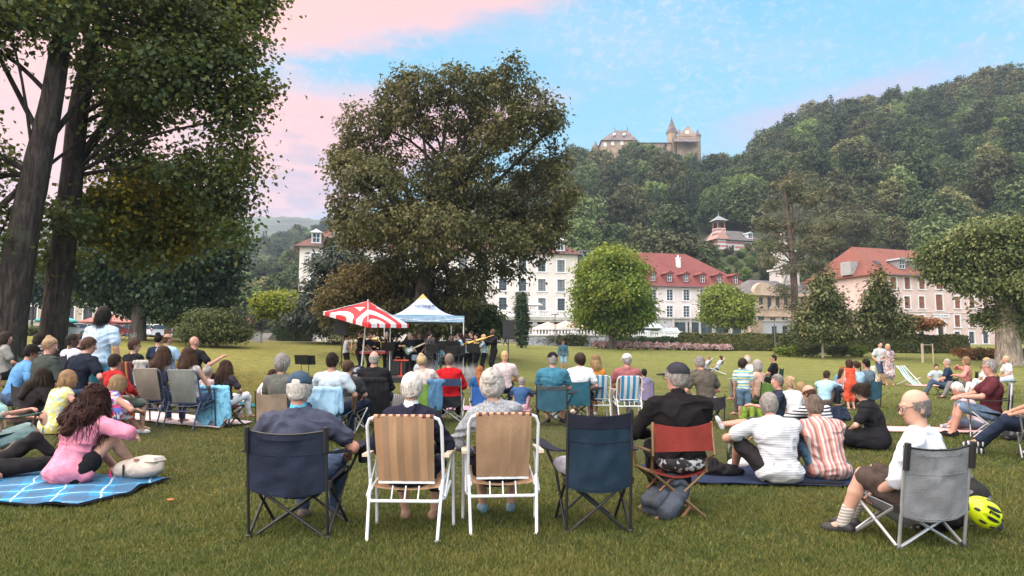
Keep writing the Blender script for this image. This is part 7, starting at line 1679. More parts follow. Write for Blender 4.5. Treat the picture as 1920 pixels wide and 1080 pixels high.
jean = cloth((.06, .09, .16)); dkj = cloth((.020, .028, .052)); blk = cloth((.015, .015, .018)); wht = cloth((.62, .64, .68), .05); ltb = cloth((.34, .50, .66), .06)
# --- front row
chA = camp_chair('wide dark navy camp chair with cup-holder arms, holding the man in the denim cap', hit(540, 1010), 4, navy, w=.60, d=.50, sh=.42, bh=.80, mat2=navy2, cup=True, edge=m_blk)
sit(chA, 'man in a denim-blue cap and grey-navy polo shirt seen from behind', .29, .20, H=1.74, fat=1.22, hair='short', hc='white', skin='r', top=cloth((.055, .062, .095)), bot=jean, shoe=M('sandal', (.12, .09, .08), .7), cap=(cloth((.045, .075, .115)), 'baseball'), collar=cloth((.10, .42, .62)), lean=-12, hy=-4, hp=10, hands=((-.26, .30, .60), (.30, .26, .56)))
chB = lawn_chair('white tubular lawn chair with tan fabric, holding the woman in the navy cardigan', hit(758, 1010), 3, m_tanst, band=m_hem, w=.56, hb=.90)
sit(chB, 'white-haired woman in a navy cardigan on the left tan lawn chair', .35, .20, H=1.60, fat=1.05, sex='f', hair='short', hc='white', top=cloth((.018, .018, .034)), sleeve='long', bot=cloth((.020, .024, .045)), leg='crop', shoe=M('bronze_sandal', (.28, .17, .12), .6), collar=wht, hp=12, lean=-6, hands=((-.20, .26, .60), (.14, .28, .62)))
chC = lawn_chair('white tubular lawn chair with plainer tan fabric, holding the woman in grey', hit(943, 998), -5, fabric((.34, .215, .135), .06), band=m_hem, w=.54, hb=.90)
sit(chC, 'white-haired woman in a pale grey cardigan on the right tan lawn chair', .37, .25, H=1.60, fat=1.06, sex='f', hair='puffy', hc='white', top=M('grey_knit', (.30, .32, .35), .95, .2, 60, .6, 150), sleeve='long', bot=blk, leg='skirt', shoe=M('teal_shoe', (.10, .19, .24), .7), side_l=-6, hy=12, hp=8, lean=-2, hands=((-.26, .24, .58), (-.02, .30, .64)))
chD = camp_chair('empty dark teal-navy camp chair in the middle of the front row', hit(1122, 1000), -6, fabric((.011, .028, .050)), w=.50, d=.50, sh=.42, bh=.92, mat2=navy2, top=navy2)
pk = soft('jersey', 'crumpled pale grey jersey lying on the empty camp chair', local(chD, -.08, .26, .40), 0, [ell((0, 0, .05), (.19, .16, .07)), ell((-.1, .05, .08), (.12, .12, .06))], cloth((.30, .30, .35)), 'jersey', .012, fold=.012)
chE = director_chair('brown-red fabric folding chair with bronze tube legs, holding the man in the black jacket', hit(1277, 972), -10, fabric((.23, .034, .026)), M('bronze_tube', (.26, .17, .09), .4, metal=.6))
_p = sit(chE, 'man in a black jacket and grey peaked cap with glasses, looking left', .35, .18, dx=.10, dyaw=8, H=1.76, fat=1.16, hair='short', hc='grey', skin='r', top=cloth((.012, .011, .012)), sleeve='long', bot=blk, shoe=blk, cap=(cloth((.032, .034, .042)), 'flat'), glasses=True, hy=-42, hp=3, lean=2, hunch=12, collar=cloth((.012, .011, .012)), hands=((-.22, .30, .62), (.05, .36, .62)), face=True)
sdf_mesh('shirt_hem', [ell((0, -.01, .43), (.225, .185, .085))], blotchy('leaf_print', [(.02, .02, .024), (.34, .36, .38), (.03, .03, .034), (.02, .02, .022)], 34), _p, .011, 0, fold=.01)
chF = camp_chair('light grey camp chair with silver legs at the right, holding the balding man', hit(1747, 1030), -10, fabric((.19, .20, .215)), m_alu, w=.52, d=.50, sh=.31, bh=.73, arms=False, edge=m_blk, lean=.14, sag=.20)
sit(chF, 'balding man with glasses in a white long-sleeved top and brown shorts', .17, .16, dx=.10, H=1.74, fat=1.16, hair='bald', hc='salt', skin='l', top=cloth((.50, .54, .60), .06), sleeve='elbow', bot=cloth((.065, .048, .042)), leg='short', shoe=M('black_trainer', (.02, .02, .022), .6), socks=stripes('rib_sock', [(.55, .52, .48), (.28, .26, .25)], 2, .012), glasses=True, hy=-40, hp=10, lean=-4, dyaw=-34, feet=((-.16, .52, 0), (.04, .54, 0)), hands=((-.16, .26, .34), (.10, .34, .40)), face=True)
p = hit(1845, 1004)
rucksack('black rucksack leaning under the grey camp chair', hit(1768, 1000), -20, cloth((.012, .011, .013)), cloth((.02, .02, .022)), 1.0, R(-14))
hl = empty('cycle_helmet', p+Vector((0, 0, .17)), 35, 'fluorescent yellow cycle helmet with black vents hanging beside the grey chair', 'helmet'); _z = Vector((.40, -.85, .34)).normalized(); _y = Vector((.85, .25, -.42)); _y = (_y-_z*_y.dot(_z)).normalized(); hl.rotation_euler = Matrix((_y.cross(_z), _y, _z)).transposed().to_euler()
m_fl = M('fluo_yellow', (.58, .72, .01), .4, .04, coat=.3)
shl = sdf_mesh('shell', [ell((0, 0, 0), (.115, .155, .105))], m_fl, hl, .0065, 0, cuts=[((0, 0, -1), .025)], subs=[ell((0, 0, -.02), (.095, .135, .098))]+[rcone((x, -.09, .085+dz), (x*1.3, .09, .08+dz), .020, .016) for x, dz in ((-.072, -.005), (.072, -.005), (0, .022))]+[rcone((sg*.108, y, .045), (sg*.112, y+.07, .04), .017, .015) for sg in (-1, 1) for y in (-.10, .03)])
sdf_mesh('liner', [ell((0, 0, -.008), (.104, .144, .094))], m_blk, hl, .008, 0, cuts=[((0, 0, -1), .022)]); sdf_mesh('visor', [ell((0, .155, .005), (.085, .05, .012))], m_blk, hl, .008, 0)
for (vx_, vy_, vz_, rx_, ry_) in ((0, -.01, .103, .014, .075), (-.066, .0, .082, .013, .062), (.070, .0, .080, .013, .062), (.104, -.06, .040, .009, .035), (.106, .045, .036, .009, .035), (.03, .105, .072, .010, .028), (.035, -.125, .055, .012, .022)):
    f_ = MB(); _n = Vector((vx_/.0132, vy_/.024, vz_/.011)).normalized(); _t = (Vector((0, 1, 0))-_n*_n.y).normalized(); f_.ball((vx_, vy_, vz_), (rx_, ry_, .006), 12, 6, Matrix((_t.cross(_n), _t, _n)).transposed()); f_.build('vent', m_blk, shl, True)
text_mesh("B'TWIN", .030, m_iron, shl, Matrix.Translation((.037, -.01, .101)) @ Matrix.Rotation(R(18), 4, 'Y') @ Matrix.Rotation(R(90), 4, 'Z'), ext=.003, bold=.001)
f_ = MB(); f_.tube([(-.1, 0, -.02), (-.08, .02, -.12), (0, .03, -.16), (.08, .02, -.12), (.1, 0, -.02)], .006, 5); f_.build('strap', m_blk, hl, True)
soft('shopping_bag', 'grey and black cloth bag hanging behind the yellow helmet', hit(1832, 985)+Vector((0, .05, .16)), 0, [ell((0, 0, .05), (.15, .09, .13)), rcone((-.08, 0, .15), (-.12, .0, .32), .02, .015), rcone((.04, 0, .16), (-.08, 0, .33), .02, .015)], blotchy('bag_cloth', [(.16, .16, .18), (.015, .015, .016), (.03, .03, .035)], 5), 'bag', .012)
rucksack('slate blue rucksack with brown leather trim beside the red chair', hit(1222, 970), 64, M('slate_nylon', (.045, .056, .078), .7, .15, 8, .3, 60), M('tan_leather', (.24, .11, .05), .6), .92, R(-48))
# navy rug with its people
bk = hit(1420, 905); blanket('picnic_rug', 'dark navy rug on the grass under the two seated grey-haired men', (bk.x+.12, bk.y+.3), 4, 2.35, 1.15, cloth((.020, .030, .065)), 3, wave=.03, cat='rug')
floor('grey-haired man in a white fine-striped shirt hugging one knee on the navy rug', 1464, 910, 0, H=1.76, fat=1.2, hair='short', hc='grey', skin='t', top=stripes('fine_stripe', [(.52, .54, .57), (.36, .38, .42)], 2, .012, .9), bot=cloth((.022, .020, .022)), leg='short', up=.02, feet=((-.30, .52, 0), (.10, .60, 0)), knee=((-.5, 0, 1), (.1, 0, 1)), hands=((-.30, .36, .36), (.0, .5, .40)), elb=((-1, -.1, -.3), (1, 0, -.3)), lean=10, apron=True)
floor('grey-brown haired man in a red and white striped shirt on the navy rug', 1556, 904, -2, H=1.72, fat=1.16, hair='short', hc=(.22, .17, .14), skin='r', top=stripes('brick_stripe', [(.48, .22, .18), (.50, .46, .46), (.40, .17, .15), (.46, .38, .36), (.26, .12, .11)], 0, .022, .9), bot=cloth((.07, .14, .22)), leg='short', up=.02, hy=-8, apron=True)
b_ = hit(1369, 872); t = empty('wine_bottle', b_+Vector((0, 0, .02)), 0, 'green wine bottle with a white neck label standing on the rug', 'bottle'); f_ = MB(); f_.lathe([(.036, 0), (.038, .02), (.038, .17), (.03, .21), (.014, .25), (.013, .31)], (0, 0, 0), 14); f_.build('glass', M('bottle_green', (.015, .03, .012), .08, spec=.8), t, True); f_ = MB(); f_.lathe([(.0145, .245), (.0155, .25), (.0155, .31), (.0145, .312)], (0, 0, 0), 12); f_.build('neck_label', m_white, t, True)
soft('picnic_food', 'white paper bag of food on the navy rug beside the bottle', hit(1390, 880)+Vector((0, 0, .02)), 0, [ell((0, 0, .05), (.16, .10, .06)), ell((.1, .05, .06), (.09, .08, .05))], wht, 'paper bag', .014)
soft('jacket_bundle', 'black jacket bundle on the rug behind the red chair', hit(1352, 895)+Vector((0, 0, .02)), 0, [ell((0, 0, .06), (.20, .14, .07)), ell((-.10, .02, .10), (.10, .09, .09)), ell((.1, -.05, .05), (.14, .08, .05))], blk, 'jacket', .012, fold=.022)
soft('umbrella_bundle', 'thin folded black umbrella lying along the rug front edge', hit(1540, 914), 95, [rcone((0, -.3, .03), (0, .2, .035), .022, .03), rcone((0, .2, .035), (0, .42, .03), .012, .008)], blk, 'umbrella', .01, .01, .003)
floor('balding man in a navy and white striped jersey behind the rug', 1553, 842, H=1.72, hair='bald', hc='brown', skin='r', top=stripes('breton', [(.56, .58, .62), (.025, .03, .05)], 2, .022, .9), sleeve='long', bot=dkj, hp=20, off=-4)
floor('woman with dark tied hair in a black dress looking down', 1648, 842, -55, 'cross', H=1.70, fat=1.16, sex='f', hair='pony', hc='dark', top=blk, leg='dress', hp=30, hands=((-.12, .36, .24), (.10, .36, .24)))
floor('man in a navy T-shirt propped on one arm, looking back over his shoulder', 1452, 806, -78, 'recline', H=1.74, hair='short', hc='salt', skin='r', top=cloth((.022, .030, .052)), bot=cloth((.04, .045, .065)), leg='short', shoe=M('grey_trainer', (.42, .43, .46), .7), face=True, lean=-16, hy=-25, hands=((-.30, .34, .42), (.36, -.22, .02)), elb=((-.6, -.2, -1), (1, -1, 0)))
floor('blond woman with a ponytail in a white T-shirt and patterned skirt on the grass', 1492, 800, -14, 'side', H=1.64, sex='f', hair='pony', hc='fair', top=wht, bot=blotchy('brown_print', [(.16, .11, .06), (.30, .24, .14), (.05, .04, .03), (.22, .10, .06)], 30), leg='skirt', hp=14, hr=6)
floor('fair-haired boy in a white T-shirt leaning against the blond woman', 1522, 796, -16, 'knees', H=1.50, hair='short', hc='blond', top=wht, bot=dkj, hp=14, hr=-8)
floor('small boy in a yellow and blue striped T-shirt standing on the grass', 1396, 792, 18, 'stand', H=1.18, hair='puffy', hc='dark', skin='t', top=stripes('boy_stripe', [(.50, .56, .42), (.12, .34, .52), (.52, .50, .16), (.10, .30, .46), (.54, .58, .60)], 2, .026, .9), bot=cloth((.12, .20, .30)), leg='short', hp=26, hy=25, face=True)
c1 = camp_chair('camp chair with green seat holding the grey-haired woman in peach', hit(1436, 782), -38, fabric((.13, .24, .05)), w=.5, d=.45, sh=.36, bh=.72)
sit(c1, 'grey-haired woman in a peach top on the green camp chair', .33, .2, H=1.58, sex='f', hair='bob', hc='grey', top=cloth((.52, .34, .27)), sleeve='long', bot=cloth((.10, .09, .09)))
c2 = camp_chair('navy and sand camp chair holding the bald man in a white shirt', hit(1412, 752), -30, fabric((.045, .07, .12)), w=.52, sh=.40, bh=.86, top=fabric((.05, .09, .15)), mat2=fabric((.24, .20, .15)))
sit(c2, 'bald older man in a white shirt on the navy and sand chair', .38, .2, H=1.70, hair='bald', hc='white', skin='r', top=wht, bot=cloth((.18, .17, .16)))
c3 = camp_chair('dark green folding chair holding the man in black looking left', hit(1462, 738), -55, fabric((.02, .06, .05)), w=.5, sh=.40, bh=.84)
sit(c3, 'dark-haired man in a black T-shirt with sunglasses looking left', .38, .2, H=1.70, hair='short', hc='black', skin='t', top=blk, bot=blk, glasses=True, hy=-25)
c4 = camp_chair('small dark stool-chair under the man in the grey-brown T-shirt', hit(1338, 800), -18, fabric((.03, .03, .035)), w=.44, d=.4, sh=.40, bh=.55, arms=False)
sit(c4, 'man in a grey-brown T-shirt sitting hunched behind the man in the cap', .36, .2, H=1.76, fat=1.12, hair='short', hc='grey', skin='t', top=cloth((.085, .075, .062)), bot=wht, lean=6, hunch=20, hp=16, hy=-15)
soft('cool_bag', 'lime green folding bag beside the striped-shirt boy', hit(1410, 793), 10, [rcone((x, y, .07), (x*.8, y*.8, .27), .06, .045) for x in (-.16, 0, .16) for y in (-.07, .07)], M('lime_nylon', (.17, .27, .03), .7, .2, 6), 'bag', .014, .03, .012)
soft('teal_cushion', 'teal square cushion on the arm of the green chair', hit(1436, 775)+Vector((-.05, .1, .36)), 20, [ell((0, 0, .09), (.15, .06, .13))], cloth((.03, .26, .24)), 'cushion', .014)
# --- far right groups
for i, (px, py, dc, lab1, lab2, top_, hc_) in enumerate([(1323, 702, (.08, .36, .60), 'blue deck chair far out on the lawn', 'reclining woman in the blue deck chair far out on the lawn', cloth((.5, .4, .4)), 'blond'), (1346, 702, (.25, .40, .52), 'pale blue deck chair beside the blue one far out on the lawn', 'reclining long-haired woman in white on the farther deck chair', wht, 'brown')]):
    d_ = deck_chair(lab1, hit(px, py), -75, fabric(dc), group='deck chairs out on the lawn'); person(lab2, local(d_, 0, .05, .0), facing(d_), 'recline', 1.64, sex='f', hair='long', hc=hc_, top=top_, bot=cloth((.10, .10, .12)), group=AUD, pel=(0, .0, .34), lean=-32, hands=((-.2, .25, .5), (.2, .25, .5)), feet=((-.1, .85, .05), (.1, .85, .05)))
floor('man in a light blue shirt cradling a child on the grass', 1546, 762, 40, 'knees', H=1.74, hair='short', hc='dark', skin='t', top=cloth((.28, .46, .58)), bot=cloth((.12, .10, .09)), hands=((-.02, .38, .52), (.12, .36, .50)), hp=16)
floor('small dark-haired child held against the man in light blue', 1564, 756, -30, 'knees', H=1.10, hair='bob', hc='dark', skin='t', top=cloth((.20, .36, .50)), bot=dkj)
floor('person in patterned green trousers lying back on the grass', 1592, 752, 160, 'recline', H=1.66, sex='f', hair='long', hc='dark', skin='t', top=cloth((.40, .16, .14)), bot=blotchy('green_print', [(.10, .20, .14), (.22, .30, .20), (.06, .12, .09)], 18), feet=((-.1, .60, 0), (.1, .62, 0)))
floor('small girl in an orange-red dress standing with her back to us', 1597, 768, -10, 'stand', H=1.14, sex='f', hair='bob', hc='brown', skin='l', top=cloth((.62, .085, .045)), leg='dress', sleeve='none')
floor('red-haired man in dark blue sitting at the back of the family group', 1572, 738, 150, 'cross', H=1.70, hair='short', hc='red', skin='r', top=cloth((.10, .20, .30)), bot=dkj, face=True)
floor('woman in a pink top among the family group behind the orange dress girl', 1584, 742, 170, 'cross', H=1.64, sex='f', hair='long', hc='dark', skin='l', top=cloth((.52, .30, .30)), bot=dkj, face=True)
c5 = camp_chair('teal low chair holding the woman with the hair clip', hit(1618, 766), -18, teal, w=.46, sh=.30, bh=.64, arms=False)
sit(c5, 'woman with dark hair and a clip in a light blue top on a teal chair', .27, .2, H=1.62, sex='f', hair='pony', hc='brown', top=cloth((.36, .52, .66)), bot=dkj)
c6 = camp_chair('teal low chair holding the man in slate grey', hit(1638, 764), -22, teal, w=.46, sh=.30, bh=.66, arms=False)
sit(c6, 'dark-haired man in a slate grey T-shirt beside the woman with the clip', .27, .2, H=1.72, hair='short', hc='black', skin='t', top=cloth((.12, .16, .20)), bot=dkj)
soft('blue_bag', 'dark blue bag on the grass behind the striped-jersey man', hit(1572, 790), 0, [rcone((x, 0, .07), (x*.85, .02, .22), .085, .06) for x in (-.16, 0, .16)]+[rcone((-.08, 0, .28), (.08, 0, .30), .014)], cloth((.022, .032, .06)), 'bag', .014, .04, .012)
floor('man in a pale T-shirt and denim shorts standing with his arm round a woman', 1652, 722, 165, 'stand', H=1.80, hair='short', hc='dark', skin='l', top=cloth((.46, .52, .54)), bot=jean, leg='short', shoe=blk, face=True, hands=((-.16, .26, 1.05), (.22, .12, .95)))
floor('woman in a flowered dress standing beside the man in denim shorts', 1668, 724, 195, 'stand', H=1.68, sex='f', hair='bob', hc='blond', skin='r', top=blotchy('pale_flowers', [(.40, .34, .32), (.46, .40, .38), (.25, .14, .14), (.10, .12, .2)], 22), leg='dress', face=True, hands=((-.12, .26, 1.08), (.20, .22, 1.08)))
dg_ = empty('dog', hit(1640, 720), 20, 'white shaggy dog sitting beside the standing couple', 'dog')
sdf_mesh('body', [ell((0, -.05, .30), (.12, .20, .16)), ell((0, .12, .38), (.11, .12, .17)), rcone((0, .16, .48), (0, .24, .66), .075, .07), ell((0, .29, .70), (.075, .10, .075)), rcone((0, .34, .68), (0, .44, .66), .045, .032), rcone((-.08, .18, .34), (-.08, .20, .03), .045, .03), rcone((.08, .18, .34), (.08, .20, .03), .045, .03), rcone((-.11, -.15, .22), (-.12, -.02, .12), .085, .05), rcone((-.12, -.02, .12), (-.12, -.10, .04), .04, .035), rcone((-.12, -.12, .035), (-.12, .04, .03), .035, .03), rcone((.11, -.15, .22), (.12, -.02, .12), .085, .05), rcone((.12, -.02, .12), (.12, -.10, .04), .04, .035), rcone((.12, -.12, .035), (.12, .04, .03), .035, .03), rcone((0, -.22, .22), (.06, -.42, .10), .04, .02), rcone((-.07, .26, .74), (-.10, .25, .62), .03, .02), rcone((.07, .26, .74), (.10, .25, .62), .03, .02)], M('white_fur', (.55, .52, .47), .95, .1, 30, .8, 60), dg_, .018, .03, fold=.012, fscale=30)
deck_chair('empty green and white striped deck chair on the open lawn', hit(1703, 722), 160, stripes('green_white', [(.55, .58, .56), (.05, .22, .20)], 0, .075, .8)).scale = (.85,)*3
floor('young woman in pale blue sitting on a blanket reading', 1756, 722, 200, 'cross', H=1.62, sex='f', hair='bun', hc='dark', skin='r', top=cloth((.40, .52, .56)), bot=cloth((.46, .24, .22)), face=True, hp=10)
q = hit(1744, 724); blanket('picnic_blanket', 'small pink blanket under the young woman reading', (q.x, q.y), 0, 1.8, 1.2, cloth((.52, .30, .28)), 5)
c7 = camp_chair('low dark chair holding the man in navy with folded hands', hit(1790, 742), -42, navy, w=.46, sh=.26, bh=.56, arms=False)
sit(c7, 'grey-haired man in a navy shirt with jeans on a low chair', .24, .2, H=1.72, hair='short', hc='grey', skin='r', top=cloth((.022, .035, .065)), bot=cloth((.06, .09, .15)), shoe=M('brown_shoe', (.10, .06, .04), .6), face=True, dyaw=-20, feet=((-.14, .58, 0), (.12, .60, 0)))
c8 = camp_chair('dark camp chair holding the woman in the salmon top', hit(1828, 748), -50, fabric((.03, .03, .035)), w=.5, sh=.36, bh=.80)
sit(c8, 'blond woman in a salmon pink top and grey trousers leaning on her hand', .34, .2, H=1.66, sex='f', hair='bob', hc='blond', skin='r', top=cloth((.52, .22, .19)), sleeve='long', bot=cloth((.17, .17, .17)), shoe=M('dark_brown_shoe', (.05, .025, .018), .6), dyaw=-15, feet=((-.14, .62, 0), (.10, .60, 0)), hands=((-.10, .28, .70), (.05, .20, .98)))
c9 = camp_chair('low chair hidden behind the man in maroon', hit(1868, 752), -60, fabric((.03, .03, .035)), w=.46, sh=.34, bh=.7, arms=False)
sit(c9, 'person in white trousers with crossed legs behind the man in maroon', .32, .2, H=1.64, sex='f', hair='bob', hc='blond', skin='r', top=wht, bot=wht, leg='crop', dyaw=-15, feet=((-.3, .55, .14), (.10, .56, 0)))
c10 = camp_chair('black camp chair with silver arms holding the man in maroon', hit(1888, 822), -58, fabric((.025, .022, .026)), m_alu, w=.52, sh=.40, bh=.84, edge=m_alu)
sit(c10, 'grey-haired man with glasses in a maroon T-shirt and denim shorts', .30, .2, H=1.74, fat=1.16, hair='short', hc='grey', skin='r', top=cloth((.085, .022, .028)), bot=cloth((.13, .19, .28)), leg='short', shoe=blk, glasses=True, hy=-15, dyaw=-6, feet=((-.16, .52, 0), (.14, .50, 0)), hands=((-.16, .34, .62), (.10, .38, .62)))
floor('white-haired woman in a pale pink sleeveless top leaning over a picnic', 1834, 808, -62, 'cross', H=1.58, sex='f', hair='short', hc='white', skin='r', top=cloth((.58, .46, .50)), sleeve='none', bot=cloth((.10, .12, .16)), hp=34, lean=14, hands=((-.10, .42, .14), (.12, .40, .16)))
q = hit(1745, 808); blanket('pink_picnic_cloth', 'pink gingham cloth with picnic things before the white-haired woman', (q.x+.1, q.y), 10, 1.9, .8, plaid('gingham', (.60, .28, .28), (.62, .48, .47), (.55, .2, .2), .05), 7, wave=.012)
soft('picnic_things', 'grey and white picnic wrappings on the pink cloth', hit(1792, 806)+Vector((0, 0, .03)), 0, [ell((0, 0, .03), (.18, .10, .04)), ell((.14, .05, .04), (.10, .08, .05)), ell((-.16, .04, .03), (.08, .07, .04))], blotchy('wrappings', [(.5, .5, .5), (.2, .2, .22), (.42, .40, .36), (.08, .08, .1)], 22), 'wrapping', .014)
c11 = stool('teal folding stool under the woman in white at the far right', hit(1894, 738), -70, fabric((.05, .14, .22)))
person('white-haired woman in a white blouse on the teal stool at the far right', local(c11, 0, 0), -85, 'chair', 1.58, sex='f', hair='short', hc='fair', skin='r', top=cloth((.60, .56, .60)), bot=cloth((.40, .48, .58)), leg='crop', group=AUD, pel=(0, 0, .52), face=True, lean=0, hands=((-.1, .3, .62), (.1, .3, .62)))
c12 = camp_chair('silver-legged chair cut off by the edge, holding the person in dark jeans', hit(1998, 862), -62, fabric((.10, .10, .11)), m_alu, w=.5, sh=.34, bh=.74)
sit(c12, 'person in dark jeans and black striped trainers stretched out at the edge', .32, .2, H=1.78, hair='short', hc='dark', skin='t', top=cloth((.40, .18, .12)), bot=dkj, shoe=stripes('striped_trainer', [(.02, .02, .025), (.02, .02, .025), (.55, .55, .52)], 1, .018), feet=((-.16, .72, .12), (.10, .70, .0)), hands=((-.2, .3, .55), (.2, .3, .55)))
rucksack('dark patterned rucksack under the chair at the right edge', hit(1902, 826), 0, blotchy('dark_print', [(.02, .02, .022), (.03, .03, .035), (.10, .10, .11), (.02, .02, .025)], 20), m_blk, .85)
# --- middle row
d1 = camp_chair('brown-beige camp chair holding the man in the olive-grey shirt', hit(512, 838), 14, fabric((.20, .155, .115)), w=.50, sh=.38, bh=.74, arms=False)
sit(d1, 'grey-haired man in an olive-grey shirt on the brown-beige chair', .34, .2, H=1.72, hair='puffy', hc='grey', skin='t', top=cloth((.10, .105, .095)), bot=dkj)
floor('girl with long dark hair in a white top before the olive-grey shirt', 498, 772, 20, 'cross', H=1.55, sex='f', hair='long', hc='auburn', top=wht, bot=jean)
floor('person in a dark grey top half hidden by the olive-grey shirt', 513, 776, 15, 'cross', H=1.66, hair='short', hc='dark', top=cloth((.03, .03, .032)), bot=dkj)
q = hit(478, 762); blanket('teal_rug', 'teal rug on the grass left of the brown-beige chair', (q.x, q.y), 10, 1.6, .7, cloth((.025, .13, .15)), 9)
d2 = camp_chair('camp chair hung with a light blue jacket, holding the man in the pale T-shirt', hit(612, 828), 6, fabric((.10, .19, .27)), w=.48, sh=.38, bh=.74, arms=False)
sit(d2, 'dark-haired man in a pale blue T-shirt on the chair hung with a jacket', .36, .2, H=1.76, hair='short', hc='dark', skin='t', top=cloth((.44, .52, .58)), bot=dkj, hands=((-.2, .25, .55), (.26, .20, .48)))
draped('denim_jacket', 'light blue jacket draped over the chair of the man in the pale T-shirt', local(d2, 0, -.12, .34), 6, .46, .42, blotchy('wash_blue', [(.26, .44, .60), (.22, .38, .54), (.30, .48, .64)], 8))
d3 = camp_chair('small grey camp chair holding the short-haired teenager', hit(642, 812), 12, fabric((.13, .13, .135)), m_alu, w=.44, sh=.34, bh=.60, arms=False)
sit(d3, 'short-haired teenager with glasses in a charcoal T-shirt looking right', .31, .2, H=1.58, hair='short', hc='brown', skin='l', top=cloth((.045, .045, .050)), bot=dkj, hy=30, glasses=True)
d4 = camp_chair('lime green camp chair hung with a black jacket, holding the bald man', hit(694, 800), 4, fabric((.12, .22, .035)), w=.52, sh=.36, bh=.80, arms=False, top=fabric((.17, .25, .03)))
sit(d4, 'balding grey-haired man on the lime green chair', .36, .22, H=1.76, fat=1.1, hair='bald', hc='grey', skin='r', top=blk, sleeve='long', bot=dkj)
draped('black_jacket', 'black hooded jacket hung over the lime green chair', local(d4, 0, -.13, .10), 4, .62, .70, blk, th=.04)
soft('folding_table', 'grey corrugated folding table behind the lime green chair', hit(742, 780), 0, [ell((0, 0, .22), (.20, .06, .22))], stripes('corrugated', [(.20, .20, .20), (.10, .10, .10)], 0, .02), 'table', .02, fold=0)
d5 = camp_chair('second lime green camp chair, beside the white-haired woman in navy', hit(798, 800), -2, fabric((.14, .27, .05)), w=.50, sh=.36, bh=.76, arms=False)
sit(d5, 'blond woman with a top bun on the second lime green chair', .36, .2, H=1.66, sex='f', hair='bun', hc='fair', skin='l', top=cloth((.50, .42, .40)), bot=jean, side_l=-8, hr=-6)
draped('blue_denim_jacket', 'blue denim jacket over the shoulder of the second lime chair', local(d5, .18, -.12, .26), -2, .26, .52, cloth((.07, .16, .28)), arms=False)
d6 = camp_chair('aluminium folding chair with a navy back band, holding the woman in red', hit(840, 792), 0, fabric((.02, .022, .03)), m_alu, w=.52, sh=.38, bh=.50, arms=False, name='folding_chair')
for sg in (-1, 1): f_ = MB(); f_.tube([(sg*.25, -.05, .40), (sg*.24, -.12, .82)], .012, 6); f_.build('back_post', m_alu, d6, True)
f_ = MB(); f_.sheet(lambda u, v: (-.245+.49*u, -.115-.02*math.sin(math.pi*u), .67+.13*v), 8, 3, .008); f_.build('back_band', fabric((.025, .05, .10)), d6, True)
sit(d6, 'woman with a grey-brown hair clip in a bright red fleece', .36, .2, H=1.68, fat=1.22, sex='f', hair='short', hc=(.16, .12, .10), skin='l', top=cloth((.42, .012, .018)), sleeve='long', bot=blk, apron=True)
soft('dark_handbag', 'dark brown handbag on the grass left of the woman in red', hit(806, 788), 0, [ell((0, 0, .18), (.16, .12, .19))], cloth((.035, .028, .025)), 'handbag', .018)
d7 = camp_chair('small blue child camp chair holding the red-haired girl', hit(900, 770), -8, fabric((.025, .11, .36)), m_alu, w=.40, d=.34, sh=.22, bh=.52, arms=False)
sit(d7, 'girl with a long ginger ponytail in a blue top on the small blue chair', .22, .16, H=1.34, sex='f', hair='long', hc='red', skin='l', top=cloth((.022, .10, .28)), bot=jean, hr=8, hy=10)
q = hit(905, 768); blanket('pink_rug', 'pink rug under the small blue chair', (q.x, q.y), 0, 2.2, 1.0, cloth((.56, .30, .40)), 11)
floor('man with short fair hair in a pale T-shirt just behind the grey-cardigan head', 946, 762, -4, 'cross', H=1.80, hair='short', hc='blond', skin='r', top=cloth((.52, .44, .44)), bot=dkj, up=.28, st='fair-haired man in the pale T-shirt')
floor('child in a denim blue T-shirt sitting with a pink-trousered friend', 975, 772, 10, 'knees', H=1.45, hair='short', hc='grey', top=cloth((.035, .08, .18)), bot=cloth((.55, .34, .38)))
d8 = camp_chair('teal camp chair with black frame holding the man in the black cap', hit(1035, 800), 8, fabric((.025, .085, .125)), w=.54, sh=.38, bh=.74, mat2=navy2, top=fabric((.06, .07, .08)))
sit(d8, 'man in a black cap and teal T-shirt on the teal camp chair', .37, .22, H=1.78, fat=1.1, hair='short', hc='grey', skin='r', top=cloth((.045, .16, .235)), bot=cloth((.09, .07, .06)), leg='short', cap=(blk, 'baseball'), hy=-14, shoe=blk)
soft('tea_towel', 'white cloth hanging under the teal camp chair', local(d8, .05, .05, .14), 8, [ell((0, 0, .1), (.055, .015, .12))], wht, 'towel', .012, .01)
d9 = camp_chair('teal canvas chair holding the young man in the white T-shirt', hit(1084, 790), 14, fabric((.025, .11, .16)), w=.50, sh=.40, bh=.78, mat2=navy2)
sit(d9, 'dark-haired young man in a white T-shirt looking left', .38, .2, H=1.74, hair='puffy', hc='dark', skin='l', top=wht, bot=blk, hy=-42, leg='short', lean=2)
m_bw = stripes('blue_white_canvas', [(.55, .58, .60), (.030, .20, .40), (.55, .58, .60), (.045, .25, .45)], 0, .058, .8)
d10 = lawn_chair('left blue and white striped lawn chair, holding the woman in orange', hit(1122, 786), -6, m_bw, group='blue striped lawn chairs', w=.50, hb=.86)
sit(d10, 'woman with straight fair hair in an orange top and patterned trousers', .38, .22, H=1.68, sex='f', hair='bob', hc='blond', skin='r', top=cloth((.52, .22, .05)), sleeve='none', bot=blotchy('orange_print', [(.55, .18, .03), (.40, .05, .02), (.5, .35, .08)], 10), leg='crop', hy=-10, shoe=M('pale_shoe', (.55, .48, .46), .7), hands=((-.28, .24, .46), (.1, .3, .62)), feet=((-.34, .58, .06), (.10, .5, 0)))
d11 = lawn_chair('right blue and white striped lawn chair, holding the man in the white cap', hit(1181, 788), -4, m_bw, group='blue striped lawn chairs', w=.50, hb=.86)
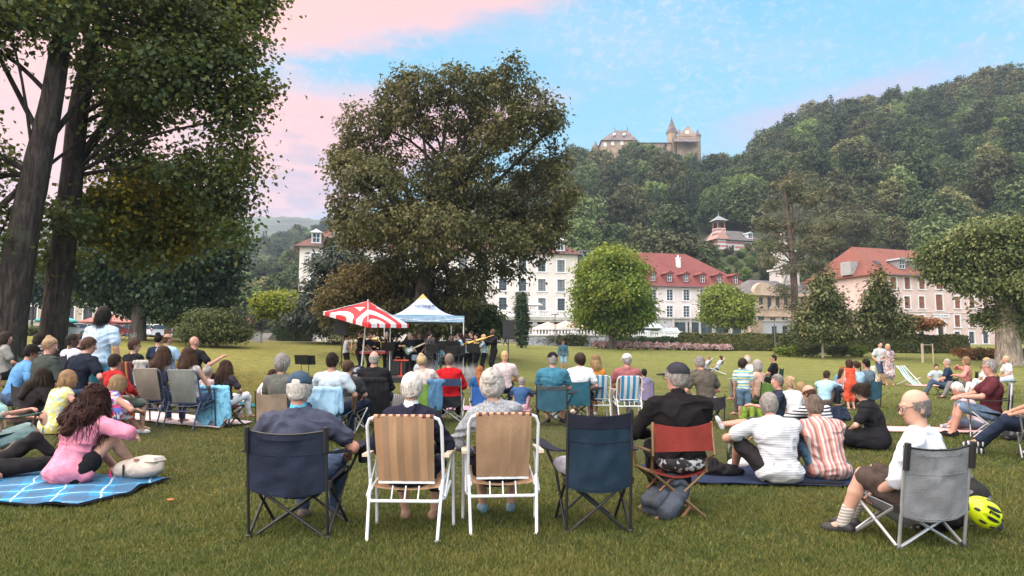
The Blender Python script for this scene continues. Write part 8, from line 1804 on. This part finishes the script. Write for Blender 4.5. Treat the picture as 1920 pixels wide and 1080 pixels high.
sit(d11, 'man in a white cap and dusty pink T-shirt on the striped chair', .38, .22, H=1.74, fat=1.1, hair='short', hc='grey', skin='r', top=cloth((.27, .10, .105)), bot=cloth((.28, .27, .25)), cap=(cloth((.58, .56, .54)), 'baseball'), hy=-16)
d12 = camp_chair('small lilac child camp chair right of the striped chairs', hit(1211, 762), -2, fabric((.22, .18, .30)), w=.40, d=.36, sh=.26, bh=.60, arms=False, mat2=navy2)
sit(d12, 'dark-haired child on the small lilac camp chair', .24, .16, H=1.22, hair='pony', hc='black', skin='l', top=cloth((.2, .2, .3)), bot=dkj)
b = gp(1056, 41); person('man in a felt hat, denim jacket and pale shirt walking on the far lawn', b, 170, 'stand', 1.74, hair='short', hc='grey', skin='r', top=cloth((.055, .125, .175)), sleeve='long', bot=cloth((.22, .38, .48)), leg='short', cap=(cloth((.10, .05, .045)), 'hat'), group=None, face=True, apron=True, hands=((-.28, .05, .82), (.30, .12, .84)))
b = gp(948, 70); person('child in a yellow top and black leggings running by the cypress', b, -80, 'stand', 1.35, hair='short', hc='dark', skin='l', top=cloth((.50, .52, .04)), bot=blk, feet=((-.12, -.28, .04), (.12, .30, 0)), hands=((-.22, .25, .95), (.22, -.2, .9)))
# --- left side
b = gp(180, 11.6); person('tall man with black hair standing in a pale blue checked shirt', b, 8, 'stand', 1.78, fat=1.05, hair='bob', hc='black', skin='t', top=plaid('pale_check', (.40, .54, .68), (.46, .58, .70), (.20, .32, .50), .10, (0, 2)), bot=cloth((.10, .40, .52)), shoe=blk, group=AUD, apron=True, hands=((-.30, .02, .80), (.30, .06, .80)), hp=14, vox=.011)
q = hit(130, 930); rg = blanket('plaid_rug', 'bright blue plaid picnic rug with black backing at the lower left', (q.x-.75, q.y+.22), 8, 2.5, 1.15, plaid('blue_plaid', (.020, .22, .44), (.045, .08, .14), (.40, .56, .64), .34, (0, 1), .10), 2, cloth((.012, .012, .014)), .03, .045, 'rug', 30)
f_ = MB(); f_.box((.2, -.68, .03+ground(q.x, q.y-.4)), (.10, .10, .004)); f_.build('care_label', m_white, rg)
floor('woman with long dark curly hair in a pink blouse on the plaid rug', 126, 915, 10, 'knees', H=1.78, fat=1.12, sex='f', hair='curly', hc='auburn', skin='l', top=cloth((.66, .235, .33)), sleeve='elbow', bot=blk, leg='hot', up=.03, apron=True, lean=16, hunch=16, feet=((.0, .60, 0), (.26, .56, 0)), hands=((.22, .46, .40), (.30, .42, .42)), hp=16, elb=((-1, 0, -.2), (1, -.2, -.2)))
ly = person('person in black trousers and a white top lying on the plaid rug', hit(30, 905)+Vector((-.25, .0, .03)), 62, 'recline', 1.68, sex='f', hair='long', hc='dark', skin='r', top=wht, bot=cloth((.018, .017, .019)), shoe=None, group=AUD, lean=-74, hunch=0, feet=((-.12, .62, 0), (.16, .86, .06)), hands=((-.28, .05, .10), (.26, .0, .12)), elb=((-1, 0, 0), (1, 0, 0)))
bg = soft('beige_rucksack', 'beige canvas rucksack with pink trim lying on the plaid rug', hit(262, 905)+Vector((0, 0, .04)), 12, [ell((0, 0, .10), (.24, .16, .10)), ell((.05, .03, .15), (.17, .12, .07)), ell((-.14, -.05, .09), (.11, .11, .085))], M('beige_canvas', (.48, .42, .37), .85, .08, 8, .4, 70), 'rucksack', .009, .035, .006)
f_ = MB(); f_.hexa([(-.02, -.10, .185), (.22, -.08, .18), (.22, .10, .18), (-.02, .10, .185)], [(.0, -.08, .225), (.20, -.06, .22), (.20, .08, .22), (.0, .09, .225)]); f_.build('flap_pocket', M('beige_canvas', (.50, .44, .39), .85, .08, 8, .4, 70), bg); f_ = MB(); f_.box((-.06, -.165, .10), (.015, .012, .12)); f_.build('zip', m_blk, bg); f_ = MB(); f_.tube([(-.22, -.06, .14), (-.25, -.12, .06), (-.20, -.16, .01), (-.12, -.17, .02)], .014, 6); f_.build('pink_strap', cloth((.60, .05, .18)), bg, True); f_ = MB(); f_.box((.03, -.10, .20), (.05, .012, .018)); f_.build('leather_tab', M('tan_leather', (.24, .11, .05), .6), bg)
soft('fallen_leaf', 'small orange fallen leaf on the foreground grass', hit(318, 946)+Vector((0, 0, .035)), 30, [ell((0, 0, .006), (.035, .022, .006)), ell((.02, .012, .010), (.018, .016, .006))], M('dry_leaf', (.45, .14, .04), .8), 'leaf', .006, .01, .002)
floor('woman with short highlighted hair in a bright flowered dress hugging her knees', 178, 820, 34, 'knees', H=1.64, fat=1.12, sex='f', hair='bob', hc=(.30, .20, .11), skin='t', top=blotchy('bright_flowers', [(.62, .60, .62), (.60, .05, .16), (.58, .14, .05), (.08, .14, .46), (.60, .56, .60), (.45, .10, .35), (.62, .60, .60)], 22), sleeve='none', leg='dress', hands=((.10, .48, .36), (.24, .50, .34)), elb=((-1, 0, -.4), (1, 0, -.4)), shoe=M('silver_sandal', (.5, .5, .5), .5), hy=16)
floor('woman with straight honey-blond hair in a yellow flowered dress', 96, 815, 26, 'cross', H=1.66, sex='f', hair='bob', hc=(.34, .21, .11), skin='r', top=blotchy('lemon_flowers', [(.55, .50, .18), (.60, .56, .40), (.50, .44, .10), (.35, .45, .40)], 24), sleeve='none', leg='dress', hy=20)
e0 = camp_chair('dark green chair with wooden legs at the left edge', hit(-62, 885), 30, fabric((.02, .05, .04)), M('wood', (.30, .20, .13), .7), w=.5, sh=.38, bh=.70)
sit(e0, 'woman in a green tropical print shirt holding a round fan, bare knees', .20, .2, H=1.62, sex='f', hair='short', hc='grey', skin='r', top=blotchy('tropical', [(.22, .40, .38), (.50, .26, .20), (.42, .50, .44), (.16, .30, .30)], 18), bot=cloth((.30, .42, .42)), leg='short', dyaw=20, hands=((-.05, .34, .66), (.16, .36, .58)), feet=((-.10, .60, 0), (.14, .62, 0)))
f_ = None; fan = empty('hand_fan', local(e0, .28, .60, .46), 30, 'round beige hand fan held by the woman in the tropical shirt', 'fan'); g = MB(); g.ball((0, 0, .08), (.09, .006, .09), 18, 10); g.build('blade', M('fan_paper', (.55, .36, .27), .8), fan); g = MB(); g.tube([(0, 0, -.02), (0, 0, -.12)], .008, 6); g.build('handle', M('wood', (.30, .20, .13), .7), fan)
e1 = camp_chair('black camp chair holding the blond woman in the green jacket', hit(44, 800), 26, fabric((.02, .02, .022)), w=.5, sh=.40, bh=.62, arms=False)
sit(e1, 'blond woman with a messy bun in a dark green jacket', .42, .2, H=1.72, fat=1.28, sex='f', hair='bun', hc=(.34, .23, .14), skin='r', top=cloth((.045, .055, .048)), sleeve='long', bot=blk, hy=38, hp=16, lean=4, face=True)
e2 = camp_chair('dark camp chair holding the man in the navy T-shirt', hit(112, 800), 22, fabric((.03, .035, .042)), w=.54, sh=.40, bh=.60, arms=False)
sit(e2, 'short brown-haired man in a navy T-shirt turned to the right', .42, .2, H=1.80, fat=1.12, hair='short', hc='brown', skin='r', top=cloth((.014, .018, .030)), bot=jean, hy=42, hp=14, lean=6, hunch=18, face=True, hands=((-.2, .3, .6), (.26, .28, .55)))
e3 = camp_chair('dark high-backed camp chair with the white bundle behind the green jacket', hit(108, 768), 18, fabric((.028, .032, .042)), w=.50, sh=.42, bh=.95, arms=False)
sit(e3, 'dark-skinned woman with a hair clip in a white and lilac top', .44, .25, H=1.66, sex='f', hair='short', hc='black', skin='d', top=cloth((.50, .48, .58)), bot=dkj, hy=35)
floor('black-haired man in a blue T-shirt leaning forward at the far left', 18, 795, 40, 'knees', H=1.76, hair='short', hc='black', skin='t', top=cloth((.10, .24, .46)), bot=jean, up=.24, st='black-haired man in blue', hp=24, lean=14)
floor('woman with long dark hair in dark clothes behind the green jacket', 46, 812, 26, 'cross', H=1.64, sex='f', hair='long', hc='dark', skin='l', top=cloth((.022, .018, .020)), sleeve='long', bot=blk, up=.03)
e4 = camp_chair('dark green camp chair holding the woman in the zebra blouse', hit(52, 742), 22, fabric((.015, .05, .05)), w=.5, sh=.40, bh=.80)
sit(e4, 'brown-haired woman in a black and white zebra blouse', .40, .2, H=1.64, sex='f', hair='bob', hc='dark', skin='l', top=blotchy('zebra', [(.50, .50, .50), (.04, .04, .05)], 34), bot=blk, hy=30, hp=14)
floor('brown-haired woman in profile by the nearest plane trunk', 8, 748, 50, 'cross', H=1.70, sex='f', hair='bob', hc='dark', skin='r', top=cloth((.22, .22, .21)), bot=blk, up=.34, st='woman by the nearest plane trunk', hy=20, face=True)
e5 = camp_chair('black camp chair holding the woman with a ponytail in a dark tee', hit(126, 748), 26, fabric((.02, .02, .022)), w=.5, sh=.40, bh=.66, arms=False)
sit(e5, 'fair-haired woman with a low ponytail in a dark T-shirt', .40, .2, H=1.64, sex='f', hair='pony', hc='mid', skin='l', top=cloth((.022, .020, .018)), bot=blk, hy=40, face=True)
e6 = lawn_chair('red and yellow striped lawn chair behind the boy in red', hit(230, 772), 12, stripes('maroon_stripe', [(.16, .02, .02), (.05, .02, .02), (.40, .24, .05), (.20, .02, .02), (.04, .02, .03)], 0, .03, .8), M('grey_tube', (.30, .32, .35), .4), group='maroon striped lawn chairs', w=.52, hb=.86)
sit(e6, 'woman with short hair and glasses in a black coat on the striped chair', .40, .24, H=1.64, sex='f', hair='short', hc='brown', skin='l', top=blk, sleeve='long', bot=blk, hy=35, dyaw=10, glasses=True)
e7 = lawn_chair('maroon striped lawn chair beside a pale draped cloth', hit(283, 772), 16, stripes('maroon_stripe', [(.16, .02, .02), (.05, .02, .02), (.40, .24, .05), (.20, .02, .02), (.04, .02, .03)], 0, .03, .8), M('grey_tube', (.30, .32, .35), .4), group='maroon striped lawn chairs', w=.52, hb=.84)
draped('pale_scarf', 'pale ribbed cloth hanging between the two maroon striped chairs', local(e6, .42, -.12, .44), 14, .26, .42, cloth((.42, .40, .37)), 'scarf', arms=False)
floor('balding man in a light blue polo shirt beyond the striped chairs', 312, 742, 20, 'chair', 1.76, st='man in the light blue polo', fat=1.12, hair='bald', hc='brown', skin='t', top=cloth((.30, .46, .66)), bot=dkj, hy=12, hp=10)
floor('dark-haired person half hidden behind the light blue polo', 294, 736, 0, 'chair', 1.70, st='person hidden behind the blue polo', sex='f', hair='bun', hc='black', skin='l', top=dkj, bot=dkj)
floor('shaven-headed man in a black T-shirt pointing to the right', 362, 752, 14, 'chair', 1.76, st='pointing man in black', fat=1.08, hair='none', skin='r', top=blk, bot=blk, hands=((-.2, .28, .60), (.50, .14, .88)), elb=((-1, -.5, -.4), (.3, -.5, -1)), hy=15)
e8 = lawn_chair('grey-beige lawn chair with dark blue frame, left of the two', hit(274, 800), 14, fabric((.20, .175, .15), .06), m_btube, group='grey lawn chairs with blue frames', w=.54, hb=.88, arm=m_btube)
e9 = lawn_chair('grey-green lawn chair with dark blue frame, right of the two', hit(340, 806), 10, fabric((.17, .185, .175), .06), m_btube, group='grey lawn chairs with blue frames', w=.54, hb=.90, arm=m_btube)
sit(e8, 'woman with wavy dark brown hair leaning out of the left grey chair', .36, .2, H=1.64, sex='f', hair='long', hc='brown', skin='l', top=cloth((.10, .10, .12)), bot=jean, side_l=10, hy=20)
sit(e9, 'woman with long auburn hair in a strappy top on the right grey chair', .34, .2, H=1.70, sex='f', hair='long', hc='brown', skin='l', top=cloth((.45, .42, .42)), sleeve='none', bot=jean, leg='short', side_l=-4, shoe=wht)
floor('child with grey-blond hair in a pink top and light blue dungarees', 388, 790, 20, 'chair', H=1.18, sex='f', hair='bun', hc='grey', skin='l', top=cloth((.52, .40, .42)), bot=cloth((.30, .48, .62)), pel=(0, 0, .48), st='child in light blue dungarees')
e10 = camp_chair('small maroon camp chair hung with a bright blue jacket', hit(408, 800), 16, fabric((.10, .02, .025)), w=.44, d=.36, sh=.30, bh=.60, arms=False)
sit(e10, 'girl with long brown hair turning her head to the right', .30, .18, H=1.36, sex='f', hair='long', hc='brown', skin='l', top=cloth((.05, .04, .05)), bot=wht, hy=62, face=True, feet=((-.05, .55, .1), (.20, .50, .12)))
draped('bright_blue_jacket', 'bright sky-blue jacket hanging over the small maroon chair', local(e10, 0, -.13, .0), 16, .54, .62, blotchy('sky_cloth', [(.20, .52, .72), (.22, .54, .74), (.20, .50, .70), (.12, .34, .52)], 20))
soft('child_trainers', 'white trainers of the child tucked beside the blue jacket chair', hit(452, 756), 40, [ell((0, 0, .05), (.06, .13, .05)), ell((.12, .05, .05), (.06, .13, .05)), ell((.05, .1, .12), (.12, .10, .08))], cloth((.62, .56, .58)), 'shoes', .014)
floor('boy in a red hooded top and grey shorts beside the left grey chair', 212, 812, 30, 'chair', H=1.42, hair='short', hc='dark', skin='l', top=cloth((.34, .022, .025)), sleeve='long', bot=cloth((.12, .14, .12)), leg='short', pel=(0, 0, .52), hy=-5, st='boy in the red hooded top')
q = hit(300, 790); blanket('pale_sheet', 'pale flowered sheet on the grass under the grey lawn chairs', (q.x+.1, q.y+.3), 12, 2.4, 1.1, blotchy('sheet_print', [(.58, .55, .56), (.56, .50, .52), (.50, .36, .36)], 9), 4)
# ------------------------------------------------------------------ cars, bikes, posts
cars = [(128, 80, 50, (.52, .53, .55), 'hatch', 4.2, 'silver hatchback parked just right of the second plane trunk'), (50, 84, 70, (.16, .16, .22), 'sedan', 4.4, 'grey-violet saloon seen between the two plane trunks'), (163, 85, 40, (.30, .33, .36), 'hatch', 4.1, 'grey car behind the standing man in the checked shirt'), (212, 84, 40, (.42, .04, .03), 'hatch', 4.0, 'red car right of the standing man'), (240, 86, 40, (.10, .10, .12), 'sedan', 4.3, 'dark car half hidden by the chestnut trunk'), (284, 83, 42, (.66, .68, .70), 'hatch', 4.0, 'first white car right of the chestnut trunk'), (312, 83, 42, (.68, .69, .71), 'hatch', 4.1, 'second white car right of the chestnut trunk'), (336, 84, 42, (.14, .05, .05), 'hatch', 4.1, 'dark maroon car at the right end of the row'), (358, 86, 45, (.46, .47, .48), 'sedan', 4.3, 'pale car mostly hidden behind the round shrub')]
for px, Y, yaw, col, kd, L, lab in cars:
    b = gp(px, Y); car(lab, (b.x, b.y, b.z+.03), yaw, col, kd, L)
def bike(label, loc, yaw, col):
    t = empty('bicycle', loc, yaw, label, 'bicycle', 'bicycles at the chestnut'); fm_ = M('bike_frame', col, .4)
    for y in (-.52, .52):
        f_ = MB(); f_.tube([(0, y+.33*math.cos(a), .34+.33*math.sin(a)) for a in np.linspace(0, 2*math.pi, 21)[:-1]], .018, 6, closed=True); w_ = f_.build('wheel', M('tyre', (.012, .012, .013), .9), t, True); f_ = MB()
        for k in range(8): a = k*math.pi/8; f_.tube([(0, y+.32*math.cos(a), .34+.32*math.sin(a)), (0, y-.32*math.cos(a), .34-.32*math.sin(a))], .003, 4)
        o_ = f_.build('spokes', m_alu, w_); o_['kind'] = 'stuff'
    f_ = MB()
    for a, b in (((0, -.52, .34), (0, -.05, .32)), ((0, -.05, .32), (0, -.18, .80)), ((0, -.52, .34), (0, -.15, .72)), ((0, -.15, .72), (0, .36, .78)), ((0, -.05, .32), (0, .38, .70)), ((0, .36, .82), (0, .52, .34))): f_.tube([a, b], .018, 6)
    f_.build('frame', fm_, t, True); f_ = MB(); f_.ball((0, -.20, .88), (.07, .13, .035)); f_.build('saddle', m_blk, t, True); f_ = MB(); f_.tube([(-.28, .28, 1.0), (-.1, .36, .98), (0, .36, .82), (.1, .36, .98), (.28, .28, 1.0)], .014, 6); f_.build('handlebar', m_blk, t, True); return t
bike('black bicycle leaning left of the chestnut trunk', gp(234, 48.5), 84, (.02, .02, .022)); bike('second black bicycle behind the first near the chestnut', gp(214, 49.2), 96, (.05, .015, .012))
# stone pillar bin, statue, signs, lamp posts
b = gp(483, 57); t = empty('stone_bollard', b, 0, 'square pale stone pillar with a dark cap at the path edge', 'pillar'); f_ = MB(); f_.box((0, 0, .42), (.62, .5, .84), taper=.94); f_.build('shaft', M('pale_ashlar', (.45, .46, .47), .9), t); f_ = MB(); f_.box((0, 0, .89), (.72, .6, .10)); f_.build('cap', m_slate, t)
b = gp(345, 55); t = empty('stone_bollard', b, 0, 'square white stone pillar left of the round shrub', 'pillar'); f_ = MB(); f_.box((0, 0, .40), (.55, .5, .80), taper=.94); f_.build('shaft', M('pale_ashlar', (.45, .46, .47), .9), t); f_ = MB(); f_.box((0, 0, .85), (.64, .6, .10)); f_.build('cap', m_slate, t)
b = gp(585, 63); t = empty('statue', b, 0, 'white stone statue of a draped figure on a plinth by the hedge', 'statue'); ms_ = M('white_stone', (.58, .58, .60), .9, .12, 4)
f_ = MB(); f_.box((0, 0, .12), (.62, .62, .24)); f_.box((0, 0, .42), (.46, .46, .40), taper=.9); f_.build('plinth', ms_, t)
sdf_mesh('figure', [rcone((0, 0, .62), (0, 0, 1.15), .19, .15), ell((0, 0, 1.32), (.16, .11, .2)), rcone((-.15, 0, 1.45), (.15, 0, 1.45), .07), rcone((0, 0, 1.5), (0, 0, 1.62), .05), ell((0, 0, 1.72), (.085, .1, .12)), rcone((-.19, 0, 1.44), (-.22, -.05, 1.18), .055, .045), rcone((-.22, -.05, 1.18), (-.02, -.14, 1.12), .045, .04), rcone((.19, 0, 1.44), (.24, .02, 1.14), .055, .04), rcone((.24, .02, 1.14), (.20, -.08, .95), .04, .035)], ms_, t, .025, .05, fold=.012, fscale=14)
b = gp(466, 64); t = empty('traffic_sign', b, 180, 'round white traffic sign with a red ring by the road', 'road sign'); f_ = MB(); f_.tube([(0, 0, 0), (0, 0, 2.0)], .03, 8); f_.build('post', m_alu, t, True)
f_ = MB(); f_.lathe([(.30, 0), (.30, .02)], (0, 0, 0), 24); d_ = f_.build('disc', M('sign_red', (.42, .03, .04), .5), t); d_.rotation_euler = (-math.pi/2, 0, 0); d_.location = (0, .04, 1.75); f_ = MB(); f_.lathe([(.20, 0), (.20, .006)], (0, 0, 0), 24); i_ = f_.build('disc_face', m_white, d_); i_.location = (0, 0, .021); f_ = MB(); f_.box((0, .045, 1.28), (.45, .02, .22)); f_.build('plate', m_white, t)
def lamp(label, px, Y, h):
    b = gp(px, Y); t = empty('lamp_post', b, 0, label, 'lamp post', 'slim lamp posts'); f_ = MB(); f_.tube([(0, 0, 0), (0, 0, 1), (0, 0, h)], [.07, .05, .04], 8); f_.build('pole', m_frame, t, True); f_ = MB(); f_.box((0, 0, h+.04), (.9, .35, .08)); f_.build('lantern', m_frame, t); f_ = MB(); f_.lathe([(.12, 0), (.12, .12), (.09, .16)], (0, 0, 0), 10); f_.build('base', m_frame, t); return t
for lab, px, py, Y in (('slim lamp post before the terrace wall', 1041, 590, 80), ('slim lamp post in front of the hedge by the garden pavilion', 1454, 597, 66), ('dark lamp post behind the chestnut tree', 184, 540, 70)): lamp(lab, px, Y, at(px, py, Y).z-gp(px, Y).z)
b = gp(1737, 54); t = empty('tree_stakes', b, 0, 'three wooden stakes round a young tree before the hedge', 'stake')
for x, y in ((-.42, -.2), (.42, -.2), (0, .35)): f_ = MB(); f_.tube([(x, y, -.05), (x, y, 1.45)], .045, 6); f_.build('stake', M('pale_wood', (.40, .32, .25), .85), t)
f_ = MB(); f_.tube([(-.42, -.2, 1.35), (.42, -.2, 1.35), (0, .35, 1.35)], .025, 6, closed=True); f_.build('rail', M('pale_wood', (.40, .32, .25), .85), t)
p = gp(60, 74); parasol('market_canopy', 'turquoise canopy of a market stall behind the plane trunks', (p.x, p.y+4, p.z), 2.6, 2.7, M('turquoise_canvas', (.05, .36, .38), .8), None, 4)
p = gp(200, 88); parasol('red_canopy', 'faded red terrace parasol beyond the parked cars', (p.x, p.y, p.z), 3.2, 3.0, M('faded_red_canvas', (.50, .20, .16), .8), None, 8)
b = gp(322, 70); t = empty('information_sign', b, 180, 'small square blue parking sign above the white cars', 'road sign'); f_ = MB(); f_.tube([(0, 0, 0), (0, 0, 2.7)], .03, 8); f_.build('post', m_alu, t, True); f_ = MB(); f_.box((0, .02, 2.6), (.75, .03, .75)); f_.build('plate', m_white, t); f_ = MB(); f_.box((0, .045, 2.6), (.5, .02, .5)); f_.build('symbol', M('sign_blue', (.03, .10, .35), .5), t)
b = gp(478, 62); t = empty('stone_steps', b, 0, 'short stone steps beside the clipped hedges', 'steps')
for k in range(4): f_ = MB(); f_.box((.4, .3*k, .1+.16*k), (1.6, .32, .17)); f_.build('step', m_conc, t)
b = gp(455, 57); bush('flower_bed', 'small pink flower bed beside the stone pillar', 452, 57.5, 1.8, .45, m_rleaf, 500, .12, 141, .8, 'flower bed', None, (26, m_rose, .12))
for px, lab in ((612, 'first pale garden chair in the shade by the statue'), (622, 'second pale garden chair in the shade by the statue')):
    b = gp(px, 60); t = empty('garden_chair', b, 160, lab, 'chair', 'pale garden chairs'); w_ = M('garden_white', (.40, .40, .42), .7)
    for x in (-.2, .2):
        for y in (-.2, .2): f_ = MB(); f_.tube([(x, y, 0), (x, y, .45)], .02, 6); f_.build('leg', w_, t)
    f_ = MB(); f_.box((0, 0, .46), (.46, .46, .03)); f_.build('seat', w_, t); f_ = MB(); f_.box((0, -.21, .72), (.44, .03, .44)); f_.build('backrest', w_, t)
# ------------------------------------------------------------------ air
hz = MB(); hz.box((-300, 920, 160), (5600, 2400, 330)); ho = hz.build('haze', None); tag(ho, 'thin bluish evening haze filling the valley', 'haze', kind='stuff')
m = bpy.data.materials.new('haze'); m.use_nodes = True; nt = m.node_tree; nt.nodes.clear(); t = NT(nt); vo = t.n('ShaderNodeVolumePrincipled'); oo = t.n('ShaderNodeOutputMaterial'); t.link(vo.outputs[0], oo.inputs['Volume'])
vo.inputs['Color'].default_value = (.58, .74, .96, 1); vo.inputs['Density'].default_value = .00026; vo.inputs['Anisotropy'].default_value = .1; ho.data.materials.append(m)

make_grass()
